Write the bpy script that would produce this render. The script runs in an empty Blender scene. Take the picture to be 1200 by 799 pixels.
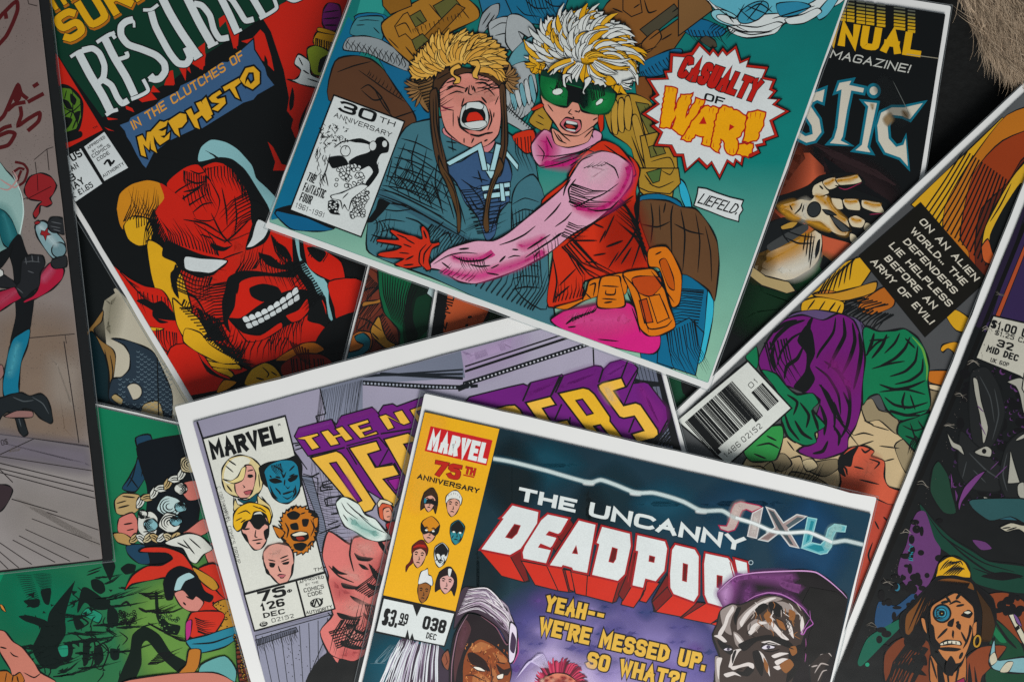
import bpy, math, random
import numpy as np
from mathutils import Vector, Matrix
random.seed(7)
scene = bpy.context.scene
COL = scene.collection

# ------------------------------------------------------------------ camera
CAM_H = 0.52                       # metres above the table
SPAN = 0.372                       # metres of table across the frame
cam = bpy.data.cameras.new("camera")
cam.sensor_width = 36.0
cam.lens = 36.0 * CAM_H / SPAN
cam.clip_start, cam.clip_end = 0.01, 50
cam.dof.use_dof = True
cam.dof.focus_distance = CAM_H - 0.011
cam.dof.aperture_fstop = 7.5
camo = bpy.data.objects.new("camera", cam)
camo.location = (0, 0, CAM_H)
COL.objects.link(camo)
scene.camera = camo

# ------------------------------------------------------------------ light: a soft window-like lamp from the foot of the picture
world = bpy.data.worlds.new("World")
scene.world = world
world.use_nodes = True
bg = world.node_tree.nodes["Background"]
bg.inputs[0].default_value = (0.86, 0.94, 1.0, 1)
bg.inputs[1].default_value = 0.19

def area(name, loc, target, sx, sy, power, col):
    l = bpy.data.lights.new(name, 'AREA')
    l.shape = 'RECTANGLE'; l.size = sx; l.size_y = sy
    l.energy = power; l.color = col
    o = bpy.data.objects.new(name, l)
    o.location = loc
    d = Vector(target) - Vector(loc)
    o.rotation_euler = d.to_track_quat('-Z', 'Y').to_euler()
    COL.objects.link(o)
    return o
area("window_light", (0.15, -0.80, 0.66), (0.03, -0.02, 0), 0.8, 0.6, 13.4, (1.0, 0.965, 0.92))

scene.view_settings.view_transform = 'Standard'
scene.view_settings.look = 'None'
scene.view_settings.exposure = 0.0
scene.view_settings.gamma = 1.0
scene.cycles.transparent_max_bounces = 48
scene.cycles.max_bounces = 6
scene.cycles.use_denoising = False

# ------------------------------------------------------------------ materials
def lin1(v):
    v /= 255.0
    return v / 12.92 if v <= 0.04045 else ((v + 0.055) / 1.055) ** 2.4
ALB = 1.13
def rgb(h, a=1.0):
    c = [lin1(int(h[i:i + 2], 16)) for i in (0, 2, 4)]
    return tuple(max(0.0025, (v - 0.006) * ALB) for v in c) + (a,)

def mat_new(name):
    m = bpy.data.materials.new(name); m.use_nodes = True
    nt = m.node_tree
    return m, nt, nt.nodes["Principled BSDF"], nt.nodes["Material Output"]

def print_material(name, soft, rough, grain=0.05):
    m, nt, b, out = mat_new(name)
    N, Lk = nt.nodes, nt.links
    at = N.new("ShaderNodeAttribute"); at.attribute_name = "ink"
    tc = N.new("ShaderNodeTexCoord")
    n1 = N.new("ShaderNodeTexNoise"); n1.inputs["Scale"].default_value = 2600; n1.inputs["Detail"].default_value = 2
    n2 = N.new("ShaderNodeTexNoise"); n2.inputs["Scale"].default_value = 55; n2.inputs["Detail"].default_value = 4
    Lk.new(tc.outputs["Object"], n1.inputs["Vector"]); Lk.new(tc.outputs["Object"], n2.inputs["Vector"])
    r1 = N.new("ShaderNodeMapRange"); r1.inputs[1].default_value = .3; r1.inputs[2].default_value = .7
    r1.inputs[3].default_value = 1 - grain * 1.6; r1.inputs[4].default_value = 1 + grain
    Lk.new(n1.outputs["Fac"], r1.inputs[0])
    r2 = N.new("ShaderNodeMapRange"); r2.inputs[1].default_value = .3; r2.inputs[2].default_value = .7
    r2.inputs[3].default_value = .95; r2.inputs[4].default_value = 1.05
    Lk.new(n2.outputs["Fac"], r2.inputs[0])
    mu = N.new("ShaderNodeMath"); mu.operation = 'MULTIPLY'
    Lk.new(r1.outputs[0], mu.inputs[0]); Lk.new(r2.outputs[0], mu.inputs[1])
    vm = N.new("ShaderNodeVectorMath"); vm.operation = 'SCALE'
    Lk.new(at.outputs["Color"], vm.inputs[0]); Lk.new(mu.outputs[0], vm.inputs["Scale"])
    Lk.new(vm.outputs[0], b.inputs["Base Color"])
    b.inputs["Roughness"].default_value = rough
    b.inputs["Specular IOR Level"].default_value = 0.32
    n3 = N.new("ShaderNodeTexNoise"); n3.inputs["Scale"].default_value = 28; n3.inputs["Detail"].default_value = 3
    Lk.new(tc.outputs["Object"], n3.inputs["Vector"])
    bp = N.new("ShaderNodeBump"); bp.inputs["Strength"].default_value = .35; bp.inputs["Distance"].default_value = .0012
    Lk.new(n3.outputs["Fac"], bp.inputs["Height"]); Lk.new(bp.outputs[0], b.inputs["Normal"])
    if soft:
        tr = N.new("ShaderNodeBsdfTransparent"); mx = N.new("ShaderNodeMixShader")
        Lk.new(at.outputs["Alpha"], mx.inputs[0]); Lk.new(tr.outputs[0], mx.inputs[1]); Lk.new(b.outputs[0], mx.inputs[2])
        Lk.new(mx.outputs[0], out.inputs["Surface"])
    return m
M_PRINT = print_material("printed_ink", False, .34)
M_SOFT = print_material("airbrushed_ink", True, .34)

def plain_material(name, col, rough, spec=.4, noise=.05, scale=300, bump=0.0):
    m, nt, b, out = mat_new(name)
    N, Lk = nt.nodes, nt.links
    tc = N.new("ShaderNodeTexCoord")
    n = N.new("ShaderNodeTexNoise"); n.inputs["Scale"].default_value = scale; n.inputs["Detail"].default_value = 5
    Lk.new(tc.outputs["Object"], n.inputs["Vector"])
    cr = N.new("ShaderNodeMix"); cr.data_type = 'RGBA'
    cr.inputs[6].default_value = tuple(v * (1 - noise) for v in col[:3]) + (1,)
    cr.inputs[7].default_value = tuple(min(1, v * (1 + noise)) for v in col[:3]) + (1,)
    Lk.new(n.outputs["Fac"], cr.inputs[0]); Lk.new(cr.outputs[2], b.inputs["Base Color"])
    b.inputs["Roughness"].default_value = rough
    b.inputs["Specular IOR Level"].default_value = spec
    if bump:
        bp = N.new("ShaderNodeBump"); bp.inputs["Strength"].default_value = bump; bp.inputs["Distance"].default_value = .0006
        Lk.new(n.outputs["Fac"], bp.inputs["Height"]); Lk.new(bp.outputs[0], b.inputs["Normal"])
    return m
M_BOARD = plain_material("white_backing_card", (.78, .80, .80), .45, noise=.025, scale=60)
M_DARKBOARD = plain_material("black_card", (.010, .011, .012), .35, noise=.2)
M_PAGES = plain_material("newsprint_pages", (.55, .50, .42), .7, noise=.12, scale=900)
M_TABLE = plain_material("black_tablecloth", (.0065, .0075, .0078), .8, spec=.25, noise=.7, scale=420, bump=.5)

def sleeve_material():
    m, nt, b, out = mat_new("clear_plastic_sleeve")
    N, Lk = nt.nodes, nt.links
    tr = N.new("ShaderNodeBsdfTransparent"); tr.inputs[0].default_value = (.93, .95, .95, 1)
    gl = N.new("ShaderNodeBsdfGlossy"); gl.inputs["Roughness"].default_value = .22; gl.inputs[0].default_value = (.9, .95, 1, 1)
    lw = N.new("ShaderNodeFresnel"); lw.inputs[0].default_value = 1.5
    mx = N.new("ShaderNodeMixShader")
    ad = N.new("ShaderNodeMath"); ad.operation = 'ADD'; ad.inputs[1].default_value = .05
    Lk.new(lw.outputs[0], ad.inputs[0])
    Lk.new(ad.outputs[0], mx.inputs[0]); Lk.new(tr.outputs[0], mx.inputs[1]); Lk.new(gl.outputs[0], mx.inputs[2])
    Lk.new(mx.outputs[0], out.inputs["Surface"])
    return m
M_SLEEVE = sleeve_material()
def seam_material():
    m, nt, b, out = mat_new("folded_plastic_edge")
    N, Lk = nt.nodes, nt.links
    tr = N.new("ShaderNodeBsdfTransparent"); tr.inputs[0].default_value = (.8, .83, .84, 1)
    b.inputs["Base Color"].default_value = (.55, .6, .62, 1); b.inputs["Roughness"].default_value = .2
    mx = N.new("ShaderNodeMixShader"); mx.inputs[0].default_value = .22
    Lk.new(tr.outputs[0], mx.inputs[1]); Lk.new(b.outputs[0], mx.inputs[2]); Lk.new(mx.outputs[0], out.inputs["Surface"])
    return m
M_SEAM = seam_material()

# ------------------------------------------------------------------ scene helpers
def link_mesh(name, verts, faces, mats, parent=None):
    me = bpy.data.meshes.new(name)
    me.from_pydata(verts, [], faces)
    for m in (mats if isinstance(mats, (list, tuple)) else [mats]):
        me.materials.append(m)
    o = bpy.data.objects.new(name, me)
    COL.objects.link(o)
    if parent: o.parent = parent
    return o

def box_data(u0, v0, u1, v1, z0, z1, ch=0.0):
    """a slab with slightly chamfered upper rim"""
    c = ch
    v = [(u0, v0, z0), (u1, v0, z0), (u1, v1, z0), (u0, v1, z0),
         (u0, v0, z1 - c), (u1, v0, z1 - c), (u1, v1, z1 - c), (u0, v1, z1 - c),
         (u0 + c, v0 + c, z1), (u1 - c, v0 + c, z1), (u1 - c, v1 - c, z1), (u0 + c, v1 - c, z1)]
    f = [(3, 2, 1, 0), (8, 9, 10, 11)]
    for i in range(4):
        j = (i + 1) % 4
        f.append((i, j, 4 + j, 4 + i)); f.append((4 + i, 4 + j, 8 + j, 8 + i))
    return v, f

def slab_data(u0, v0, u1, v1, z0, z1, r=.0012, jit=.00012, ch=.0):
    """a sheet with softly rounded corners and a slightly uneven trimmed edge"""
    rg = random.Random(int(u1 * 1e7) % 9973)
    o = []
    for cx, cy, a0 in ((u1 - r, v1 - r, 0), (u0 + r, v1 - r, 90), (u0 + r, v0 + r, 180), (u1 - r, v0 + r, 270)):
        for k in range(4): o.append((cx + r * math.cos(math.radians(a0 + k * 30)), cy + r * math.sin(math.radians(a0 + k * 30))))
    e = []
    for i in range(16):
        A, Bq = o[i], o[(i + 1) % 16]
        e.append(A)
        d = math.hypot(Bq[0] - A[0], Bq[1] - A[1])
        if d > .02:
            m = int(d / .009)
            nx, ny = (Bq[1] - A[1]) / d, -(Bq[0] - A[0]) / d
            for k in range(1, m):
                t = k / m; j = rg.gauss(0, jit)
                if rg.random() < .03: j -= .0005
                e.append((A[0] + (Bq[0] - A[0]) * t + nx * j, A[1] + (Bq[1] - A[1]) * t + ny * j))
    n = len(e)
    v = [(x, y, z0) for x, y in e] + [(x, y, z1) for x, y in e]
    f = [tuple(range(n - 1, -1, -1)), tuple(range(n, 2 * n))] + [(i, (i + 1) % n, n + (i + 1) % n, n + i) for i in range(n)]
    return v, f

def px_dir(px, py):
    k = SPAN / W_PX
    return ((px - W_PX / 2) * k, (399.5 - py) * k, -CAM_H)
W_PX = 1200.0
def px_on(px, py, pl=(0, 0, 0)):
    a, b, c = pl
    dx, dy, dz = px_dir(px, py)
    t = (CAM_H - c) / (CAM_H + a * dx + b * dy)
    return Vector((t * dx, t * dy, CAM_H + t * dz))

# ------------------------------------------------------------------ the pile: every book rests on the ones below it
BOARD_T, PAGES_T, COVER_T = 0.0005, 0.0005, 0.00012
THICK = BOARD_T + PAGES_T + COVER_T
_settled = []                               # (plane of the top, corner px quad, centre)
def inside_quad(q, X, Y):
    r = np.ones(X.shape, bool)
    for i in range(4):
        x0, y0 = q[i]; x1, y1 = q[(i + 1) % 4]
        r &= ((x1 - x0) * (Y - y0) - (y1 - y0) * (X - x0)) <= 1e-9
    return r
def settle(quad):
    """lowest plane through which none of the books beneath this one pokes; quad = world xy corners, clockwise seen from above"""
    (x0, y0), (x1, y1), (x2, y2), (x3, y3) = quad
    S, Tt = np.meshgrid(np.linspace(0, 1, 60), np.linspace(0, 1, 90))
    X = (1 - Tt) * ((1 - S) * x0 + S * x1) + Tt * ((1 - S) * x3 + S * x2)
    Y = (1 - Tt) * ((1 - S) * y0 + S * y1) + Tt * ((1 - S) * y3 + S * y2)
    Z = np.zeros_like(X)
    for (a, b, c), q in _settled:
        m = inside_quad(q, X, Y)
        Z = np.where(m, np.maximum(Z, a * X + b * Y + c + 0.0009), Z)
    cx, cy = (x0 + x2) / 2, (y0 + y2) / 2
    ca = cb = 0.0; rad = 0.05
    best = None
    for it in range(6):
        for a in np.linspace(ca - rad, ca + rad, 13):
            for b in np.linspace(cb - rad, cb + rad, 13):
                c = float(np.max(Z - a * X - b * Y))
                s = a * cx + b * cy + c
                if best is None or s < best[0] - 1e-12: best = (s, a, b, c)
        ca, cb = best[1], best[2]; rad *= .4
    return best[1], best[2], best[3]

CATEGORY = "comic book"
class Book:
    """one comic: an Empty that parents pages, cover, backing card, sleeve and the printed parts of its cover"""
    def __init__(s, label, ref, ref_px, ang, w=541, h=831, rim=(6, 6, 6, 6), sleeve=(9, 9, 9, 9), dark=False, base="1c1e1e"):
        # ang: degrees the book is turned clockwise in the photograph; ref: which cover corner ref_px is
        ca, sa = math.cos(math.radians(ang)), math.sin(math.radians(ang))
        ex, ey = (ca, sa), (-sa, ca)                       # right and down, in px
        ox = {'TL': (0, 0), 'TR': (w, 0), 'BL': (0, h), 'BR': (w, h)}[ref]
        tl = (ref_px[0] - ex[0] * ox[0] - ey[0] * ox[1], ref_px[1] - ex[1] * ox[0] - ey[1] * ox[1])
        P = lambda u, v: (tl[0] + ex[0] * u + ey[0] * v, tl[1] + ex[1] * u + ey[1] * v)
        l, r, t, b = [max(x, y) for x, y in zip(rim, sleeve)]
        plane = (0, 0, 0.006)
        for _ in range(3):
            quad = [tuple(px_on(*P(u, v), plane)[:2]) for u, v in ((-l, -t), (w + r, -t), (w + r, h + b), (-l, h + b))]
            a, bb, c = settle(quad)
            plane = (a, bb, c + THICK)
        _settled.append((plane, quad))
        s.plane = plane
        n = Vector((-a, -bb, 1)).normalized()
        c0 = px_on(*P(w / 2, h / 2), plane)
        xr = px_on(*P(w, h / 2), plane) - c0
        xr = (xr - n * xr.dot(n)); hw = xr.length; xr.normalize()
        yr = n.cross(xr)
        hh = (px_on(*P(w / 2, 0), plane) - c0).length
        base_pt = c0 - n * THICK
        s.mw = Matrix(((xr.x, yr.x, n.x, base_pt.x), (xr.y, yr.y, n.y, base_pt.y), (xr.z, yr.z, n.z, base_pt.z), (0, 0, 0, 1)))
        s.inv = s.mw.inverted()
        s.hw, s.hh = hw, hh
        s.root = bpy.data.objects.new("comic_book", None)
        s.root.empty_display_size = .02
        COL.objects.link(s.root)
        s.root.matrix_world = s.mw
        s.root["label"] = label; s.root["category"] = CATEGORY; s.root["group"] = "comic books spread over the table"
        k = hw / (w / 2)
        L, R, T, B = [x * k for x in rim]
        bm = M_DARKBOARD if dark else M_BOARD
        v, f = slab_data(-hw - L, -hh - B, hw + R, hh + T, 0.00005, BOARD_T, .0007, .00010)
        link_mesh("backing_board", v, f, bm, s.root)
        v, f = box_data(-hw + .0006, -hh + .0006, hw - .0006, hh - .0006, BOARD_T + .00002, BOARD_T + PAGES_T)
        link_mesh("page_block", v, f, M_PAGES, s.root)
        v, f = slab_data(-hw - .0001, -hh - .0001, hw + .0001, hh + .0001, BOARD_T + PAGES_T, THICK, .0004, .00004)
        s.cover = link_mesh("cover", v, f, M_PRINT, s.root)
        at = s.cover.data.color_attributes.new("ink", 'FLOAT_COLOR', 'CORNER')
        at.data.foreach_set("color", list(rgb(base)) * len(at.data))
        L, R, T, B = [x * k for x in sleeve]
        l, r, t, b = [x * k - .0004 for x in rim]
        zz = BOARD_T * .6
        o = [(-hw - L, -hh - B), (hw + R, -hh - B), (hw + R, hh + T), (-hw - L, hh + T)]
        i = [(-hw - l, -hh - b), (hw + r, -hh - b), (hw + r, hh + t), (-hw - l, hh + t)]
        vv = [(x, y, zz) for x, y in o] + [(x, y, zz + .00012) for x, y in i]
        ff = [(q, (q + 1) % 4, 4 + (q + 1) % 4, 4 + q) for q in range(4)]
        slv = link_mesh("sleeve", vv, ff, M_SLEEVE, s.root)
        # the folded rim of the sleeve: a thin tube round it
        rv, rf = [], []
        rr = .00013
        for x, y in o:
            sx, sy = (1 if x > 0 else -1), (1 if y > 0 else -1)
            for q in range(6):
                an = q * math.pi / 3
                rv.append((x + sx * rr * math.cos(an), y + sy * rr * math.cos(an), zz + rr * math.sin(an)))
        for q in range(4):
            for m in range(6):
                rf.append((q * 6 + m, ((q + 1) % 4) * 6 + m, ((q + 1) % 4) * 6 + (m + 1) % 6, q * 6 + (m + 1) % 6))
        link_mesh("seam", rv, rf, M_SEAM, slv)
        s.ops = []; s.parts = {}; s.cur = None; s.z = (0, 0, 1.0)
        global B_
        B_ = s
    def loc(s, x, y):
        p = s.inv @ px_on(x, y, s.plane)
        return (p.x, p.y)
    def build(s):
        placed = []
        for op in s.ops:
            if not op['faces']: continue
            lo, hi = op['lo'], op['hi']
            ly = 0
            for (l2, h2, n2) in placed:
                if lo[0] < h2[0] and hi[0] > l2[0] and lo[1] < h2[1] and hi[1] > l2[1] and n2 > ly: ly = n2
            ly += 1
            placed.append((lo, hi, ly)); op['z'] = ly
        for key, (parent, lab) in s.parts.items():
            vs, fs, cs, mi = [], [], [], []
            for op in s.ops:
                if op['part'] != key or not op['faces']: continue
                for k, (poly, cols, sub) in enumerate(op['faces']):
                    z = THICK + op['z'] * 6e-6 + (sub % 6) * 8e-7
                    b0 = len(vs)
                    ar = sum(poly[i - 1][0] * poly[i][1] - poly[i][0] * poly[i - 1][1] for i in range(len(poly)))
                    if abs(ar) < 1e-13: continue
                    if ar < 0: poly = poly[::-1]; cols = cols[::-1]
                    vs += [(x, y, z) for x, y in poly]
                    fs.append(tuple(range(b0, b0 + len(poly))))
                    cs += [c for cc in cols for c in cc]; mi.append(1 if op['soft'] else 0)
            if not fs: 
                continue
            par = s.root if parent is None else s.objs.get(parent, s.root)
            o = link_mesh(key.split('#')[0], vs, fs, [M_PRINT, M_SOFT], par)
            at = o.data.color_attributes.new("ink", 'FLOAT_COLOR', 'CORNER')
            at.data.foreach_set("color", cs)
            o.data.polygons.foreach_set("material_index", mi)
            if lab: o["label"] = lab
            if not hasattr(s, 'objs'): s.objs = {}
            s.objs[key] = o
        s.maxlayer = max([p[2] for p in placed] or [0])

B_ = None
INK = "191b1c"
def part(key, parent=None, label=None):
    """start (or return to) a printed part; key may end in #n so that repeats share a name"""
    if key not in B_.parts: B_.parts[key] = (parent, label)
    B_.cur = key
def Z(x=0, y=0, k=1.0):
    """the following points are read in a crop that starts at photograph pixel x, y and has k pixels per unit"""
    B_.z = (x, y, k)

def _pts(t):
    if not isinstance(t, str): return [(p[0], p[1], False) for p in t]
    x0, y0, k = B_.z
    r = []
    for w in t.split():
        hard = w.endswith('!')
        a, b = w.rstrip('!').split(',')
        r.append((x0 + float(a) * k, y0 + float(b) * k, hard))
    return r
TENS = .36                             # .5 = round curves, 0 = straight lines
def _smooth(P, closed, n=5):
    m = len(P); out = []
    for i in range(m if closed else m - 1):
        p1, p2 = P[i], P[(i + 1) % m]
        p0 = P[i - 1] if (closed or i > 0) else p1
        p3 = P[(i + 2) % m] if (closed or i + 2 < m) else p2
        if p1[2]: p0 = p1
        if p2[2]: p3 = p2
        for q in range(n):
            t = q / n; t2 = t * t; t3 = t2 * t
            out.append(tuple((2 * t3 - 3 * t2 + 1) * p1[d] + (t3 - 2 * t2 + t) * TENS * (p2[d] - p0[d]) + (3 * t2 - 2 * t3) * p2[d] + (t3 - t2) * TENS * (p3[d] - p1[d]) for d in (0, 1)))
    if not closed: out.append(P[-1][:2])
    return out
def _clip(poly, cols):
    """keep what lies on the cover"""
    hw, hh = B_.hw - .00004, B_.hh - .00004
    for ax, lim, sg in ((0, hw, 1), (0, -hw, -1), (1, hh, 1), (1, -hh, -1)):
        if all(sg * (p[ax] - lim) <= 0 for p in poly): continue
        o, oc = [], []
        for i in range(len(poly)):
            a, b, ca, cb = poly[i - 1], poly[i], cols[i - 1], cols[i]
            ia, ib = sg * (a[ax] - lim) <= 0, sg * (b[ax] - lim) <= 0
            if ia != ib:
                t = (lim - a[ax]) / (b[ax] - a[ax])
                o.append((a[0] + t * (b[0] - a[0]), a[1] + t * (b[1] - a[1])))
                oc.append(tuple(u + t * (v - u) for u, v in zip(ca, cb)))
            if ib: o.append(b); oc.append(cb)
        poly, cols = o, oc
        if len(poly) < 3: return None
    return poly, cols
def _op(faces, soft=False):
    """faces: list of (px polygon, colour or colours)"""
    F = []; lo = [9, 9]; hi = [-9, -9]
    for k, (poly, c) in enumerate(faces):
        q = [B_.loc(*p[:2]) for p in poly]
        cols = c if isinstance(c, list) else [c] * len(q)
        r = _clip(q, cols)
        if not r or len(r[0]) < 3: continue
        F.append((r[0], r[1], k))
        for x, y in r[0]:
            lo = [min(lo[0], x), min(lo[1], y)]; hi = [max(hi[0], x), max(hi[1], y)]
    B_.ops.append({'part': B_.cur, 'faces': F, 'soft': soft, 'lo': lo, 'hi': hi})

def _strip(P, wid, closed=False, cap=0.0, mlim=2.2):
    """a stroke of varying width along P as quads with shared mitred corners"""
    Q = [P[0]]
    for p in P[1:]:
        if abs(p[0] - Q[-1][0]) + abs(p[1] - Q[-1][1]) > 1e-6: Q.append(p)
    if closed and abs(Q[0][0] - Q[-1][0]) + abs(Q[0][1] - Q[-1][1]) < 1e-6: Q.pop()
    n = len(Q)
    if n < 2: return []
    Wd = wid if isinstance(wid, list) else [wid] * n
    if len(Wd) != n: Wd = [Wd[int(i * len(Wd) / n)] for i in range(n)]
    if cap and not closed:
        def ext(a, b):
            d = math.hypot(a[0] - b[0], a[1] - b[1]) or 1
            return (a[0] + (a[0] - b[0]) / d * cap, a[1] + (a[1] - b[1]) / d * cap)
        Q[0], Q[-1] = ext(Q[0], Q[1]), ext(Q[-1], Q[-2])
    nr = []
    for i in range(n):
        ds = []
        for a, b in ((i - 1, i), (i, i + 1)):
            if not closed and (a < 0 or b >= n): continue
            A, Bp = Q[a % n], Q[b % n]
            d = math.hypot(Bp[0] - A[0], Bp[1] - A[1]) or 1e-9
            ds.append((-(Bp[1] - A[1]) / d, (Bp[0] - A[0]) / d))
        if len(ds) == 1: nr.append(ds[0]); continue
        mx, my = ds[0][0] + ds[1][0], ds[0][1] + ds[1][1]
        l = math.hypot(mx, my)
        if l < .05: nr.append(ds[1]); continue
        mx /= l; my /= l
        s = 1 / max(mx * ds[0][0] + my * ds[0][1], 1 / mlim)
        nr.append((mx * s, my * s))
    Lf = [(q[0] + v[0] * w / 2, q[1] + v[1] * w / 2) for q, v, w in zip(Q, nr, Wd)]
    Rt = [(q[0] - v[0] * w / 2, q[1] - v[1] * w / 2) for q, v, w in zip(Q, nr, Wd)]
    out = []
    for i in range(n if closed else n - 1):
        j = (i + 1) % n
        out.append([Lf[i], Lf[j], Rt[j], Rt[i]])
    return out

def spiky(c, pts, amp=2.5, step=4, o=None, lean=.5):
    """a patch whose edge breaks into locks of hair amp px long"""
    P = _smooth(_pts(pts), True, 12)
    ar = sum(P[i - 1][0] * P[i][1] - P[i][0] * P[i - 1][1] for i in range(len(P)))
    if ar < 0: P = P[::-1]
    O = []; run = 0; up = False
    for i in range(len(P)):
        A, Bq = P[i - 1], P[i]
        d = math.hypot(Bq[0] - A[0], Bq[1] - A[1]) or 1e-6
        run += d
        if run > step * (.35 if up else .65):
            run = 0; up = not up
            nx, ny = (Bq[1] - A[1]) / d, -(Bq[0] - A[0]) / d
            f = random.uniform(.4, 1.2) * amp if up else -.2 * amp
            O.append((Bq[0] + nx * f + (Bq[0] - A[0]) / d * f * lean, Bq[1] + ny * f + (Bq[1] - A[1]) / d * f * lean))
    _op([(O, rgb(c))])
    if o is None: o = OUT
    if o: _op([(q, rgb(INK)) for q in _strip(O, o * LW, True)])
def locks(c, cx, cy, rx, ry, a0, a1, n, r0, r1, w, bend=.3, shades=None, jr=.16):
    """separate locks of hair that fan out of an ellipse, each a curved outlined blade"""
    zx, zy, k = B_.z
    for i in range(n):
        a = math.radians(a0 + (a1 - a0) * (i + random.uniform(.2, .8)) / n)
        q0, q1 = r0 * random.uniform(.85, 1.1), r1 * random.uniform(1 - jr, 1 + jr)
        bd = bend * random.uniform(.3, 1.4)
        ctr = [(zx + (cx + rx * (q0 + (q1 - q0) * t) * math.cos(a + bd * t * t)) * k, zy + (cy + ry * (q0 + (q1 - q0) * t) * math.sin(a + bd * t * t)) * k) for t in (0, .25, .5, .75, 1)]
        ww = w * random.uniform(.7, 1.3)
        _op([(q, rgb(INK)) for q in _strip(ctr, [ww * f + LW * 1.1 for f in (.8, 1, .95, .7, .1)])])
        cc = rgb(random.choice(shades) if shades else c)
        _op([(q, cc) for q in _strip(ctr, [ww * f for f in (.8, 1, .95, .7, .12)])])
OUT = 0.9
LW = 1.45                             # overall weight of the pen lines
def p(c, pts, o=None, s=1, oc=None, n=4):
    """filled patch with an ink outline o px wide"""
    P = _pts(pts)
    P = _smooth(P, True, n) if s else [q[:2] for q in P]
    if o is None: o = OUT
    if c: _op([(P, rgb(c))])
    if o: 
        m = len(P)
        _op([(q, rgb(oc or INK)) for q in _strip(P, [o * LW * (.8 + .4 * math.sin(i * .9 + m)) if s else o * 1.2 for i in range(m)], True)])
def l(pts, w=1.0, c=INK, taper=1, s=1, n=5):
    """pen line; taper 1 = thin at both ends, 2 = thin at its end only, 0 = even"""
    P = _pts(pts)
    P = _smooth(P, False, n) if s else [q[:2] for q in P]
    m = len(P) - 1
    w *= LW if c == INK else 1
    if taper == 1: Wd = [w * (.15 + .85 * math.sin(math.pi * (i + .0) / m) ** .7) for i in range(m + 1)]
    elif taper == 2: Wd = [w * (1 - .85 * i / m) for i in range(m + 1)]
    else: Wd = w
    _op([(q, rgb(c)) for q in _strip(P, Wd)])
def ls(txt, w=1.0, c=INK, taper=1, s=1):
    """several pen lines, separated by |"""
    for t in txt.split('|'): l(t, w * random.uniform(.8, 1.2), c, taper, s)
def hat(pts, n, dx, dy, w=.9, c=INK, jit=.3):
    """feathering: n tapering strokes that start along pts and run dx, dy px"""
    P = _smooth(_pts(pts), False, 8)
    F = []; w *= 1.25
    for i in range(n):
        f = (i + .5) / n * (len(P) - 1); k = int(f); t = f - k
        k2 = min(k + 1, len(P) - 1)
        x, y = P[k][0] * (1 - t) + P[k2][0] * t, P[k][1] * (1 - t) + P[k2][1] * t
        q = random.uniform(1 - jit, 1 + jit)
        ox, oy = random.uniform(-.3, .3), random.uniform(-.3, .3)
        a = (x + ox, y + oy); b = (x + dx * q, y + dy * q)
        mx, my = (a[0] + b[0]) / 2 - dy * .08, (a[1] + b[1]) / 2 + dx * .08
        for qd in _strip([a, (mx, my), b], [w, w * .7, w * .08]): F.append((qd, rgb(c)))
    _op(F)
def sf(c, pts, f=6, a=1.0, s=1):
    """airbrushed patch: full inside pts, fading out over f px"""
    P = _pts(pts)
    P = _smooth(P, True, 4) if s else [q[:2] for q in P]
    ar = sum(P[i - 1][0] * P[i][1] - P[i][0] * P[i - 1][1] for i in range(len(P)))
    if ar < 0: P = P[::-1]
    m = len(P); O = []
    cx, cy = sum(q[0] for q in P) / m, sum(q[1] for q in P) / m
    for i in range(m):
        A, Bp = P[i - 1], P[(i + 1) % m]
        d = math.hypot(Bp[0] - A[0], Bp[1] - A[1]) or 1
        O.append((P[i][0] + (Bp[1] - A[1]) / d * f, P[i][1] - (Bp[0] - A[0]) / d * f))
    full, zero, half = rgb(c, a), rgb(c, 0), rgb(c, a * .5)
    I = [(u[0] - (v[0] - u[0]) * .45, u[1] - (v[1] - u[1]) * .45) for u, v in zip(P, O)]
    O = [(u[0] + (v[0] - u[0]) * .55, u[1] + (v[1] - u[1]) * .55) for u, v in zip(P, O)]; P = I
    Mid = [((u[0] + v[0]) / 2, (u[1] + v[1]) / 2) for u, v in zip(P, O)]
    F = [(P, full)]
    for i in range(m):
        j = (i + 1) % m
        F.append(([P[i], P[j], Mid[j], Mid[i]], [full, full, half, half]))
        F.append(([Mid[i], Mid[j], O[j], O[i]], [half, half, zero, zero]))
    for k in range(len(F)): pass
    _op(F, True)
def sl(pts, w, c, a=1.0, core=.3):
    """soft line: a glow along pts"""
    P = _smooth(_pts(pts), False, 4)
    m = len(P); full, zero = rgb(c, a), rgb(c, 0)
    A = _strip(P, w); Bq = _strip(P, w * core)
    F = []
    for q, r in zip(A, Bq):
        F.append((r, full)); F.append(([q[0], q[1], r[1], r[0]], [zero, zero, full, full])); F.append(([r[3], r[2], q[2], q[3]], [full, full, zero, zero]))
    _op(F, True)
def grad(pts, cols, n=10):
    """four corners with a colour each, clockwise"""
    P = [q[:2] for q in _pts(pts)]; C = [rgb(c) for c in cols]
    def mix(A, u, v): return tuple((1 - v) * ((1 - u) * a + u * b) + v * ((1 - u) * d + u * c) for a, b, c, d in zip(*A))
    F = []
    for i in range(n):
        for j in range(n):
            uv = [(i / n, j / n), ((i + 1) / n, j / n), ((i + 1) / n, (j + 1) / n), (i / n, (j + 1) / n)]
            F.append(([mix(P, *q) for q in uv], [mix(C, *q) for q in uv]))
    _op([(q, c) for q, c in F]); 
    B_.ops[-1]['faces'] = [(a, b, 0) for a, b, k in B_.ops[-1]['faces']]
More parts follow.
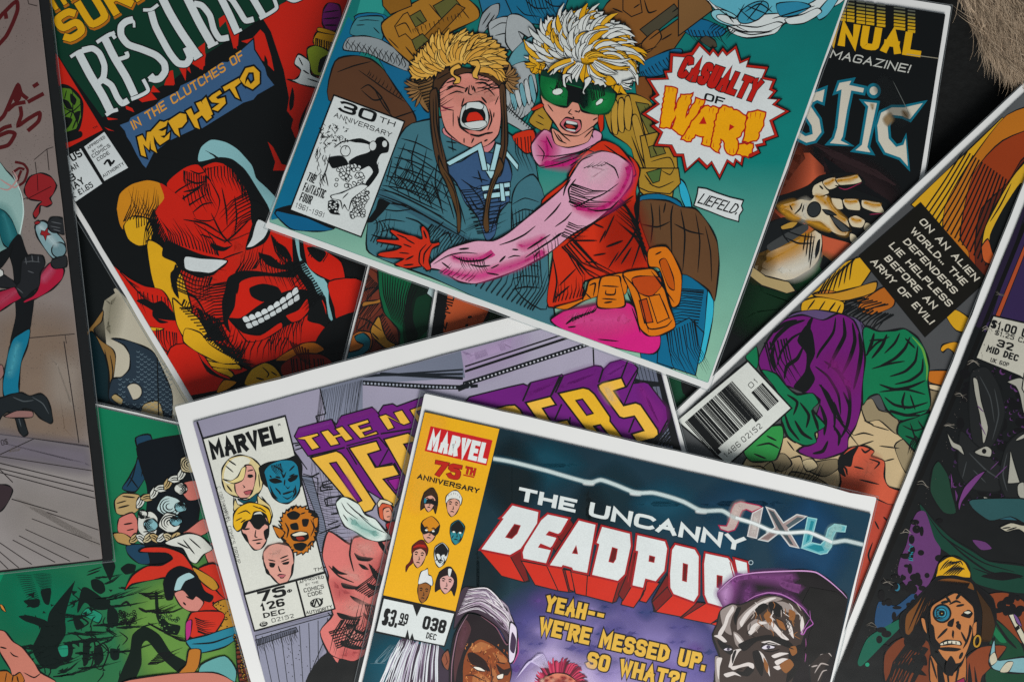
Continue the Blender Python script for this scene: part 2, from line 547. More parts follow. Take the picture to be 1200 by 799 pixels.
def el(c, x, y, rx, ry=None, rot=0, o=None, a0=0, a1=360, oc=None):
    x0, y0, k = B_.z
    ry = rx if ry is None else ry
    cr, sr = math.cos(math.radians(rot)), math.sin(math.radians(rot))
    n = max(10, int(8 + (rx + ry) * k * .8)); n = min(n, 40)
    P = []
    full = a1 - a0 >= 360
    for i in range(n if full else n + 1):
        t = math.radians(a0 + (a1 - a0) * i / n)
        u, v = rx * math.cos(t), ry * math.sin(t)
        P.append((x0 + (x + u * cr - v * sr) * k, y0 + (y + u * sr + v * cr) * k))
    if o is None: o = OUT
    if c: _op([(P, rgb(c))])
    if o: _op([(q, rgb(oc or INK)) for q in _strip(P, o * LW * .85, full)])

# ------------------------------------------------------------------ hand lettering: every glyph is a set of pen strokes on a 6 x 8 grid
GLYPH = {'A': "00 38 60|13 53", 'B': "00 08 48 57 55 44 04|44 53 51 40 00", 'C': "61 50 10 01 07 18 58 67", 'D': "0 00 08 38 66 62 30",
 'E': "60 00 08 68|04 54", 'F': "00 08 68|04 54", 'G': "67 58 18 07 01 10 50 61 64 34", 'H': "00 08|60 68|04 64", 'I': "00 08", 'J': "02 11 20 40 51 58",
 'K': "00 08|68 04 60", 'L': "08 00 60", 'M': "00 08 33 68 60", 'N': "00 08 60 68", 'O': "0 10 01 07 18 58 67 61 50", 'P': "00 08 58 67 65 54 04",
 'Q': "0 10 01 07 18 58 67 61 50|42 60", 'R': "00 08 58 67 65 54 04|34 60", 'S': "01 10 50 61 63 54 14 05 07 18 58 67", 'T': "30 38|08 68",
 'U': "08 01 10 50 61 68", 'V': "08 30 68", 'W': "08 20 36 50 68", 'X': "00 68|08 60", 'Y': "08 34 68|34 30", 'Z': "08 68 00 60",
 '0': "0 10 01 07 18 58 67 61 50", '1': "16 38 30", '2': "07 18 58 67 65 00 60", '3': "07 18 58 67 65 54 24|54 63 61 50 10 01", '4': "50 58 02 62",
 '5': "68 08 05 55 64 61 50 10 01", '6': "67 58 18 07 01 10 50 61 63 54 04", '7': "08 68 20", '8': "0 14 05 07 18 58 67 65 54 63 61 50 10 01 03|14 54",
 '9': "01 10 50 61 67 58 18 07 05 14 64", '.': "00 01", ',': "00 01", '!': "08 03|01 00", '?': "06 07 18 58 67 65 34 33|31 30", '-': "14 54", "'": "08 06",
 '$': "01 10 50 61 63 54 14 05 07 18 58 67|30 38", '£': "67 58 28 17 10|00 60|04 44", '¢': "62 51 11 02 04 15 55 64|30 36", ':': "01 02|05 06", ' ': ""}
NARROW = {'I': .0, '.': .0, ',': 0., '!': 0., "'": 0., ' ': .55, '1': .55, ':': 0., '-': .75, 'M': 1.18, 'W': 1.3, 'J': .85, 'L': .9, 'E': .92, 'F': .9}
ROUND = set('SCOGQUJ0235689?$¢')
def T(s, x0, y0, x1, y1, h, w=.16, c=INK, gap=.38, pw=1.0, slant=0.0, out=0, oc=INK, jag=0.0, grow=0.0, sh=None, rnd=1, arc=0.0):
    """s written along the baseline x0,y0 to x1,y1, h px high (grow: extra height at the end), pen w of the height and pw times wider across"""
    zx, zy, k = B_.z
    x0, y0, x1, y1, h, grow = zx + x0 * k, zy + y0 * k, zx + x1 * k, zy + y1 * k, h * k, grow * k
    Lg = math.hypot(x1 - x0, y1 - y0)
    dx, dy = (x1 - x0) / Lg, (y1 - y0) / Lg
    n = len(s)
    units = sum(NARROW.get(ch, 1) for ch in s) + gap * .5 * (n - 1)
    r = (Lg / h - w * pw * n) / units
    if r < .1:
        pw = max(.3, (Lg / h - .1 * units) / (w * n)); r = max(.06, (Lg / h - w * pw * n) / units)
    X = w * pw / 2
    strokes = []
    for ch in s:
        g = NARROW.get(ch, 1)
        for st in GLYPH.get(ch, "").split('|'):
            t = st.split()
            if not t: continue
            closed = t[0] == '0'
            if closed: t = t[1:]
            q = [(int(a[0]) / 6 * (g if g else 1) * r, w / 2 + int(a[1]) / 8 * (1 - w)) for a in t]
            if ch in ROUND and rnd:
                o = []
                m = len(q)
                for i in range(m):
                    a, b, d = q[i - 1], q[i], q[(i + 1) % m]
                    if not closed and i in (0, m - 1): o.append(b); continue
                    o += [((a[0] + 3 * b[0]) / 4, (a[1] + 3 * b[1]) / 4), ((3 * b[0] + d[0]) / 4, (3 * b[1] + d[1]) / 4)]
                q = o
            strokes.append((X, q, closed))
        X += g * r + w * pw + gap * .5 * r
    Xend = X
    def place(X_, y):
        f = X_ * h / Lg
        hh = h + grow * f
        up = y * hh + arc * k * 4 * f * (1 - f)
        xx = X_ * h + slant * y * hh
        return (x0 + dx * xx + dy * up, y0 + dy * xx - dx * up)
    def emit(pen, colr, off=(0, 0)):
        F = []
        for X_, q, closed in strokes:
            qq = [((a + X_) / pw, b) for a, b in q]
            for quad in _strip(qq, pen, closed, cap=0 if closed else pen * .5 if pen <= w else pen * .5):
                F.append(([tuple(map(sum, zip(place(a * pw, b), off))) for a, b in quad], rgb(colr)))
        _op(F)
    if sh: emit(w + 2 * out / h, sh[2], sh[:2])
    if out: emit(w + 2 * out / h, oc)
    emit(w, c)
# ------------------------------------------------------------------ the table under the pile
v, f = box_data(-.9, -.8, .9, .8, -.03, 0.0, .002)
tab = link_mesh("table_top", v, f, M_TABLE)
tab["kind"] = "structure"
# ------------------------------------------------------------------ where every book lies, lowest first
def book_bat():   return Book("mostly buried comic with a scaly blue patch on cream, beneath the red mask comic", 'TL', (-60, 120), 12.7, h=420+36, rim=(3,3,3,3), sleeve=(4,4,4,4), dark=True, base="1c1e1e")
def book_green(): return Book("green comic with white curls, a red cape and dark foliage, beneath the brick wall comic", 'TL', (14, 455), 12.7, rim=(4, 4, 4, 4), sleeve=(9, 9, 6, 9), base="128a62")
def book_mask():  return Book("comic with a grinning red mask under a torn blue banner and white serif title", 'BL', (320, 622), -30.9, rim=(7, 3, 5, 5), sleeve=(10, 6, 6, 6), base="191b1c")
def book_brown(): return Book("almost buried comic showing a dark green cape between the red mask and an orange panel", 'TL', (486, 118), 14.3, rim=(3, 3, 3, 3), sleeve=(5, 5, 5, 5), base="4a2a20")
def book_annual():return Book("black annual with yellow striped lettering and a bony armoured hand", 'TR', (1106, 15), 8.7, w=534, rim=(4, 6, 11, 4), sleeve=(5, 7.5, 12.5, 7), base="17191a")
def book_brute(): return Book("comic with a barcode label, crouching figure in purple cloth and green sleeves on rocks", 'BL', (777, 506), 47.5, rim=(9, 5, 5, 5), sleeve=(10, 7, 7, 7), base="55585a")
def book_pirate():return Book("dark comic with a scowling pirate wearing a round blue eyepiece", 'BL', (952, 870), 21.8, rim=(9, 5, 5, 5), sleeve=(10, 7, 7, 7), base="1a1c1d")
def book_street():return Book("comic with a black gloved figure and spray can before a pale brick wall", 'BR', (121, 652), -6.75, rim=(12, 12, 12, 3), sleeve=(14, 14, 13, 5), dark=True, base="8c827e")
def book_group(): return Book("white bordered comic with yellow and purple block title and a corner box of five heads", 'TL', (231, 494), -15, w=538, rim=(16.5, 5, 23, 6), sleeve=(19, 7, 24.5, 8), base="8f8ea2")
def book_war():   return Book("teal comic with a white starburst caption above two shouting people", 'BL', (321, 252), 20.4, w=540, rim=(3, 3, 6, 7.5), sleeve=(4.5, 5, 7.5, 9), base="1a7a76")
def book_night(): return Book("dark blue comic with white and red block title and a yellow strip of faces", 'TL', (497.5, 483), 12.7, w=529, rim=(5, 3, 20, 6), sleeve=(10, 5, 21.5, 8), base="0f3547")
# ================================================================== the teal comic with the starburst
def art_war():
    part("illustration")
    Z(); 
    grad("400,-160! 1060,-160! 940,190! 330,190!", ["0a5c5e", "0b6264", "16807a", "23877e"], 12)
    grad("330,190! 940,190! 870,480! 290,330!", ["23877e", "16807a", "93c4aa", "a3cbb4"], 12)
    # left strip and the blue limb behind the box
    p("156a8e", "408,20! 430,44! 408,100! 352,250! 318,258! 318,230!", 0, 0)
    p("2f958c", "425,-10! 455,-10! 448,22! 440,38! 412,40!", 0, 0)
    p("15608a", "322,250 335,243 352,246 372,254 392,267 380,271 360,271 340,268", 1.1)
    p("191b1c", "322,246 345,240 370,252 396,264 388,268 360,256 335,250", 0)
    # Z crop of the upper left corner
    Z(400, 0, .25)
    p("1c6890", "60,80 200,70 330,200 430,330 420,560 300,560 250,420 160,250", .8)
    p("3f7f8a", "75,85 190,78 200,130 190,190 120,180 40,160", 1)
    ls("80,100 120,95 180,100|70,120 110,118|150,130 180,160", .9)
    p("8e979b", "30,180 110,170 190,190 270,240 320,300 310,335 220,300 120,250 10,235", 1)
    for i in range(11):
        x = 20 + i * 26
        ls(f"{x},{190+i*7} {x+22},{215+i*9} {x+12},{240+i*8}|{x+18},{182+i*8} {x+2},{212+i*7} {x+8},{232+i*8}", .7)
    p("5b3d2b", "-30,290 60,262 140,280 200,330 260,420 320,500 350,560 340,640 250,640 150,560 -60,470", 1.2)
    ls("-20,340 60,310 140,290|80,330 150,380 220,430 300,480|90,420 130,400 190,460 150,470 95,425|190,460 230,530|230,560 290,540 350,520|150,410 200,500 250,560", 1.2)
    hat("120,350 280,470", 12, 3, -7, .8)
    p("5b3d2b", "240,640 350,620 330,720 270,800 200,800", 1)
    p("a6742a", "190,110 260,60 330,20 420,-20 560,-20 640,40 640,90 520,150 420,220 370,290 330,300 260,240 200,170", 1.2)
    p("5f5f33", "300,90! 370,50! 400,100! 330,140!", .9, 0)
    p("a6742a", "250,125! 290,70! 310,60! 370,170! 340,200! 300,160! 270,175!", .9, 0)
    p("5f5f33", "430,30! 520,-20! 560,30! 470,90!", .9, 0)
    p("8a5e22", "380,180! 540,20! 580,40! 430,200!", .9, 0)
    p("5f5f33", "330,190! 380,160! 410,190! 350,240!", .9, 0)
    p("8a5e22", "190,-20! 320,-20! 330,30! 230,70! 195,30!", 1, 0)
    ls("250,130 300,110 330,160|350,80 390,120|410,20 470,90|560,40 600,90|220,180 270,230|300,220 350,280", .9)
    hat("330,140 560,60", 14, 2, 6, .8)
    p("2a6f93", "640,-20! 820,-20! 820,90! 720,110! 660,60!", 1, 0)
    p("959da1", "640,150 660,70 700,30 740,20 735,70 690,130 660,160", 1)
    p("a7afb2", "690,110 760,80 830,90 860,160 820,230 750,230 700,180", 1.1)
    ls("700,140 750,110 810,120 830,170|720,170 770,160 790,200|660,120 700,60|675,135 720,70", 1)
    Z(600, 0, .25)
    p("1f6c90", "-40,-20! 270,-20! 240,60! 150,120! 60,110! 0,70!", 1.1, 0)
    ls("20,30 60,70 130,80|60,0 110,40 180,40|140,-10 190,30 250,30", 1)
    hat("60,-10 180,-14", 9, 12, 26, 1)
    p("a5adb0", "-20,80 30,70 90,110 120,160 80,180 30,150 60,220 20,260 -30,200", 1.1)
    p("5f98a4", "0,250 60,190 110,170 120,240 80,320 20,330 -20,300", 1)
    p("a5adb0", "-20,330 60,290 100,330 120,430 90,520 30,560 -30,480", 1)
    for i in range(5):
        p("bcc4c6" if i % 2 else "6fa6b2", f"{-10+i*22},{440-i*18} {5+i*22},{430-i*18} {26+i*22},{490-i*10} {14+i*22},{520-i*8} {0+i*22},{490-i*10}", .8)
    p("a5adb0", "-30,500 40,560 110,620 100,640 20,600 -40,560", .9)
    hat("-30,515 100,625", 14, 6, -14, .9)
    p("86582c", "420,60 500,-20 820,-20 800,60 720,110 640,190 560,220 520,160 440,120", 1.2)
    p("77502a", "640,190! 820,60! 830,130! 760,230! 640,300! 580,290! 570,220!", 1.1, 0)
    p("4c4738", "600,140! 760,20! 790,60! 640,180!", .9, 0)
    p("86582c", "520,0! 600,-10! 610,60! 560,80! 520,50!", 1, 0)
    p("86582c", "610,200 680,140 700,180 650,240 615,245", 1)
    ls("620,0 640,60 680,50|570,40 600,20|640,190 720,130|700,190 750,160|470,40 520,60|600,250 680,220|750,60 790,30", 1.1)
    p("1b668f", "600,300 700,250 760,230 800,240 760,330 640,370 600,350", 1)
    hat("600,340 760,250", 12, 8, 10, 1)
    p("7a4a26", "580,370 640,365 660,440 640,480 590,470", 1)
    # golden packs behind her
    p("a98530", "430,470 560,440 650,480 720,600 760,780 740,960 600,900 560,700 460,620", 1.1)
    p("6b6a35", "580,480! 640,490! 690,640! 650,650! 600,540!", .9, 0)
    for a, b in ((470, 480), (500, 470), (530, 460)):
        p("b9923a", f"{a},{b} {a+20},{b-8} {a+34},{b+60} {a+24},{b+150} {a},{b+140} {a-6},{b+70}", 1)
    p("b28d38", "560,560 590,550 660,780 640,800 600,720", 1)
    p("a98530", "600,640! 720,610! 770,700! 780,830! 740,900! 640,880!", 1.1, 0)
    p("6b6a35", "640,690! 700,670! 720,720! 650,740!", .9, 0)
    ls("590,500 640,700|620,500 690,640|650,760 740,740 770,820|660,690 680,730|560,640 640,850", 1.1)
    p("a98530", "110,520 150,500 190,560 170,620 110,600 80,570", 1)
    ls("120,540 150,560|110,570 150,590", .9)
    # coil of metal at the top right
    Z(800, 0, .25)
    p("1b668f", "0,130 90,90 200,140 180,170 120,175 40,170", 1)
    hat("20,140 170,150", 9, 10, 16, 1)
    p("7c5a36", "-20,-20! 120,-20! 140,50! 60,110! -20,170!", 1.1, 0)
    p("4a4438", "80,190 110,170 150,190 160,220 130,225", .9)
    p("d3dcdc", "120,10 200,100 220,150 300,180 430,160 480,110 560,110 660,60 750,-20 130,-20", 1.2)
    p("5fb0c4", "140,20 220,60 250,100 300,110 380,70 480,60 610,10 600,-20 150,-20", .9)
    el("88c4d0", 200, 85, 70, 32, 20, .9); el("d3dcdc", 215, 95, 60, 18, 18, .8); el("3f93ae", 330, 60, 80, 40, -30, 1)
    p("5fb0c4", "630,60 700,-20 740,-20 680,70 640,95", 1)
    p("d3dcdc", "250,120 350,130 440,105 470,115 400,150 310,150", .9); p("2f86a6", "440,20 540,10 600,30 540,70 460,80", .9)
    p("d3dcdc", "480,90 560,70 630,40 650,60 570,110 500,115", .9)
    ls("150,30 240,90 290,20|260,40 340,100 420,30|380,0 300,100|290,60 360,20 420,60|180,110 280,150 380,150|420,90 520,60 620,30|300,30 400,70", 1.2)
    ls("200,60 240,110|230,140 320,165 420,150", 1)
    hat("150,110 250,150", 8, -10, 9, .9)

    # ---- right-hand limb and pouch
    Z(800, 200, .25)
    p("17688e", "-140,500 -60,470 60,480 110,540 120,640 60,860 -160,960 -200,800", 1.2)
    p("35b0cc", "118,560 145,600 140,700 100,880 60,900 100,760", 1)
    p("2fa9c9", "-20,40 10,60 35,130 45,190 20,190 -10,120", 1)
    hat("100,560 60,800", 22, -46, 2, 1.1)
    Z(600, 200, .25)
    p("17688e", "590,130 690,110 790,150 800,260 600,300", 1)
    p("65472f", "590,150 720,140 790,170 860,180 920,250 960,330 970,440 950,610 920,560 820,490 700,470 620,340", 1.3)
    ls("650,150 660,240 650,340|720,150 710,200|755,160 745,220 750,420|690,160 695,280|790,180 810,300 800,470|860,200 880,330 870,480|905,260 930,380 935,520|600,250 680,265 740,240|760,250 830,285 900,300", 1.2)
    p("a98530", "590,-10! 780,-10! 790,60! 740,110! 640,100! 595,80!", 1.1, 0)
    p("4f6a3a", "630,10! 700,-10! 690,50! 660,60!", .9, 0)
    ls("640,60 690,80 760,50|700,0 740,20 760,-10|620,20 660,75", 1)
    p("17688e", "690,760! 830,690! 900,760! 860,960! 680,900!", 1, 0)
    hat("720,760 860,700", 14, 20, 60, 1)

    # ---- the man in the quilted coat
    part("printed_figure#man", None, "shouting man in a fur cap and quilted blue grey coat")
    Z(400, 200, .25)
    p("427380", "330,-220 250,-120 200,-20 165,80 140,160 125,240 120,370 200,420 420,500 640,600 800,680 1000,760 960,400 930,100 900,-60 780,-180 600,-260", 1.3)
    p("38606f", "180,90 300,150 420,210 560,290 640,340 600,350 440,270 300,190 170,130", 0)
    p("191b1c", "160,180 180,130 250,160 330,170 240,150 200,190 150,240 120,240", 0)
    ls("180,90 260,110 420,190 590,300|170,110 300,160 440,240 600,330|210,70 330,130 460,190|240,-60 210,60|190,180 260,190 340,180|150,250 220,230 300,240|140,300 200,320|180,290 240,270|300,220 360,240 420,290|430,290 480,240|440,330 500,290 520,350", 1.2)
    for i in range(7):
        x = 210 + i * 52
        ls(f"{x},{20+i*6} {x+40},{50+i*22} {x+60},{110+i*24}|{x+20},{-70+i*14} {x-20},{10+i*14} {x-40},{60+i*12}", 1)
    for i in range(6):
        y = -150 + i * 44
        ls(f"{280-i*18},{y} {350-i*8},{y+20} {430},{y+60}", 1)
    ls("300,-130 260,-20 250,60|360,-170 330,-60 340,40|400,-100 380,20 400,100|450,-40 440,60 470,160", 1.1)
    for i in range(7):
        l(f"{165+i*20},{120-i*38} {300+i*22},{170-i*30} {470+i*14},{250-i*28}", .9)
    for i in range(12): l(f"{150+i*22},{215+i*12} {170+i*22},{250+i*13} {165+i*24},{300+i*12}", .9)
    hat("130,330 420,480", 14, 10, -34, .9); hat("420,250 600,330", 18, -16, 30, .9); hat("250,60 420,160", 16, 14, -26, .8)
    p("3c5a80", "480,-20 560,-40 640,-90 770,-60 800,20 780,100 790,140 740,200 720,300 680,330 640,220 580,150 540,60", 1.2)
    ls("560,40 620,80 680,90|600,120 640,180 700,170|730,180 780,150 820,160|720,220 700,290|540,60 600,160 650,240|610,30 690,50|750,150 720,260", 1.2)
    p("427380", "800,130 830,60 900,20 950,120 970,400 960,650 820,560 800,320", 1)
    for i in range(9):
        ls(f"800,{160+i*50} 860,{130+i*52} 930,{150+i*50}|{800+i*16},180 {815+i*14},360 {830+i*14},560", 1)
    hat("480,480 900,660", 22, 20, -40, 1.1)
    hat("560,90 640,300", 14, 34, -10, 1.0); hat("790,60 730,250", 12, -34, 10, 1.0); ls("590,60 650,130 680,200|700,20 730,90 740,150|640,0 660,60", 1.2)
    p("a9d6df", "655,75! 790,55! 792,78! 662,98!", .9, 0); p("a9d6df", "665,110! 790,95! 790,120! 670,135!", .9, 0)
    p("a9d6df", "660,-30 690,-30 720,10 700,40 680,10", .9); p("a9d6df", "740,60! 760,60! 770,145! 748,145!", .9, 0)
    # face
    Z(480, 30, .2128)
    p("d3868a", "190,600 300,660 430,700 470,640 430,560 200,560", .8)
    ls("200,640 260,650|210,670 260,690|230,610 240,700", .9)
    p("d98f82", "165,350 200,300 320,250 440,290 500,360 505,480 490,600 430,660 350,680 270,640 200,580 170,470", 1.2)
    sf("c8605f", "275,590 310,590 330,610 300,620", 14, .8)
    p("d98f82", "200,560 270,640 340,670 330,600 220,520", 0)
    sf("dd9b8c", "240,360 330,330 430,360 460,420 440,400 300,420", 18, .7)
    p("c3cccb", "275,520 290,450 330,425 385,420 420,445 438,500 430,550 390,580 330,575 290,560", 1.3)
    p("191b1c", "285,520 300,470 340,455 400,462 418,495 412,530 360,525 320,540 295,540", 0)
    p("cf3020", "312,520 330,482 370,478 398,500 405,522 360,528 325,540", .5)
    p("cfd8d8", "318,428 380,422 408,445 396,464 340,456 308,466", .6)
    p("cfd8d8", "300,540 360,528 415,526 425,548 380,570 330,566", .6)
    ls("265,500 280,560 330,600|440,460 452,520 430,580|440,590 380,610 330,600|200,360 250,335 310,350|210,385 260,365 300,375|370,345 430,350 470,390|360,320 410,318 460,350|320,340 305,370|350,335 362,370|300,400 285,450|395,395 425,430", 1.5)
    ls("330,330 325,375 345,385|340,330 348,360|205,345 240,330|165,440 200,460 245,470|240,470 240,560|490,390 470,440|465,480 462,510|200,320 260,300|380,300 440,305|300,620 300,650|420,600 460,590|355,620 340,650|410,640 430,630", 1.1)
    ls("165,440 205,455 245,450|168,470 205,468", 1.2, "9a4050")
    # cap: fur and leather
    p("8b6840", "10,290 70,250 130,280 140,360 110,420 105,480 70,450 20,360", 1.2)
    p("8b6840", "440,220 520,190 570,240 580,300 560,360 510,330 470,300", 1.2)
    hat("20,300 105,470", 14, 26, -12, 1.2); hat("570,230 550,350", 12, -34, 6, 1.2)
    p("4a3526", "135,300 170,250 250,225 330,240 420,225 500,280 535,340 500,340 430,290 320,262 210,300 160,360 130,360", 1.2)
    p("513a29", "112,380 150,350 160,480 165,600 200,740 215,830 180,830 140,720 118,560", 1.2)
    p("513a29", "495,340 525,330 535,480 540,650 520,760 500,830 465,830 500,680 508,520", 1.2)
    ls("130,400 135,560 170,740|145,380 150,540 185,740|515,360 522,520 522,680 490,800|150,300 220,260|390,240 480,290", 1)
    spiky("dca94c", "5,270 20,200 70,130 130,90 200,50 280,55 350,45 430,65 490,105 535,170 520,210 450,240 420,220 370,240 320,205 250,235 190,225 150,270 100,290 30,300", 3.2, 4.5, 1.0)
    locks("dca94c", 275, 275, 250, 225, 176, 366, 30, .78, 1.04, 5.0, .22, ["dca94c", "d29c40", "e3b65a"])
    locks("dca94c", 275, 275, 250, 215, 184, 358, 26, .62, .98, 5.0, .26, ["dca94c", "d8a548", "e3b65a"])
    locks("dca94c", 275, 270, 240, 200, 190, 352, 22, .42, .82, 5.0, .3, ["dca94c", "d6a044", "e6ba60"])
    locks("b98436", 70, 340, 90, 110, 100, 200, 10, .3, 1.0, 3, .2, ["8b6840", "9a7448"]); locks("b98436", 520, 300, 80, 90, -60, 70, 9, .3, 1.0, 3, -.2, ["8b6840", "9a7448"])
    p("dca94c", "225,240 270,215 285,235 250,250 245,275 280,290 275,320 240,325 255,300 228,275", 1)
    p("dca94c", "330,205 375,195 390,230 375,280 380,300 350,290 345,260 365,230 340,225", 1)
    p("a9d6df", "200,755! 300,700! 395,645! 410,700! 430,800! 400,800! 375,690! 220,775!", 1, 0)
    p("a9d6df", "475,650! 505,660! 490,720! 470,800! 440,800! 460,720!", 1, 0)
    p("a9d6df", "535,690! 600,770! 595,800! 530,720!", .9, 0)
    # cords
    Z(400, 200, .25)
    for q in ("455,-70 480,-10 520,50 545,130 560,210 558,280 545,292 540,210 520,140 490,60 462,0", "740,-60 760,-20 730,40 705,110 690,200 692,280 676,290 664,240 680,130 700,60 722,0"):
        p("584028", q, 1.1)
    ls("480,10 530,100 548,200|735,10 700,90 680,200", .8)

    # ---- the woman with the green goggles
    part("printed_figure#woman", None, "shouting woman with white and yellow hair, green goggles and pink sleeves")
    Z(600, 200, .25)
    p("cd341c", "140,140 260,40 300,-60 420,-120 560,-60 600,0 580,100 600,240 650,380 665,440 600,470 520,480 340,520 330,600 170,640 180,480 190,380 150,260", 1.3)
    sf("9e2517", "440,200 580,160 640,380 560,460 440,420", 20, .5)
    Z(600, 0, .25)
    p("cd341c", "0,640 100,610 110,700 60,720", 1); hat("10,650 90,640", 6, 10, 40, 1)
    p("d79ab8", "90,680 150,610 210,640 330,660 380,610 420,630 410,670 310,720 200,750 130,780 100,740", 1.2)
    sf("cc2a82", "130,660 170,640 200,690 190,740 150,750", 16, .8); sf("cc2a82", "140,770 240,760 300,740 260,790", 12, .8)
    ls("120,680 150,720 140,760|160,640 190,700|110,730 200,735 310,715 400,670|130,790 220,770 330,730|370,620 380,650", 1.1)
    p("cd341c", "330,730 420,660 500,690 560,760 580,820 540,830 440,760 340,820 260,830", 1.2)
    ls("300,760 350,790|340,700 400,720|430,680 540,760|270,780 330,740", 1.1)
    Z(600, 200, .25)
    p("191b1c", "580,140 600,100 590,260 570,180", 0)
    ls("240,360 380,250 560,140|400,210 480,180 570,120|430,320 480,210|410,340 440,280|480,430 560,320 600,230|510,440 560,360|560,460 600,340 590,280|450,460 500,380|630,430 600,350|380,250 430,270|250,370 330,500|300,430 340,490|220,540 260,500 300,460|200,600 270,540|190,400 210,520 190,620|340,430 400,430|440,360 520,330|260,330 400,330|380,400 440,390", 1.5)
    hat("590,250 640,420", 10, -34, -40, 1.4); hat("230,360 300,330", 6, 60, 46, 1.5); hat("190,620 330,590", 10, 3, -22, 1)
    # near arm
    p("dba3bd", "-400,450 -300,370 -180,330 -90,330 0,280 120,180 240,80 290,0 340,-60 420,-90 500,-70 560,-20 560,60 510,130 450,190 370,250 270,310 170,390 60,450 -60,500 -170,530 -250,520 -330,470 -390,460", 1.4)
    sf("d6478f", "-330,470 -250,500 -150,512 -60,485 40,450 150,385 130,385 20,425 -80,455 -170,480 -260,475", 10, .85)
    sf("cf2f82", "545,-30 562,30 520,120 460,175 370,205 290,160 400,170 480,110 520,40", 14, .85)
    sf("d6478f", "-280,400 -200,405 -110,395 -90,385 -160,425 -260,420", 9, .8)
    sf("d6478f", "30,350 90,330 150,310 130,345 60,370", 9, .7)
    sf("e9c4d4", "340,-40 430,-50 470,0 420,60 350,60", 20, .7)
    ls("-370,440 -300,400 -230,385 -160,390|-60,350 0,330 60,300 110,260|150,240 200,190 230,150|300,-20 330,-50 380,-70|430,-40 480,-10 500,40|60,410 150,350 230,300|-200,440 -150,450 -100,445|-20,410 10,400 40,402|180,330 220,300 250,290|240,120 250,80 275,40", 1.3)
    hat("-340,480 -200,522", 8, 10, -10, .8); hat("100,430 220,350", 8, -4, -16, .8)
    ls("270,160 300,170 360,140 430,110 500,60|275,150 265,90 300,40|350,180 400,190 460,180 500,140|200,265 250,230 280,195|70,370 110,345 180,300|100,410 130,375|-280,400 -220,425 -140,420 -90,390|-330,430 -290,460|-120,480 -60,490|-100,460 -60,440|0,370 30,372|-250,370 -200,365|-60,430 -30,400", 1.5)
    hat("280,60 265,150", 10, 46, 8, 1.3); hat("265,240 230,310", 7, 30, 6, 1.2); hat("330,-10 420,-20", 5, 10, -6, .8)
    hat("-250,405 -130,420", 10, 6, 14, .9)
    # red glove
    Z(400, 200, .25)
    p("cb331e", "420,340 455,335 460,350 425,370 412,420 420,460 400,470 380,450 320,460 270,450 250,440 290,415 220,410 170,400 185,385 260,370 280,355 170,335 180,320 270,325 230,290 240,278 310,300 350,310 380,320 372,270 385,262 410,290", 1.3)
    ls("400,345 370,380 365,430 385,455|425,345 390,390 385,440|300,320 345,345|290,345 330,360|260,300 310,320|270,385 320,390|300,420 340,400|290,445 340,440|385,280 400,320", 1.3)
    # belt and hip
    Z(600, 200, .25)
    p("d0267f", "180,700 240,660 340,640 440,620 550,620 620,700 690,760 690,830 640,860 400,810 230,740", 1.3)
    sf("dd4f96", "260,690 360,660 500,660 560,700 480,740 350,740", 26, .8)
    ls("250,720 290,690 380,660|260,735 300,730|560,640 590,720 600,760|400,790 500,800", 1.3)
    hat("250,720 380,665", 12, 8, -10, 1)
    p("d3731a", "200,640 330,600 360,520 420,500 520,480 540,520 530,580 440,580 340,610 260,650", 1.2)
    p("d3731a", "420,500 500,495 510,530 530,630 480,645 400,640 405,560", 1.3)
    p("d3731a", "640,370 720,355 760,410 795,490 785,620 750,640 720,560 690,460 640,450", 1.3)
    p("b85414", "690,430 720,415 755,500 760,560 730,540", .9)
    p("d3731a", "520,480 640,460 680,480 710,550 740,640 765,730 700,770 640,775 600,740 580,660 550,560", 1.4)
    p("b8481a", "560,510 600,495 690,500 700,540 650,590 590,570", 1)
    p("d3731a", "640,590! 690,580! 735,690! 680,715!", 1, 0); p("b8481a", "595,610! 630,600! 660,710! 620,715!", 1, 0)
    ls("420,540 500,545|440,560 440,580 480,580 485,550|420,600 490,605|430,620 470,615|600,640 640,740 720,730 750,700|520,490 590,570 640,760|650,470 760,620|670,395 700,380|340,560 330,610|360,540 390,530 380,590|540,570 570,640", 1.2)
    ls("670,490 720,560 750,650|700,600 740,700|345,575 370,600", 1)
    # head
    Z(610, 0, .2252)
    p("da9682", "118,560 120,470 405,470 428,600 390,650 300,720 220,700 180,650", 1.3)
    p("da9682", "160,670 220,700 300,710 380,660 350,740 250,770 180,750", 1); ls("170,680 200,730 240,750|190,700 220,740|330,720 380,670|200,690 260,740", 1.1)
    p("cd341c", "405,600 430,595 432,670 415,690 403,650", 1); p("cd341c", "55,570 105,540 120,555 70,580", .9)
    ls("140,545 170,585|265,570 250,590 270,600|280,580 300,585|300,590 310,575|375,630 400,615|270,610 280,620|380,600 410,590", 1.1)
    p("c96a74", "205,650 235,615 280,625 310,630 315,670 285,695 240,685", 1.2)
    p("191b1c", "222,655 240,630 290,640 300,660 285,680 240,672", 0); p("cfd8d8", "240,630 290,640 292,652 240,646", .4); p("b03a2c", "232,655 262,652 285,668 250,672", .4); p("cfd8d8", "236,672 285,680 280,688 240,680", .3)
    p("0f6b3a", "105,370 170,385 250,410 330,430 420,450 495,470 490,530 455,590 390,598 320,580 300,540 270,530 240,560 170,545 120,510 100,450", 1.6)
    p("10382e", "105,368 170,378 330,425 495,460 492,490 400,475 330,460 250,440 160,410 105,395", 0)
    sf("1f8a48", "130,440 180,430 220,460 240,520 180,530 130,500", 12, .8); sf("1f8a48", "360,510 420,490 470,510 455,570 380,580", 12, .8)
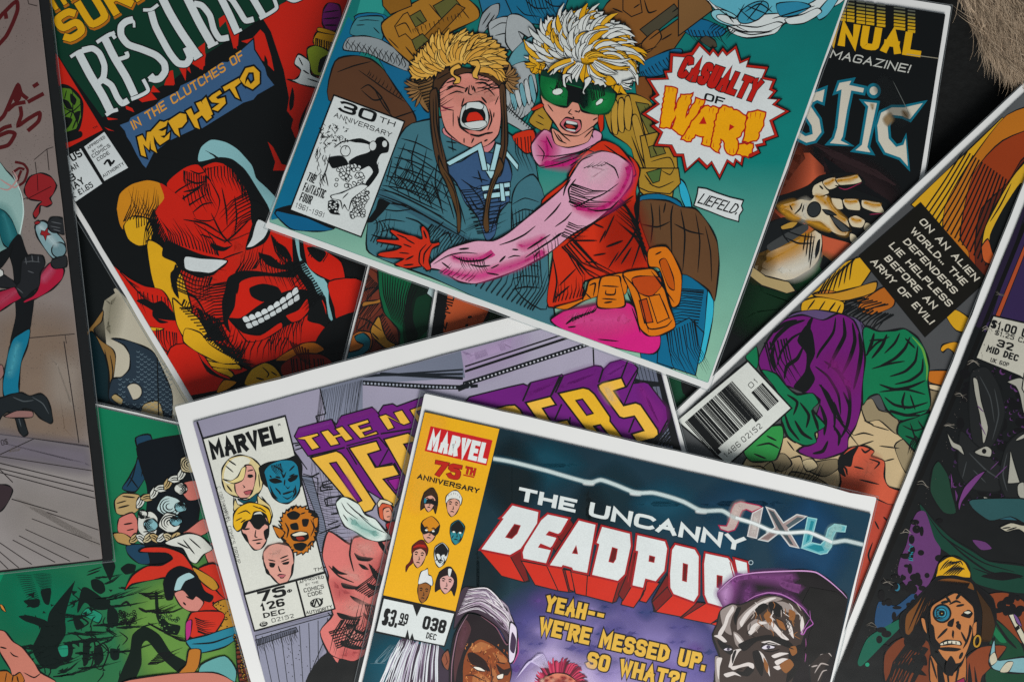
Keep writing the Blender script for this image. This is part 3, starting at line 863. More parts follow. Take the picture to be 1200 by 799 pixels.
    p("191b1c", "220,440 330,470 350,520 330,570 300,535 270,525 240,555 245,480", 0)
    sf("0c2f28", "330,470 360,480 350,540 330,560", 10, .8)
    el("d8e2dc", 192, 480, 28, 18, -10, .6); p("d8e2dc", "392,535 415,517 430,520 420,540 395,553", .6)
    hat("175,470 230,455", 8, 3, -18, 1.1); hat("370,530 440,500", 8, -6, -20, 1.1)
    spiky("d9dedb", "50,270 75,200 105,150 150,90 190,110 240,70 300,60 400,60 460,100 540,140 580,200 600,290 605,400 560,450 490,440 420,450 340,420 280,390 180,370 110,360 70,320", 3.2, 4.2, 1.0)
    Yw = "dba31e"
    for q in ("50,300 110,310 130,350 80,390 50,370", "140,170 200,110 215,95 210,150 240,200 270,260 250,310 220,260 180,200", "270,65 330,50 390,60 400,100 350,105 310,100", "380,80 440,95 470,100 450,150 410,130",
              "480,130 550,150 575,220 590,260 560,230 500,170", "310,220 390,180 430,240 370,280 400,310 340,370 310,300", "420,250 470,235 500,280 510,300 450,280", "420,400 470,400 500,440 450,450", "470,450 520,455 545,480 500,490", "250,330 280,340 270,370 250,355", "180,340 210,350 205,380 175,365", "490,350 540,330 530,370"):
        p(Yw, q, .9)
    Wl = ["d9dedb", "d9dedb", "cfd6d4", "dba31e", "e0ad30"]
    locks("d9dedb", 328, 300, 285, 250, 165, 375, 36, .76, 1.02, 5.0, .24, Wl)
    locks("d9dedb", 328, 310, 280, 240, 172, 368, 31, .58, .93, 5.0, .28, Wl)
    locks("d9dedb", 325, 320, 270, 225, 180, 360, 25, .36, .76, 5.0, .34, Wl)
    locks("d9dedb", 320, 330, 250, 180, 195, 345, 14, .15, .55, 5.0, .4, Wl)
    locks("dba31e", 90, 330, 60, 60, 60, 220, 5, .2, 1.0, 5.0, .3, ["dba31e", "e0ad30"]); locks("dba31e", 510, 440, 70, 60, -30, 120, 5, .2, 1.0, 5.0, -.3, ["dba31e", "d9dedb"])
    locks("d9dedb", 335, 300, 250, 150, 18, 162, 22, .30, .92, 5.0, -.25, Wl + ["d9dedb"], .1)
    p("d9dedb", "215,400 240,390 265,395 235,410 232,440 240,465 220,450", 1); p("d9dedb", "330,420 355,405 370,420 350,450 330,480 335,500 320,490 330,450", 1)
    ls("90,330 130,340 150,370|80,360 110,370|480,470 510,500|530,460 570,470|560,420 600,410|540,440 590,440", 1)

    # ---- white corner box
    part("price_box#anniversary", None, "white anniversary box with black lettering and a pen drawing")
    Z(330, 100, .2377)
    p("d2dada", "258,50! 606,180! 392,748! 42,615!", 1.4, 0)
    part("lettering#anniversary", "price_box#anniversary")
    T("30", 276, 126, 458, 188, 56, .2, pw=1.75, gap=.3); T("TH", 478, 180, 556, 207, 27, .15, pw=1.4)
    T("ANNIVERSARY", 256, 157, 538, 258, 24, .15, pw=1.1, gap=.45)
    part("lettering#series", "price_box#anniversary")
    T("THE", 120, 468, 160, 486, 44, .13, gap=.35); T("FANTASTIC", 102, 520, 208, 561, 44, .13, gap=.3); T("FOUR", 85, 568, 142, 590, 44, .13, gap=.35)
    T("1961-1991", 66, 602, 208, 655, 26, .12, gap=.6)
    part("pen_drawing", "price_box#anniversary")
    p("191b1c", "330,275 390,262 450,285 470,260 500,255 530,285 525,330 490,340 470,380 480,430 430,500 415,480 450,430 430,400 380,420 330,380 370,350 430,330 440,300", 0)
    p("d2dada", "350,285 420,290 440,310 380,340 350,330", 0); el("d2dada", 450, 300, 18, 24, 10, .6); el("d2dada", 508, 290, 12, 16, 0, 0)
    for i in range(46):
        el("d2dada", random.uniform(260, 400), random.uniform(390, 500), random.uniform(8, 13), random.uniform(7, 10), random.uniform(0, 90), .7)
    for i in range(60):
        u, v = random.random(), random.random()
        el("d2dada", 360 + u * 70 - v * 20, 520 + v * 130, random.uniform(7, 12), random.uniform(6, 10), random.uniform(0, 90), .7)
    el("d2dada", 315, 325, 24, 26, 0, .8); p("191b1c", "230,360 300,350 330,390 300,400 250,410", 0)
    p("d2dada", "300,530 390,490 425,500 350,560 330,620 310,590 300,610 290,570 250,560 245,545", .9)
    p("191b1c", "228,590 250,565 285,590 276,625 290,640 240,632", 0)
    for i in range(14): el("d2dada", random.uniform(235, 280), random.uniform(575, 632), 7, 6, 0, .6)
    for i in range(60):
        x, y = random.uniform(190, 330), random.uniform(190, 300)
        l(f"{x},{y} {x+random.uniform(-14,14)},{y+random.uniform(-12,12)} {x+random.uniform(-14,14)},{y+random.uniform(-4,24)}", .6)
    for i in range(26):
        x, y = random.uniform(165, 220), random.uniform(300, 480)
        l(f"{x},{y} {x+random.uniform(-8,8)},{y+16} {x+random.uniform(-12,12)},{y+34}", .6)
    ls("260,310 300,280 380,270|240,340 220,420 190,480|215,430 230,500|330,530 300,560|400,390 480,400|430,500 480,380", .9)

    # ---- starburst caption
    part("starburst", None)
    Z(750, 40, .2254)
    star = "28,232! 132,228! 120,192! 150,190! 155,100! 215,105! 265,95! 303,42! 360,98! 378,72! 405,105! 430,70! 452,98! 500,58! 525,140! 572,120! 560,160! 668,172! 645,225! 708,237! 688,285! 712,297! 680,335! 735,340! 705,368! 780,404! 690,455! 718,535! 650,560! 655,580! 610,590! 625,620! 575,645! 540,640! 530,690! 500,665! 490,695! 455,670! 413,758! 370,680! 345,705! 300,660! 232,722! 215,640! 175,640! 150,590! 70,585! 100,520! 52,480! 80,465! 5,418! 82,365! 50,335! 80,315!"
    P = _pts(star)
    zx, zy, k = B_.z
    cx, cy = zx + 395 * k, zy + 395 * k
    def scl(f): return " ".join(f"{(cx+(q[0]-cx)*f-zx)/k},{(cy+(q[1]-cy)*f-zy)/k}!" for q in P)
    p("b3261c", star, 1.2, 0); p("d3dadb", scl(.935), .5, 0)
    part("lettering#casualty", "starburst")
    T("CASUALTY", 186, 222, 590, 358, 122, .25, c="b8221c", gap=.22, pw=.8, out=1.1, grow=0, slant=.12)
    T("OF", 328, 345, 432, 375, 40, .2, pw=1.5, gap=.3)
    part("lettering#war", "starburst")
    W = ["132,275 192,288 178,405 212,318 272,312 235,440 290,335 335,347 225,532 165,492 185,425 155,492 102,487", "335,378 420,388 405,470 390,595 320,574 332,535 286,524 262,560 214,548 262,470",
         "366,588 398,420 430,375 500,398 550,430 556,470 522,530 498,545 522,612 482,632 452,620 432,556 416,546 408,618", "562,410 610,400 650,412 640,470 602,556 560,566 534,560 546,500", "512,577 585,574 580,620 560,642 500,626"]
    def jag(q, a):
        P = _pts(q); o = []
        for i in range(len(P)):
            A, Bq = P[i], P[(i + 1) % len(P)]
            o.append(((A[0] - zx) / k, (A[1] - zy) / k))
            d = math.hypot(Bq[0] - A[0], Bq[1] - A[1]); n = int(d / 3.0)
            for m in range(1, n):
                t = m / n
                o.append(((A[0] + (Bq[0] - A[0]) * t - zx) / k + random.uniform(-a, a), (A[1] + (Bq[1] - A[1]) * t - zy) / k + random.uniform(-a, a)))
        return " ".join(f"{x},{y}" for x, y in o)
    Wj = [jag(q, 5) for q in W]
    for q in Wj: p("b8221c", q, 2.2, 0, "a81f1a"); p("e9a514", q, .5, 0, "b8221c")
    p("b8221c", "330,430! 345,470! 305,470!", 0, 0); p("b8221c", "465,470! 490,485! 460,505!", 0, 0)
    
    for x, y, dx, dy in ((150, 280, -2, 28), (170, 285, 0, 20), (240, 325, -8, 24), (310, 350, -8, 20), (360, 390, -3, 22), (380, 390, -4, 26), (575, 415, -4, 28), (600, 410, -3, 26), (625, 415, -6, 30), (440, 385, -4, 22), (235, 545, 4, -26), (250, 550, 6, -22), (345, 570, 2, -22), (380, 590, 2, -24), (465, 620, 0, -22), (485, 620, -2, -26)):
        l(f"{x},{y} {x+dx},{y+dy}", 1.0, "b8221c", 2)
    # ---- the artist's tag
    part("signature_tag")
    Z(800, 200, .25)
    p("d3dadb", "72,80! 110,85! 160,105! 220,125! 285,140! 275,165! 282,185! 265,210! 262,240! 200,222! 120,190! 52,165! 60,140! 68,110!", 1.2, 0)
    part("lettering#tag", "signature_tag")
    T("LIEFELD.", 66, 152, 248, 208, 52, .13, gap=.22, slant=.35, pw=.9)
# ================================================================== the dark blue comic with the block title
def hair_strands(cx, cy, n, r0, r1, a0, a1, w, c, sq=1.0, bend=.1):
    for i in range(n):
        a = math.radians(a0 + (a1 - a0) * (i + random.random()) / n)
        q0, q1 = r0 * random.uniform(.8, 1.2), r1 * random.uniform(.85, 1.1)
        m = (q0 + q1) / 2
        l(f"{cx+q0*math.cos(a)},{cy+q0*math.sin(a)*sq} {cx+m*math.cos(a+bend)},{cy+m*math.sin(a+bend)*sq} {cx+q1*math.cos(a)},{cy+q1*math.sin(a)*sq}", w * random.uniform(.6, 1.3), c, 1)
def art_night():
    part("illustration")
    Z()
    grad("490,470! 1040,590! 960,960! 390,840!", ["14282e", "0f3a4e", "0d2c3c", "0f3c48"], 12)
    for x, y, rx, ry, c in ((640, 545, 40, 25, "0e4a5c"), (720, 580, 30, 30, "10303a"), (780, 590, 34, 22, "0c4d63"), (870, 590, 50, 24, "123e58"), (950, 640, 40, 60, "15456a"), (600, 560, 30, 40, "152226"), (560, 680, 26, 40, "12282e"), (690, 600, 18, 26, "152429"), (840, 640, 30, 30, "0d455e"), (470, 780, 40, 30, "17576a"), (930, 700, 40, 40, "123a5a")):
        sf(c, f"{x-rx},{y} {x},{y-ry} {x+rx},{y} {x},{y+ry}", 26, .75)
    # violet mist
    sf("4d4a86", "600,720 660,690 760,705 850,740 860,820 760,840 620,830 580,770", 44, .85)
    sf("8478b4", "640,735 700,720 790,735 830,770 820,830 640,830 610,780", 36, .8)
    sf("b3a4d2", "610,770 660,750 720,770 740,800 720,850 600,850", 30, .85)
    sf("cbbfe2", "620,790 660,780 690,800 680,850 610,850", 22, .8)
    for i in range(40):
        x, y = random.uniform(600, 860), random.uniform(695, 790)
        r = random.uniform(7, 22)
        sf(random.choice(["5b5699", "9d8fc8", "3c4a84", "7168ac", "6a4f9a"]), f"{x-r},{y} {x},{y-r*.6} {x+r},{y} {x},{y+r*.7}", r * 1.1, random.uniform(.25, .6))
    # bolt of lightning
    part("lightning_bolt")
    bolt = "578,537 600,541 640,551 657,556 690,565 704,562 722,568 745,577 765,577 785,582 802,588 822,598 846,598 860,606 884,613 905,622 922,624 946,623 962,629 975,635 990,633 1004,636 1012,638"
    sl(bolt, 13, "1d4f64", .5); sl(bolt, 7, "6f98a4", .5); 
    l(bolt, 3.6, "d0d8d9", 0); 
    for a, b in ((690, 565), (745, 577), (822, 598), (905, 622)): sf("e2e8e8", f"{a-5},{b-2} {a+6},{b-1} {a+5},{b+3} {a-6},{b+2}", 3, .9)
    # small logo
    part("event_logo")
    Z(840, 580, .15)
    def lg(c1, c2, q, edge):
        p(c1, q, 1.1, 0, edge); 
    A = "b5a29e"; Cc = "5aa7b2"
    lg(A, 0, "15,235! 30,265! 90,285! 140,270! 165,220! 185,150! 200,120! 230,110! 275,130! 355,95! 330,80! 185,50! 140,65! 115,110! 95,200! 75,240!", "a02048")
    sf("d8c8c2", "120,150 150,80 200,70 190,100 150,180 120,240", 12, .6)
    lg("a59a98", 0, "280,140! 358,98! 310,335! 240,318!", "c9c9c9"); sf("d6d0cc", "290,180 320,160 300,300 270,300", 10, .6)
    lg("9b8a88", 0, "385,92! 450,115! 520,215! 625,150! 700,165! 555,265! 640,410! 570,395! 490,290! 400,360! 325,345! 455,250!", "c2c8c8")
    p("3f4a50", "400,110! 445,130! 510,240! 600,390! 570,380! 480,260!", 0, 0); p("4c5a60", "540,235! 630,170! 680,178! 560,255!", 0, 0); p("7d6b69", "350,338! 400,345! 480,285! 465,270!", 0, 0)
    lg(Cc, 0, "710,172! 780,185! 735,365! 665,400!", "8fc4c8"); p("1d7f8e", "735,200! 760,205! 720,350! 695,370!", 0, 0)
    lg(Cc, 0, "660,410! 745,370! 810,385! 845,350! 870,260! 920,225! 1010,240! 1000,285! 930,280! 905,330! 895,400! 860,450! 810,460!", "8fc4c8")
    sf("9fd0d0", "870,300 900,250 980,255 920,265 890,350 860,420", 10, .7); p("1d7f8e", "700,405! 760,385! 820,395! 840,430! 790,440!", 0, 0)
    Z(); sl(bolt, 7, "c9dcdc", .5); l("862,606 884,613 905,622 922,624 946,623 962,629 975,635", 3.2, "d6dedf", 0)
    # heading
    part("heading_lettering")
    T("THE", 606, 585.5, 674, 600.5, 15.5, .24, c="cfd8d8", pw=1.45, gap=.3, slant=-.04)
    T("UNCANNY", 689, 604, 871, 646, 16.5, .23, c="cfd8d8", pw=1.45, gap=.26, slant=-.04)
    # block title
    part("block_title")
    Z(555, 560, .2253)
    R1, R2, RL = "c42c1c", "701b1a", "8e1f22"
    def ext(q, c=R1): p(c, q, 1.0, 0)
    ext("30,372! 145,508! 262,540! 290,535! 250,420! 190,405!"); ext("190,405! 248,372! 262,440! 288,530! 265,540!", R2)
    ext("248,430! 320,555! 440,585! 380,455!"); ext("380,455! 440,585! 495,592! 462,470!"); ext("462,470! 495,592! 525,590! 500,490!", R2); ext("475,475! 500,580! 525,590! 508,480!")
    ext("505,485! 530,600! 585,612! 592,505!"); ext("592,505! 585,612! 722,648! 755,540!"); ext("755,540! 722,648! 742,640! 800,520! 790,490!", R2)
    ext("500,210! 520,240! 450,340! 435,310! 460,270!", R2); ext("412,360! 440,310! 460,330! 425,380!", R2)
    Z(720, 570, .2253)
    ext("70,495! 35,612! 100,628! 165,535! 90,515!"); ext("170,490! 130,592! 165,602! 235,500!"); ext("160,535! 130,595! 150,560! 168,500!", R2); ext("55,480! 20,560! 45,590! 90,515! 110,330! 100,330!", R2)
    ext("275,455! 195,590! 205,645! 305,560!", R2); ext("305,560! 205,648! 345,675! 430,605!"); ext("275,520! 195,600! 215,648! 300,565!", R2)
    ext("430,600! 345,680! 470,700! 480,605!", R2); ext("475,605! 352,682! 500,712! 600,640! 560,620!"); ext("500,712! 560,690! 575,710! 540,725!")
    Z(555, 560, .2253)
    Wh = "d0d8d9"
    letters = ["200,136! 342,172! 334,242! 248,370! 190,404! 32,372! 148,212! 135,208! 150,196!",
               "385,183! 500,208! 456,284! 440,295! 394,280! 384,292! 430,304! 436,312! 412,356! 400,366! 350,345! 343,356! 408,370! 380,447! 255,421! 250,385! 262,352! 348,215!",
               "545,214! 640,238! 594,498! 514,481! 508,468! 466,456! 460,466! 388,455!",
               "665,246! 817,284! 822,352! 790,500! 752,538! 610,505! 648,345! 634,338!"]
    for q in letters: p(Wh, q, 2.0, 0, "9c1f24")
    for q in ("168,306! 213,240! 242,247! 226,286! 198,313!", "533,352! 540,392! 515,388!", "704,432! 722,360! 747,368! 738,420! 726,438!"): p("5e1718", q, 1.0, 0, "9c1f24")
    Z(720, 570, .2253)
    for q in ("115,245! 266,280! 279,320! 264,438! 216,496! 164,482! 152,530! 88,515! 118,338! 105,335!",
              "315,296! 420,321! 443,360! 440,562! 415,602! 304,560! 286,525! 284,450! 295,325!",
              "470,340! 592,366! 612,392! 640,480! 600,640! 482,606! 464,560! 461,400!", "620,370! 692,390! 700,480! 640,470!"): p(Wh, q, 2.0, 0, "9c1f24")
    for q in ("183,358! 209,365! 205,392! 180,386!", "358,398! 380,405! 374,492! 354,486!", "534,460! 560,465! 556,530! 533,520!"): p("5e1718", q, 1.0, 0, "9c1f24")
    ls("70,495 100,330|600,390 620,470", 1.1, "9c1f24", 0)
    el(None, 709, 393, 11, 11, 0, .7, oc="9fb4bc")
    # yellow words
    part("speech_lettering")
    Z(600, 600, .249)
    yk = dict(c="d3a940", gap=.3, out=1.5, oc="17181c", pw=1.0)
    T("YEAH--", 150, 462, 428, 524, 76, .24, **yk)
    T("WE'RE MESSED UP.", 118, 568, 905, 746, 80, .24, **yk)
    T("SO WHAT?!", 345, 728, 800, 832, 78, .24, **yk)
    # ---- figures along the foot of the cover
    part("printed_figure#elder", None, "white haired figure in a dark brown hood mask")
    Z(420, 620, .224)
    sf("17586c", "120,620 300,560 420,620 420,860 60,860", 30, .7)
    p("3a2f3e", "230,560 320,600 420,610 480,690 480,900 130,900 180,700", 0)
    for i in range(60):
        x0 = random.uniform(215, 420); d = (x0 - 320) * .55
        l(f"{x0},{570+random.uniform(0,40)} {x0-30+d*.4},{690+random.uniform(-20,20)} {x0-60+d},{random.uniform(780,900)}", random.uniform(.7, 2.2), random.choice(["cdd3da", "c3c3d0", "9a8ea6", "d8dee2", "6d5a72"]), 1)
    for i in range(8): l(f"{210-i*6},600 {120-i*4+random.uniform(-20,20)},690 {60+i*12},700", .6, "5e7f8c", 1)
    p("403340", "530,330 560,300 620,310 720,360 800,450 822,520 835,640 800,640 740,520 620,440 560,440 500,520 515,400", 1)
    for i in range(75):
        t = random.random(); f = random.uniform(-1, 1)
        x0, y0 = 515 + 60 * t, 450 - 140 * t
        l(f"{x0},{y0} {x0+110-10*t},{y0-50+60*t+20*f} {740+60*random.random()-20*t},{470+f*50-40*t} {808+20*random.random()},{540+60*random.random()}", random.uniform(.6, 1.6), random.choice(["cbc6cf", "b9aebc", "8f7f96", "ddd8de", "4c3a4c", "a592a8"]), 1)
    p("8a4f38", "445,650 470,630 480,690 470,735 445,715 435,680", 1); ls("455,650 465,690 455,710", 1, "4a221c")
    p("1f171c", "575,440 630,450 700,500 770,590 800,640 832,560 836,640 812,690 780,680 700,610 620,580 560,640 545,720 530,860 480,860 480,700 500,560 540,480", 1)
    p("4d2f33", "560,470 590,520 560,600 520,720 505,800 500,700 520,570", 0); sf("6a4450", "555,490 570,540 540,620 530,580", 8, .6)
    l("575,440 520,540 490,700 485,860", 1.2, "8a6a7a", 1); l("640,450 720,510 775,600 812,560", 1.3, "7a5060", 1); l("835,560 836,640 810,700", 1.6, "b04a86", 1)
    p("84421f", "555,660 600,590 640,570 720,610 780,670 800,740 790,800 760,860 560,860 545,760", 1)
    for q in ("590,620 640,585 700,610 660,630 610,640", "700,640 760,660 780,690 740,690", "600,760 640,750 690,790 650,830 600,820", "700,720 730,770 720,830 700,800"): p("a5663a", q, 0)
    for i in range(110):
        x, y = random.uniform(560, 790), random.uniform(585, 800)
        l(f"{x},{y} {x+random.uniform(-9,9)},{y+random.uniform(4,9)} {x+random.uniform(-8,8)},{y+random.uniform(10,18)}", .9, random.choice(["c0743a", "cf8f52", "3a1a10", "5a2a14", "b05a2c"]), 1)
    p("26120d", "570,650 600,640 660,680 690,740 640,720 590,700", 0); p("26120d", "720,700 760,730 800,720 780,760 740,750", 0)
    p("e2ddd2", "600,715 640,718 665,738 625,735", .8); p("e2ddd2", "725,762 760,750 755,775 730,780", .8)
    ls("580,690 640,700 680,745|600,690 650,690|560,760 600,760 660,790|690,700 700,780 680,830|720,690 770,700|580,800 640,830", 1.4, "26120d")
    part("printed_figure#burst", None, "red haired figure in a violet glow")
    Z(600, 600, .249)
    sf("d9c8ea", "90,760 200,690 340,740 360,860 80,860", 30, .7)
    for i in range(60):
        a = math.radians(185 + i * 2.9)
        r = random.uniform(110, 140)
        l(f"{225+70*math.cos(a)},{820+62*math.sin(a)} {225+r*math.cos(a)*.86},{820+r*math.sin(a)*.92} {225+r*math.cos(a+.05)*.98},{820+r*math.sin(a+.05)}", 3.4, random.choice(["7a1434", "a02248", "c23a5a", "4c0d26"]), 2)
    p("c9775e", "130,830 150,780 200,755 260,760 310,800 320,860 130,860", .8)
    for i in range(60):
        x, y = random.uniform(140, 310), random.uniform(770, 830)
        sf(random.choice(["e2a489", "b04a40", "e7c2ae", "9c3a3a"]), f"{x-8},{y} {x},{y-6} {x+8},{y} {x},{y+6}", 4, .7)
    for i in range(12): l(f"{20+i*8},{780-i*10} {80+i*6},{700-i*3} {140+i*3},{730}", .7, "c9bfe0", 1)
    p("d7cfe0", "-10,520 20,540 25,600 10,690 -15,700", 1); p("3a2a44", "0,560 20,600 10,660 -10,640", 0)
    part("printed_figure#chrome", None, "glossy dark faced figure in a violet cap")
    Z(820, 650, .1865)
    p("191319", "110,235 210,140 330,110 480,100 620,95 720,105 800,150 870,210 925,270 900,420 850,620 800,860 130,860 100,760 120,640 80,500 150,340", 1.2)
    sf("8a4a8e", "120,230 200,150 240,130 230,200 200,290 160,330 140,280", 14, .85); sf("b88ac0", "130,230 180,180 190,240 170,300 150,290", 10, .8)
    sf("6d3a74", "270,230 310,190 330,260 280,300", 16, .8); sf("7c447f", "220,135 360,115 520,110 600,140 520,160 560,190 640,215 560,200 440,170 300,150", 12, .8)
    sf("5c3060", "330,260 440,230 560,240 640,330 660,360 560,270 460,250", 10, .8)
    l("110,235 215,138 330,112 480,102 640,98 730,108 810,160 890,230 925,270", 1.6, "c392c6", 1); l("290,290 350,255 430,235 510,245 580,280 650,335 690,390", 1.5, "a86cab", 1)
    l("690,345 695,400 710,430 670,460 650,495 635,490 660,450 690,400", 1.3, "a35aa6", 1); l("665,520 668,600 660,670", 1.2, "8a4a80", 1)
    p("3a302c", "130,345 200,305 250,312 330,280 420,250 500,260 580,290 640,340 668,400 650,520 610,640 540,860 130,860 95,740 128,640 82,510 105,440", 1)
    HI, MD, BR = "cdc7c4", "8d837f", "85552c"
    for q in ("130,350 200,310 235,325 205,380 190,440 200,500 160,480 140,430", "240,400 300,335 390,275 470,258 520,275 450,300 380,330 320,380 270,440 235,470", "210,480 250,500 290,560 270,590 225,560", "450,300 520,290 580,320 620,370 560,360 500,340", "95,640 130,650 120,740 130,860 100,800", "390,420 440,400 480,440 520,500 470,480 420,460", "300,440 350,400 390,420 360,470 310,500"): p(MD, q, 0)
    for q in ("205,318 165,380 150,430 118,480 112,520 140,495 168,440 185,390 215,345", "250,420 290,360 360,305 440,268 480,268 400,305 330,350 285,410 262,450", "215,490 240,505 285,560 300,575 270,570 235,535", "305,480 335,435 385,415 425,425 375,440 340,480 315,505", "430,395 470,430 520,490 560,530 520,525 465,470", "540,400 575,440 590,520 570,500 550,450", "385,545 440,535 500,545 550,560 490,562 430,555", "88,505 130,500 170,540 150,545 115,520", "205,600 190,660 180,700 200,700 220,650 250,600 300,580 260,585", "190,700 240,690 300,672 335,680 340,705 320,720 305,695 250,705 210,720", "450,630 500,610 560,615 520,628 470,645", "470,665 520,645 565,655 520,670 485,690", "460,700 500,690 520,700 490,720", "105,650 140,645 125,700 120,780 108,740", "370,600 400,625 430,690 440,760 420,720 395,660", "640,380 655,430 640,500 630,440", "150,745 210,730 260,760 220,750 170,765"):
        p(HI, q, 0)
    for q in ("350,330 400,300 430,320 390,360 350,380", "430,300 470,290 520,330 500,390 450,360", "230,330 260,330 235,390 225,440 212,400", "240,560 330,520 440,500 560,540 600,590 540,575 440,535 360,540 300,590 270,600", "110,530 170,560 210,600 190,625 130,580", "300,700 340,720 300,760 240,745 230,725 270,730", "330,610 370,600 400,680 390,760 350,700", "560,600 640,560 640,660 590,760 540,800 560,690", "200,640 215,600 230,600 205,680"):
        p("171210", q, 0)
    for q in ("400,380 430,350 460,400 440,440", "480,400 520,420 540,470 500,450", "560,340 600,360 590,410 560,400", "500,690 560,650 590,690 540,740", "400,640 430,690 425,740 405,700", "560,580 600,570 610,610 580,630"): p(BR, q, 0)
    for i in range(34):
        a, b = random.uniform(300, 620), random.uniform(285, 480)
        l(f"{a},{b} {a+random.uniform(-26,26)},{b+22} {a+random.uniform(-16,36)},{b+48}", 1.0, random.choice(["cdc7c4", "8a5a30", "171210", "171210", "a89c94"]), 1)
    p("cfcad6", "385,578 420,560 470,570 462,584 410,592", .8); el("4a4458", 430, 575, 11, 10, 0, .4); p("cfcad6", "148,592 175,577 203,588 180,603", .8); el("4a4458", 178, 589, 9, 8, 0, .3)
    ls("385,565 430,548 490,560|400,600 450,605 500,590|150,578 185,568 210,585|230,720 270,715|560,620 600,680 580,760|520,560 590,590", 1.3, "120e0d")
    p("2a2422", "690,700 730,640 800,605 830,630 790,700 760,800 700,800", 1); ls("685,695 740,630 800,608 828,635|720,740 760,680 810,690|740,790 770,730 800,720|700,700 740,690", 1.6, "a59c98")
    p("141116", "690,200! 860,230! 915,275! 880,480! 830,610! 760,620! 690,690! 660,600! 690,480! 715,430! 695,360! 640,300!", 0)
    l("690,345 695,400 710,430 670,460 650,495 635,490 660,450 690,400", 1.3, "a35aa6", 1)
    # ---- yellow corner strip
    part("corner_strip")
    Z()
    p("e0a81e", "497.4,482.8! 585.2,502.4! 533.2,717.5! 448.6,699!", 0, 0)
    sf("f0bd3a", "500,490 520,495 500,590 478,590", 14, .5)
    part("publisher_badge", "corner_strip")
    Z(440, 480, .2003)
    p("bf2026", "322,95! 685,178! 650,326! 288,240!", 0, 0)
    part("lettering#badge", "corner_strip")
    T("MARVEL", 302, 232, 646, 314, 116, .235, c="d6dddd", gap=.34, pw=.95, grow=2, slant=.0)
    part("lettering#seventy", "corner_strip")
    T("75", 336, 380, 490, 412, 88, .24, c="b3261c", gap=.28, pw=1.3, out=.6, oc="6e1512"); T("TH", 520, 372, 580, 386, 44, .24, c="b3261c", gap=.2, out=.4, oc="6e1512"); l("514,380 578,394", 1.6, "b3261c", 0)
    part("lettering#anniv", "corner_strip")
    T("ANNIVERSARY", 242, 402, 604, 490, 31, .22, gap=.32, pw=1.25)
    def head(n, lab, x, y, rx, ry, skin, hair, style, rot=8):
        part(f"portrait#{n}", "corner_strip", lab)
        c, s = math.cos(math.radians(rot)), math.sin(math.radians(rot))
        def q(pts): return " ".join(f"{x+(u*rx)*c-(v*ry)*s},{y+(u*rx)*s+(v*ry)*c}" for u, v in pts)
        if style == 'long': p(hair, q([(-.9, -.6), (0, -1.15), (.9, -.6), (1.1, .4), (1.0, 1.1), (.6, .7), (-.6, .7), (-1.05, 1.0), (-1.1, .2)]), .8)
        if style == 'tail': p(hair, q([(-.7, -.3), (-.9, .6), (-1.3, 1.0), (-1.2, 1.5), (-.95, 1.0), (-.5, .6)]), .6)
        p(skin, q([(-.75, -.5), (0, -.95), (.75, -.5), (.72, .2), (.45, .75), (0, 1.05), (-.45, .75), (-.72, .2)]), .8)
        if style in ('long', 'short', 'tail', 'wave'):
            p(hair, q([(-.85, 0), (-.9, -.6), (-.3, -1.1), (.3, -1.15), (.9, -.6), (.85, .0), (.6, -.35), (.1, -.5), (-.5, -.35)]), .7)
            hat(q([(-.7, -.7), (0, -1.0), (.7, -.7)]), 6, -.2, 2.2, .5)
        if style == 'hood':
            p(hair, q([(-.85, .1), (-.85, -.6), (0, -1.1), (.85, -.6), (.85, .1), (.5, -.15), (.15, .1), (-.15, .1), (-.5, -.15)]), .7)
            p("191b1c", q([(-.9, .1), (-.95, -.5), (-.5, -.1), (-.1, .15), (.1, .15), (.5, -.1), (.95, -.5), (.9, .1), (.55, .4), (0, .2), (-.55, .4)]), .4)
        if style == 'shade':
            p("191b1c", q([(-.7, -.4), (0, -.9), (.7, -.4), (.6, .1), (.2, .0), (0, .2), (-.2, .0), (-.6, .1)]), 0)
            ls(q([(.3, .2), (.5, .5), (.2, .8)]) + "|" + q([(-.3, .3), (-.5, .6)]), .8)
        if style == 'crest': p(hair, q([(-.8, -.5), (-.7, -1.5), (-.2, -1.75), (.1, -1.9), (.3, -1.4), (.7, -1.3), (1.0, -.8), (.9, -.5), (.1, -.7)]), .7)
        for sx in (-.35, .35):
            l(q([(sx - .2, -.12), (sx, -.2), (sx + .2, -.1)]), .9)
            if style in ('hood', 'shade'): el("e0e2da", x + sx * rx * c - .0 * s, y + sx * rx * s + .05 * ry, rx * .14, ry * .07, rot, 0)
            else: l(q([(sx - .15, .0), (sx + .15, .0)]), 1.0)
        l(q([(0, .1), (.1, .38), (-.08, .4)]), .7); l(q([(-.22, .64), (0, .6), (.22, .64)]), .9)
    H = "cf9a86"
    head(1, "masked woman with long dark hair", 318, 530, 44, 64, H, "3c2a1c", 'long'); p("191b1c", "285,530 320,520 362,540 355,560 320,548 288,550", 0); p("2f7f96", "288,515 300,525 292,545 284,540", 0)
    head(2, "white haired man", 455, 552, 52, 70, H, "d5d8d4", 'short')
    head(3, "face under an orange cap with a dark mask", 318, 702, 58, 74, H, "c9831c", 'hood')
    head(4, "teal shaded face", 477, 712, 54, 74, "2a7f8a", "191b1c", 'shade')
    Z(420, 620, .224)
    head(5, "red and black haired woman with a plait", 318, 132, 46, 66, H, "5e1c18", 'tail'); p("a62418", "285,95 310,78 345,80 355,95 320,90", 0)
    head(6, "pale face with ink shadows", 432, 130, 48, 66, "cfd8d8", "191b1c", 'shade'); ls("400,110 410,150 430,180|450,140 470,110|420,160 445,165", 1)
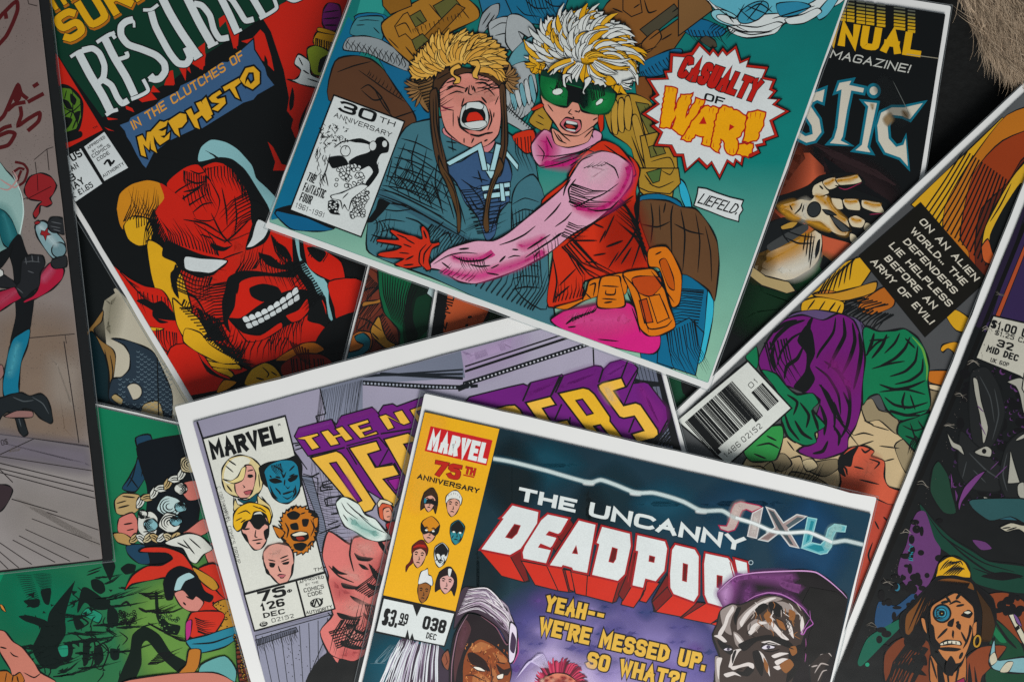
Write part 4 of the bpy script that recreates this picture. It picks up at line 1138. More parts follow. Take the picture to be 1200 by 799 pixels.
    head(7, "brown faced woman with swept white hair", 342, 320, 42, 62, "8f5a2a", "d5dadb", 'crest')
    head(8, "pale woman with long black hair and a white streak", 462, 270, 50, 64, "d0a09a", "241a1e", 'long'); p("d5d8d8", "470,205 490,208 480,245 470,240", .4)
    part("price_box#month", None, "white price and issue box notched top and bottom")
    p("191b1c", "126,342! 512,428! 452,614! 82,538!", 0, 0)
    p("d0d8d8", "134,362! 285,394! 305,455! 328,404! 500,440! 448,606! 292,574! 282,540! 268,575! 258,520! 245,563! 94,530!", 0, 0)
    part("lettering#month", "price_box#month")
    T("$3.", 118, 498, 198, 514, 92, .17, gap=.25, slant=.06, pw=.85); T("99", 210, 488, 254, 498, 56, .17, gap=.3, pw=.85); l("206,492 242,500", 1.6, INK, 0)
    part("lettering#issue", "price_box#month")
    T("038", 330, 518, 450, 546, 72, .22, gap=.26, pw=.95); T("DEC", 352, 568, 404, 580, 33, .17, gap=.3, pw=.95)
# ================================================================== the white bordered comic with yellow and purple lettering
def art_group():
    part("illustration")
    Z()
    grad("225,490! 790,345! 900,800! 330,960!", ["8d8ba0", "a9a3b8", "7f8494", "8a8a9e"], 10)
    # architecture
    Z(400, 400, .25)
    sf("b39ec4", "560,40 800,-40 800,60 600,130", 40, .8)
    grad("-60,190! 560,40! 580,170! -60,210!", ["72798b", "6b7284", "687082", "808598"], 5)
    for i in range(3):
        p("1e2329", f"{100+i*40},{160-i*8}! 570,{128+i*22-i*3}! 570,{136+i*22}! {100+i*40},{170-i*6}!", 0, 0)
    p("191c20", "-80,186! 30,178! 400,200! 560,205! 640,200! 640,215! 550,225! 380,224! 30,200! -80,205!", 0, 0)
    for i in range(34): el("98a0ae", 40 + i * 17, 192 + min(i, 26) * .9, 5, 5, 0, 0)
    Z(600, 400, .25)
    for a, b, w in ((-20, -60, 1.2), (0, -30, .9), (-10, 0, 1.6)): l(f"{-220},{150+a+b*.2} {360},{-40+a+b*.2}", w, INK, 0, 0)
    p("191c20", "-230,190! 380,-5! 400,10! -230,215!", 0, 0)
    for i in range(34): el("b9bcc6", -220 + i * 18, 200 - i * 5.8, 4.5, 4.5, 0, 0)
    p("191c20", "-260,210! -200,190! -200,215! -250,235!", 0, 0)
    ls("570,-20 578,150|380,20 384,120", 1, INK, 0, 0)
    p("5f6678", "560,70! 700,120! 760,300! 830,560! 640,520! 600,300!", 0, 0)
    for i in range(9): l(f"{570+i*20},{70+i*8} {690+i*14},{520}", .8, "2a2f36", 0, 0)
    p("1b1e22", "570,170! 600,180! 690,190! 700,210! 600,215! 575,200!", 0)
    hat("620,480 760,490", 22, 40, -70, 1.2)
    p("1b1d20", "672,125! 700,135! 820,540! 760,525!", 0, 0)
    Z(200, 400, .25)
    grad("700,215! 900,165! 900,380! 735,420!", ["767d90", "6c7284", "7b8194", "80869a"], 4)
    ls("700,220 728,340|680,350 690,380|680,350 725,340|690,380 730,370|560,480 640,470|570,500 640,600|620,620 690,640 690,800|640,640 660,760|720,740 800,720|720,740 730,770 800,760|700,680 760,660|700,680 705,700 760,690", 1, INK, 0, 0)
    hat("700,230 900,180", 30, 3, 160, .35)
    Z(340, 450, .2003)
    p("6f7689", "65,535! 130,545! 200,800! 240,1000! 110,1000! 150,760!", .9, 0); hat("70,545 190,1000", 40, 50, 4, .35)
    ls("190,575 245,560|190,575 195,605 250,600|215,665 290,655|215,665 220,710 290,700|240,760 320,750|130,540 170,520|30,360 90,345|30,385 110,360", 1, INK, 0, 0)
    Z(200, 600, .249)
    p("7d7f92", "690,180! 900,120! 900,420! 760,560! 650,800! 400,800! 400,560! 760,470!", 0, 0)
    p("878a9e", "400,580! 760,480! 740,560! 640,800! 440,830!", .8, 0)
    for i in range(8): l(f"{430+i*44},{580-i*12} {480+i*36},820", .9, "2a2d33", 0, 0)
    p("5a5e6e", "400,600! 590,540! 600,560! 410,625!", .8, 0); hat("410,600 590,550", 22, 4, 14, .7)
    for i in range(26): el(INK, 540 + random.uniform(0, 140), 620 + i * 6, 3, 2, 40, 0)
    ls("700,190 860,140|720,260 880,200|740,60 790,40|745,80 790,70|700,100 800,60", 1, INK, 0, 0)
    # ---- title
    part("title_lettering")
    Z(340, 450, .2003)
    Pu, Ye = "6a1f78", "e2b243"
    p(Pu, "25,305! 50,255! 240,205! 270,235! 300,185! 480,135! 515,170! 545,125! 600,115! 625,130! 790,70! 800,300! 610,720! 130,420! 105,420!", 1.2, 0)
    sf("8a3a98", "60,262 230,222 220,240 60,285", 5, .5); sf("86308c", "300,200 480,150 490,165 300,215", 5, .5)
    ls("245,205 270,260|515,165 530,200|110,420 320,370|330,360 520,310|520,310 570,370|330,370 390,470|600,460 520,480|530,290 720,260", 1.2, INK, 0, 0)
    for q in ("35,318! 160,285! 170,300! 130,315! 175,370! 128,385! 85,325!", "178,278! 222,266! 255,300! 290,290! 262,260! 305,245! 370,320! 325,335! 300,305! 268,315! 290,350! 238,362!",
              "340,240! 455,205! 465,225! 400,245! 412,262! 470,245! 480,265! 425,282! 438,300! 505,275! 515,290! 410,318!", "518,188! 560,175! 640,220! 605,165! 655,150! 705,225! 665,240! 575,195! 610,255! 572,268!", "700,150! 780,120! 790,140! 740,160! 760,190! 800,180! 800,210! 745,225!"):
        p(Ye, q, 1.2, 0)
    p(Ye, "120,430! 270,390! 300,405! 330,440! 500,700! 480,735! 420,755! 395,750!", 1.5, 0)
    p(Pu, "232,462! 270,455! 420,680! 398,690!", 1.3, 0); sf("8c2a90", "300,540 330,545 395,660 380,665", 6, .7)
    p(Ye, "345,372! 505,332! 530,385! 455,408! 505,485! 605,470! 640,530! 545,555! 640,670! 610,720! 560,690!", 1.5, 0)
    p("8c1f86", "570,560! 640,545! 650,600! 615,620!", 1, 0)
    p(Ye, "548,322! 690,285! 760,330! 665,350! 720,440! 800,430! 800,700! 660,520!", 1.5, 0)
    ls("455,410 500,490|520,480 575,380|610,460 640,520", 1.2, INK, 0, 0)
    Z(600, 410, .16667)
    p(Pu, "-480,520! -300,330! -20,260! 80,238! 110,252! 130,230! 335,178! 350,172! 360,180! 585,110! 625,115! 645,135! 690,90! 820,55! 885,128! 880,165! 850,235! 930,225! 960,235! 1085,400! 1095,490! 1040,590! 900,660! 500,620! 60,500!", 1.3, 0)
    sf("7d2a8c", "640,200 680,110 800,75 830,100 770,180", 10, .7); sf("7a2686", "340,280 380,190 590,130 610,200 560,250", 14, .6); sf("7a2686", "90,330 150,250 320,205 280,310", 12, .5); sf("8a2a8e", "900,250 1070,410 1080,480 1030,560 930,400", 12, .6)
    ls("820,60 770,190|885,130 805,260|850,235 790,380|640,135 610,230|360,180 305,300|335,185 270,325|130,232 75,360|345,185 275,320|860,480 820,580|1040,590 1095,490|350,380 300,490|410,470 400,530", 1.4, INK, 0, 0)
    for q in ("-200,430! -40,390! 20,385! 60,420! 90,480! -200,440!", "95,370! 270,325! 310,385! 215,410! 280,510! 390,490! 420,540! 200,520!", "325,305! 500,265! 540,275! 580,310! 690,470! 690,500! 790,630! 690,610! 620,525! 575,535! 615,590! 520,560!",
              "605,250! 635,230! 770,195! 800,260! 715,288! 785,390! 870,370! 905,385! 1025,560! 1030,595! 1000,620! 880,650! 840,590! 925,565! 860,465! 785,480! 755,470! 615,280!"):
        p(Ye if q[0] != '3' else "dfae2c", q, 1.7, 0)
    sf("ecd08a", "640,270 680,260 720,350 690,350", 14, .5)
    p(Pu, "450,355! 495,345! 570,445! 525,458!", 1.4, 0); p(Pu, "585,535! 620,527! 680,605! 640,598!", 1.2, 0)
    # ---- figures
    part("printed_figure#bather", None, "bare muscular pink torso behind white feathers")
    Z(200, 600, .249)
    p("191b1c", "740,470 800,560 760,640 690,700 640,820 900,900 1000,860 980,700", 0)
    p("d0746f", "748,300 760,240 800,215 860,190 900,200 920,480 800,700 760,680 735,640 720,560 770,480 760,420 752,360", 1.3)
    Z(400, 600, .249)
    p("d0746f", "-60,90 40,150 60,120 120,105 190,100 260,60 240,300 200,480 140,640 60,700 0,690 -60,660 -100,560 -40,480 -80,400 -60,300 -90,200", 1.3)
    sf("dd8f88", "60,150 130,140 170,220 120,260 60,220", 22, .6); sf("dd8f88", "20,420 100,400 130,520 60,560 10,520", 24, .6); sf("bd5a5c", "-40,330 10,340 40,380 -20,400", 14, .6); sf("bd5a5c", "20,640 80,650 60,690 0,680", 14, .6)
    for q in ("60,190 90,205 150,215 130,230 80,225", "80,240 110,250 130,270 100,265", "0,330 60,345 90,350 60,362 10,355", "40,390 80,405 120,425 160,440 110,440 60,415", "-20,470 60,490 100,485 60,505 0,500", "100,470 150,500 160,520 120,505", "0,600 60,620 110,640 60,645 0,625", "20,520 60,530 70,545 30,545"):
        p(INK, q, 0)
    sf("e3a097", "70,150 140,140 150,190 90,185", 14, .6); sf("e3a097", "10,270 70,280 90,320 20,310", 16, .6); sf("e3a097", "30,445 110,420 120,460 60,470", 14, .6); sf("c25f5e", "150,250 215,210 200,330 150,330", 16, .6); sf("c25f5e", "120,520 190,440 150,600 110,600", 16, .6); sf("e3a097", "20,560 80,560 90,600 30,600", 12, .6)
    for q in ("170,120 200,150 215,200 195,180 175,150", "-40,250 -10,275 30,290 -5,292 -40,275", "120,330 160,345 190,340 160,365 130,355", "60,545 100,560 130,550 110,575 70,565"): p(INK, q, 0)
    hat("130,240 190,300", 10, 14, 26, 1.2); hat("60,360 130,400", 9, 26, -24, 1.2); hat("0,505 90,500", 10, -16, 40, 1.2); hat("0,625 110,645", 12, 20, -50, 1.1); hat("110,430 170,445", 7, 14, 34, 1.1); hat("-60,560 -20,640", 8, 40, -20, 1.1)
    ls("50,120 40,200 60,280|-60,250 -10,300 60,330|0,560 60,600 120,600", 1.3)
    p("191b1c", "-10,690 60,700 140,650 170,560 230,330 120,800 -20,800", 0)
    Z(340, 450, .2003)
    p("cfdcd6", "270,690 300,660 340,665 400,700 440,760 500,790 560,860 600,900 520,920 440,900 380,860 320,830 290,770 275,730", 1.2)
    ls("300,690 330,740 400,790|330,690 380,740 460,800|350,780 420,840 520,870|310,760 340,800|400,760 480,830 560,870", 1); sf("8fc0b8", "350,790 440,820 520,880 420,870", 12, .6)
    p("c85a3a", "515,720 540,690 580,695 605,740 600,790 560,800 525,780", 1.1); p("d9977f", "545,730 580,720 600,760 585,800 550,790", .9); p("d8d0b8", "510,700 530,672 570,680 600,700 590,705 540,695 520,720", .8)
    ls("560,745 580,740|565,775 585,772|550,800 620,840", .9); p("b3242c", "560,820 620,800 640,900 600,980 570,960 590,900", 1.1); p("c22a4a", "590,880 630,850 640,920 610,960", .9)
    # ---- corner box
    part("corner_box")
    Z(225, 480, .16273)
    p("cdd0c8", "78,208! 672,45! 960,1185! 382,1330!", 1.5, 0)
    l("38,88 78,208 382,1330", 1.4, INK, 0, 0)
    part("lettering#publisher", "corner_box")
    T("MARVEL", 148, 362, 662, 226, 132, .25, gap=.2, pw=.95); T("R", 622, 118, 640, 113, 16, .2)
    part("lettering#copyright", "corner_box")
    T("C 1983 MARVEL", 178, 556, 258, 812, 26, .1, gap=.7); 
    Z(240, 590, .2002)
    T("MARVEL COMICS GROUP", 96, 0, 190, 350, 22, .11, gap=.7)
    part("lettering#mark", "corner_box")
    T("TM", 640, 398, 690, 385, 20, .15, gap=.4, pw=1.3)
    Z(225, 480, .16273)
    part("portrait#blonde", "corner_box", "woman with a pale blonde bob and a high collar")
    p("cfc08c", "215,500 220,420 270,350 350,325 430,345 490,400 515,480 505,560 480,600 420,640 300,620 240,580", 1.2)
    p("d3d4c4", "230,470 250,400 300,350 370,335 420,360 400,400 350,470 280,530 240,520", 0)
    p("d39a8c", "380,400 430,400 460,460 450,540 430,600 400,630 350,635 315,590 310,530 350,500 385,450", 1)
    p("d8c88a", "225,500 300,530 370,500 390,410 360,420 330,480 280,510", .9)
    l("400,470 440,470", 1.4); p(INK, "398,480 420,470 445,478 420,490", 0); l("400,440 445,430", 1); ls("365,540 380,555 370,560|370,590 430,575", 1); p("a8545a", "375,590 430,578 420,605 390,610", .5)
    p("12505c", "330,640 400,650 470,600 475,640 440,675 370,672", .9); ls("240,400 300,450|260,360 320,400|250,540 290,590|480,460 490,560|300,620 300,680 310,720|500,620 560,700", 1.1)
    p("cdbb80", "470,620 500,640 560,690 580,760 560,800 520,760 480,700", .9); p("cdbb80", "310,640 330,680 360,690 330,740 300,720", .9)
    part("portrait#blue", "corner_box", "stern man's face coloured blue with a dark collar of hair")
    p("191b1c", "485,420 520,390 600,370 700,350 760,330 790,400 790,500 770,560 560,560 500,500", 1)
    p("1d7590", "520,450 560,390 640,362 720,360 765,410 780,500 775,580 740,640 690,672 630,665 580,620 545,550", 1.3)
    for q in ("555,500 600,490 640,505 650,520 600,530 570,520", "690,500 730,470 765,470 750,500 710,520", "640,440 660,470 680,440 670,480 655,490", "655,600 700,585 735,580 700,600 660,610", "560,540 590,600 620,640 580,620", "745,540 755,600 720,640 740,590", "670,540 690,560 710,545 690,570", "650,620 690,635 730,610 690,645"): p(INK, q, 0)
    ls("600,480 640,490|700,480 740,460|670,500 665,545|600,560 640,600|560,470 575,490|590,400 640,430 655,450|700,440 740,400|620,575 640,610|740,560 730,600", 1.3); hat("570,400 640,385", 8, 6, 12, .8)
    Z(240, 590, .2002)
    part("portrait#fair", "corner_box", "fair haired man with dark sideburns")
    p("d39a8c", "210,120 240,90 360,80 375,150 360,220 330,262 290,268 250,220 220,170", 1.2)
    p("191b1c", "220,110 270,70 330,60 360,90 375,130 350,120 320,150 290,140 260,100 240,140 215,150", 0); p("191b1c", "215,170 245,180 260,230 240,215", 0); p("191b1c", "345,160 378,140 375,190 355,210", 0)
    p("d9aa22", "168,130 170,60 200,20 260,-10 330,5 375,30 390,80 380,120 360,70 330,45 290,50 270,90 230,110 210,150 190,160", 1.2)
    ls("190,60 240,40 270,60|210,110 240,90|320,20 360,50|180,100 220,80|280,10 330,30", 1); ls("225,150 265,145|310,140 350,120|300,150 295,190 310,195|275,215 340,205|300,232 330,228", 1.3)
    part("portrait#shouter", "corner_box", "orange shouting face with spiky hair and beard")
    p(INK, "400,130 440,150 460,60 520,10 600,30 660,60 670,140 640,230 560,290 500,260 450,210", 0)
    spiky("b86e20", "450,150 455,70 510,30 580,20 630,70 650,130 635,220 590,285 530,280 475,220", 3, 4, .9)
    for q in ("480,60 520,40 560,60 540,90 500,90", "500,120 540,110 550,150 510,150", "570,90 610,90 600,130 575,130", "500,180 540,160 600,165 610,200 580,220 520,215", "520,235 570,225 600,240 570,275 530,265"): p(INK, q, 0)
    p("d8d4c0", "510,178 560,162 600,170 590,182 530,190", .5); p("8e2a22", "535,195 570,190 585,205 550,212", 0); ls("470,110 490,150 480,200|620,90 640,140 620,190|430,120 460,150|640,100 670,90|640,150 672,160|425,180 460,190|560,60 590,50|470,220 500,250|600,250 630,215", 1.3); p("b86e20", "400,130 450,150 470,170 440,200 420,180", 1); p("b86e20", "635,90 665,80 660,130 645,140", .9)
    part("portrait#bald", "corner_box", "bald person with arched eyebrows")
    p("d39a8c", "342,320 345,280 375,245 430,230 490,245 518,290 522,350 510,410 485,455 455,468 425,460 380,410 355,370", 1.3)
    sf("dfb0a2", "370,290 400,260 450,260 440,310 390,320", 16, .6)
    p(INK, "352,370 372,385 385,420 360,405", 0); p(INK, "510,360 524,345 515,395 505,405", 0)
    ls("375,345 415,350|445,340 495,320|370,325 415,335|440,320 490,300|430,360 440,390 450,395|425,420 440,412 475,415|440,432 465,430", 1.2); p(INK, "378,352 412,350 405,370 385,370", 0); p(INK, "455,345 495,335 488,352 462,355", 0); p("b4626a", "428,420 450,412 475,416 455,432", .4)
    part("price_box#december", None, "issue price box with approval stamp")
    p("cdd0c8", "232,528! 706,400! 762,612! 292,742!", 1.5, 0); l("536,450 590,660", 1.6, INK, 0, 0); l("232,528 706,400", 1.6, INK, 0, 0)
    part("lettering#price", "price_box#december")
    T("75", 320, 575, 482, 535, 62, .22, pw=1.75, gap=.3); T("¢", 484, 522, 514, 514, 26, .2, pw=1.4)
    T("126", 330, 628, 472, 594, 46, .2, pw=1.7, gap=.35); T("DEC", 346, 668, 472, 640, 30, .2, pw=1.7, gap=.4); T("02152", 394, 694, 524, 664, 24, .13, pw=1.3, gap=.5)
    el(INK, 345, 702, 25, 15, -14, 0); T("CC", 332, 710, 362, 702, 16, .2, c="cdd0c8", gap=.3)
    part("lettering#stamp", "price_box#december")
    T("APPROVED", 556, 468, 700, 436, 19, .15, gap=.5, pw=1.2, arc=6); T("BY THE", 592, 480, 668, 462, 14, .15, gap=.5); T("COMICS", 582, 518, 700, 492, 24, .16, gap=.45, pw=1.2); T("CODE", 606, 544, 690, 525, 24, .16, gap=.45, pw=1.2); T("AUTHORITY", 596, 645, 748, 608, 20, .17, gap=.45, pw=1.2, arc=-5)
    ls("620,570 640,600 655,560 675,595 690,550|640,560 630,590|670,552 690,580", 1.2, INK, 0); el(None, 655, 578, 36, 24, -14, .8)
# ================================================================== the comic with the grinning red mask
def art_mask():
    part("illustration")
    Z(50, 0, .2333)
    G = "0d3a2c"
    p(G, "-300,-300! 1500,-600! 1500,-200! 1120,80! 780,300! 660,400! 300,590! 65,270! -100,100!", 0, 0)
    # red field at the right
    Z(200, 0, .25)
    p("c4281c", "430,85! 520,20! 640,-40! 900,-60! 900,60! 760,280! 700,410! 640,600! 585,650! 565,600! 575,560! 545,520! 555,460! 530,330! 500,240! 470,150!", 0, 0)
    p("c4281c", "330,195! 385,180! 420,140! 440,160! 470,260! 485,335! 440,290! 400,270! 390,215!", 0)
    p("c4281c", "255,90! 290,70! 300,150! 320,160! 315,215! 295,230! 280,170!", 0); p("c4281c", "90,250! 150,210! 165,260! 150,330! 100,300!", 0, 0); p("c4281c", "40,320! 75,300! 70,380!", 0, 0); p("c4281c", "-20,340! 10,330! 20,400!", 0, 0)
    p("c4281c", "225,90! 255,70! 260,100! 230,130!", 0, 0)
    for q in ("570,410 580,450 575,500 560,520 555,480", "670,440 640,500 625,560 610,620 600,640 600,590 615,540 640,490", "440,260 455,290 450,340 440,310"): p(INK, q, 0)
    p("c4281c", "455,665! 480,690! 520,770! 560,780! 540,800! 480,800! 490,760!", 0)
    Z(50, 0, .2333)
    for q in ("480,500! 540,460! 575,500! 500,515!", "555,430! 590,465! 540,465!", "620,400! 650,360! 660,430! 610,430!", "415,530! 450,545! 460,565! 420,550!", "320,590! 380,600! 330,605!", "310,640! 360,660! 330,655!", "735,330! 745,370! 725,350!", "770,250! 815,215! 815,330! 790,350! 765,310!", "945,190! 970,180! 975,250! 955,230!"): p("c4281c", q, 0, 0)
    # corner picture
    p("c4281c", "60,260! 80,285! 305,655! 110,755! 70,700!", 1, 0)
    part("corner_picture")
    p("191b1c", "80,440 130,430 180,470 205,520 200,600 180,660 110,690 90,680", 0)
    p("527a28", "95,440! 140,445! 190,500! 195,590! 170,650! 110,670! 95,600!", 1, 0)
    for q in ("100,500 130,510 150,550 120,545", "140,470 170,500 160,530 140,510", "110,590 150,600 130,640 105,650", "160,570 190,560 175,620"): p(INK, q, 0)
    ls("100,540 150,560 195,520|150,450 150,560 110,670|90,600 150,560 180,640|120,455 110,500|170,600 150,650", 1); p(INK, "90,680 190,660 195,690 110,720", 0)
    T("TM", 255, 652, 277, 640, 10, .2)
    # titles
    part("title_lettering#upper")
    Ys = dict(c="d9a51e", out=.7, oc="191b1c", sh=(1.5, 2.4, "b06a1c"), gap=.32)
    Z()
    T("THE SILVER", 60, 15.5, 190, -62, 24, .22, **Ys)
    T("SURFER", 79, 53, 236, -43, 37, .22, pw=1.05, **Ys)
    part("title_lettering#lower")
    Z(50, 0, .2333)
    def serif(strokes, w=36):
        Wt = "cdd6d8"
        for q, ww in strokes: l(q, ww * .2333 + 1.9, INK, 0) if 0 else _op([(r, rgb(INK)) for r in _strip(_smooth(_pts(q), False, 6), ww * .2333 + 2.4, cap=1)])
        for q, ww in strokes: _op([(r, rgb(Wt)) for r in _strip(_smooth(_pts(q), False, 6), ww * .2333)])
    serif([("178,262 240,380 300,480 345,570", 40), ("140,288 180,262 235,242", 16), ("200,255 250,245 285,270 310,330 305,390 275,420 250,405", 30), ("300,400 345,430 375,490 400,520 430,505", 30), ("318,580 345,562 378,552", 18)])
    serif([("310,190 360,290 420,390 462,480", 38), ("272,215 310,190 362,165", 18), ("312,188 345,172 365,195", 18), ("380,300 425,285 420,262", 20), ("445,500 490,482 530,455 505,400", 18)])
    serif([("455,100 420,110 395,135 395,180 430,225 500,250 570,280 610,320 615,360 590,395 560,400 540,380", 34), ("440,95 458,112 460,140", 12), ("535,400 560,405 590,400", 20)])
    serif([("545,60 565,130 600,200 640,270 680,318 720,322 740,290 720,240", 34), ("505,52 545,50 580,25", 16), ("595,-20 640,70 700,170 780,285", 40), ("760,300 800,275", 14)])
    serif([("700,-60 740,20 790,120 850,225", 40), ("830,240 880,215", 15), ("760,20 800,30 840,80 860,150 890,195 935,190", 30)])
    serif([("860,-80 900,0 940,80 975,160", 36), ("960,170 1000,150", 14), ("905,-30 950,0 990,60 1020,105 1060,98", 28)])
    serif([("1020,-60 1060,0 1110,85", 34), ("1090,95 1140,68 1175,40 1160,-10", 18)])
    serif([("1190,-60 1220,-20 1260,0 1300,-15 1320,-40", 30)])
    # torn caption
    part("caption_banner")
    p("3d5f86", "382,628! 430,610! 440,590! 560,530! 590,500! 680,455! 690,430! 800,380! 900,310! 930,310! 1060,195! 1065,250! 1090,290! 1120,340! 1130,380! 1168,430! 1080,480! 1060,505! 1010,520! 800,650! 790,640! 640,710! 560,770! 520,850! 500,830! 470,780! 440,720! 420,690! 410,660!", 1.3, 0)
    part("lettering#small", "caption_banner")
    T("IN THE CLUTCHES OF", 458, 655, 1015, 296, 46, .17, c="d79a3a", gap=.42, slant=.15, pw=.95)
    part("lettering#large", "caption_banner")
    yl = "dba62a"
    L8 = ["475,690! 500,680! 520,715! 525,665! 555,660! 560,720! 575,770! 545,750! 540,705! 535,755! 505,725! 520,790! 495,780!", "545,660! 590,610! 610,615! 630,605! 620,635! 580,655! 600,660! 620,650! 615,680! 590,685! 610,695! 640,665! 635,700! 590,730! 575,715!",
          "630,610! 690,570! 720,575! 725,610! 700,640! 680,645! 690,690! 665,670!", "720,560! 745,545! 760,580! 790,560! 770,520! 795,510! 850,590! 825,610! 800,580! 775,600! 790,650! 765,640!", "800,510! 820,490! 855,575! 830,590!",
          "850,480! 890,455! 900,470! 870,490! 880,500! 915,490! 920,520! 880,560! 850,550! 890,520! 850,515! 835,495!", "905,440! 985,395! 995,415! 965,440! 990,500! 970,490! 940,445! 915,460!", "990,400! 1020,345! 1060,335! 1090,365! 1090,420! 1055,450! 1015,430! 1030,400! 1045,425! 1065,405! 1060,365! 1035,365! 1020,395! 1015,430!"]
    for q in L8: p(INK, q, 3.4, 0)
    for q in L8: p(yl, q, 0, 0)
    # ---- the mask
    part("printed_mask", None, "grinning red mask lit yellow along one side and pale blue along the other")
    Z(200, 200, .25)
    RD = "c8261a"
    # pale rim
    p("86b9bf", "130,-40 140,-110 190,-145 260,-135 320,-95 380,-30 400,30 440,70 520,160 480,220 450,160 390,60 340,-10 290,-50 220,-60", 1)
    p(RD, "130,10 150,-20 210,-40 260,-30 310,20 350,80 380,160 400,200 395,280 300,340 200,330 80,310 0,330 -60,300 -60,180 0,90 80,130 190,190 160,60 135,0", 1.2)
    hat("140,-10 290,-20 350,60", 24, 6, 26, 1.3); hat("220,-50 390,60", 20, -16, -12, 1.3)
    p(INK, "-60,-60 130,-10 190,190 60,120 -60,60", 0)
    p(RD, "-20,60 60,-10 130,-30 180,40 230,140 200,230 120,230 20,170", 1.0)
    ls("-30,150 40,90 110,50|-20,190 60,130 140,80|20,210 90,160 170,110|70,40 120,60 170,50|90,0 130,15 165,5|60,100 110,90 160,60|100,200 150,160 200,150", 1.5)
    hat("60,0 170,30", 12, 6, 30, 1.2); hat("-10,150 180,60", 14, 10, 26, 1.1)
    # main face
    p(RD, "-60,260 60,220 250,330 380,290 420,330 470,270 580,290 590,400 620,470 690,560 730,650 720,760 640,840 440,900 300,960 100,1000 -60,900 -20,500 0,400", 1.2)
    sf("d6392a", "80,480 200,470 240,560 180,640 60,600", 40, .5); sf("d6392a", "300,330 420,400 560,500 420,520 300,440", 30, .5)
    # yellow side
    Yl = "d9a622"
    Z(0, 200, .25)
    p("c98522", "545,180 560,110 620,60 690,45 750,55 780,100 760,190 720,230 640,215 580,280 560,250", 1.2)
    p("c4271c", "750,60 800,90 900,180 900,300 800,330 760,270 720,200 770,130", 0)
    p(Yl, "580,260 620,215 690,225 720,290 700,340 650,355 600,320", 1.1)
    hat("575,240 720,210", 12, 10, -34, 1.1); hat("640,270 700,250", 6, -8, -36, 1.0); hat("720,180 800,340", 22, -12, 44, 1.3)
    p(Yl, "690,330 750,350 825,430 870,540 905,680 890,780 1000,880 1100,960 960,1000 860,860 800,740 750,620 705,480", 1.2)
    p(RD, "485,400 530,440 600,500 680,540 760,560 800,620 830,720 900,860 800,860 700,760 640,640 560,520", 1)
    p(Yl, "580,560 620,620 660,690 700,730 770,740 740,750 690,745 640,690 600,620", .8)
    for q in ("640,610 680,600 720,620 760,610 800,650 840,700 780,700 730,690 720,660 690,640", "720,640 740,640 735,690 790,710 750,715 715,680"): p(INK, q, 0)
    hat("640,560 790,600", 9, 6, 22, 1.0); hat("560,470 640,560", 8, 20, 16, 1); hat("730,740 830,760", 9, 6, 26, 1.2)
    Z(200, 200, .25)
    # ink: brows, eyes, nose, cheek
    for q in ("-20,330 60,360 150,395 250,415 270,425 240,450 200,490 130,500 60,470 20,430 -40,400", "350,370 380,260 400,200 440,215 470,240 465,300 440,340 400,360", "380,140 430,160 480,220 440,260 400,300 380,240 375,190",
              "270,500 330,470 400,470 480,480 540,470 590,470 580,500 520,500 450,495 380,500 330,520 310,560 300,640 270,700 280,760 250,720 240,620 255,560", "370,550 430,530 500,545 520,580 470,600 430,615 380,590", "415,390 470,400 520,440 570,430 580,470 500,460 450,440",
              "270,690 330,690 400,640 480,590 560,560 640,560 660,620 640,680 560,720 500,750 440,770 380,780 330,760 290,720", "570,300 590,340 600,420 640,470 680,540 720,640 740,740 700,720 640,700 660,620 640,560 600,500 575,440"): p(INK, q, 0)
    hat("20,440 200,500", 16, -4, 24, 1.2); hat("0,340 230,400", 18, -12, -26, 1.2); hat("270,520 250,720", 16, -34, 10, 1.3); hat("360,100 400,220", 10, -34, 26, 1.2); hat("410,380 570,450", 14, 8, 30, 1.2); hat("300,480 400,460", 10, 10, -26, 1.1); hat("640,380 720,420", 9, 6, 26, 1.1); hat("480,740 640,650", 16, -6, 36, 1.2)
    hat("60,600 200,690", 14, -6, 26, 1.1)
    ls("190,200 240,300 290,350|240,80 260,180 265,260|300,120 310,220 300,300|330,60 340,140|140,300 200,320|60,230 160,250 240,300|160,20 190,50|250,340 300,300 370,230|210,430 280,400 340,380|430,400 480,420|60,560 120,600 170,680|280,560 260,640|320,530 310,580", 1.4)
    # teeth
    for k in range(9):
        t0, t1 = k / 9, (k + 1) / 9 - .012
        def up(t): return (335 + 262 * t, 690 - 30 * t - 118 * t ** 1.15 + 14 * math.sin(3.1 * t))
        def lo(t): return (362 + 246 * t, 742 - 10 * t - 132 * t ** 1.2)
        A, B2, C2, D2 = up(t0), up(t1), lo(t1), lo(t0)
        M0, M1 = [((x[0] + y[0]) / 2, (x[1] + y[1]) / 2) for x, y in ((A, D2), (B2, C2))]
        p("cfd8da", f"{A[0]},{A[1]} {(A[0]+B2[0])/2},{(A[1]+B2[1])/2-5} {B2[0]},{B2[1]} {M1[0]},{M1[1]-3} {M0[0]},{M0[1]-3}", .8)
        p("c3ccce", f"{M0[0]+3},{M0[1]+3} {M1[0]+2},{M1[1]+3} {C2[0]},{C2[1]} {D2[0]},{D2[1]}", .8)
    p(RD, "300,720 340,760 420,770 500,720 520,710 520,740 440,790 360,800", .9); p(RD, "540,680 600,650 640,600 650,650 610,700 570,710", .9)
    for q in ("110,690 160,700 230,740 250,800 200,790 150,750", "60,440 30,520 40,600 10,560 0,480", "190,340 250,360 290,352 250,378 200,370", "480,330 540,360 570,420 520,400", "560,420 585,440 570,460 540,440", "40,690 110,780 180,830 120,820 50,760"): p(INK, q, 0)
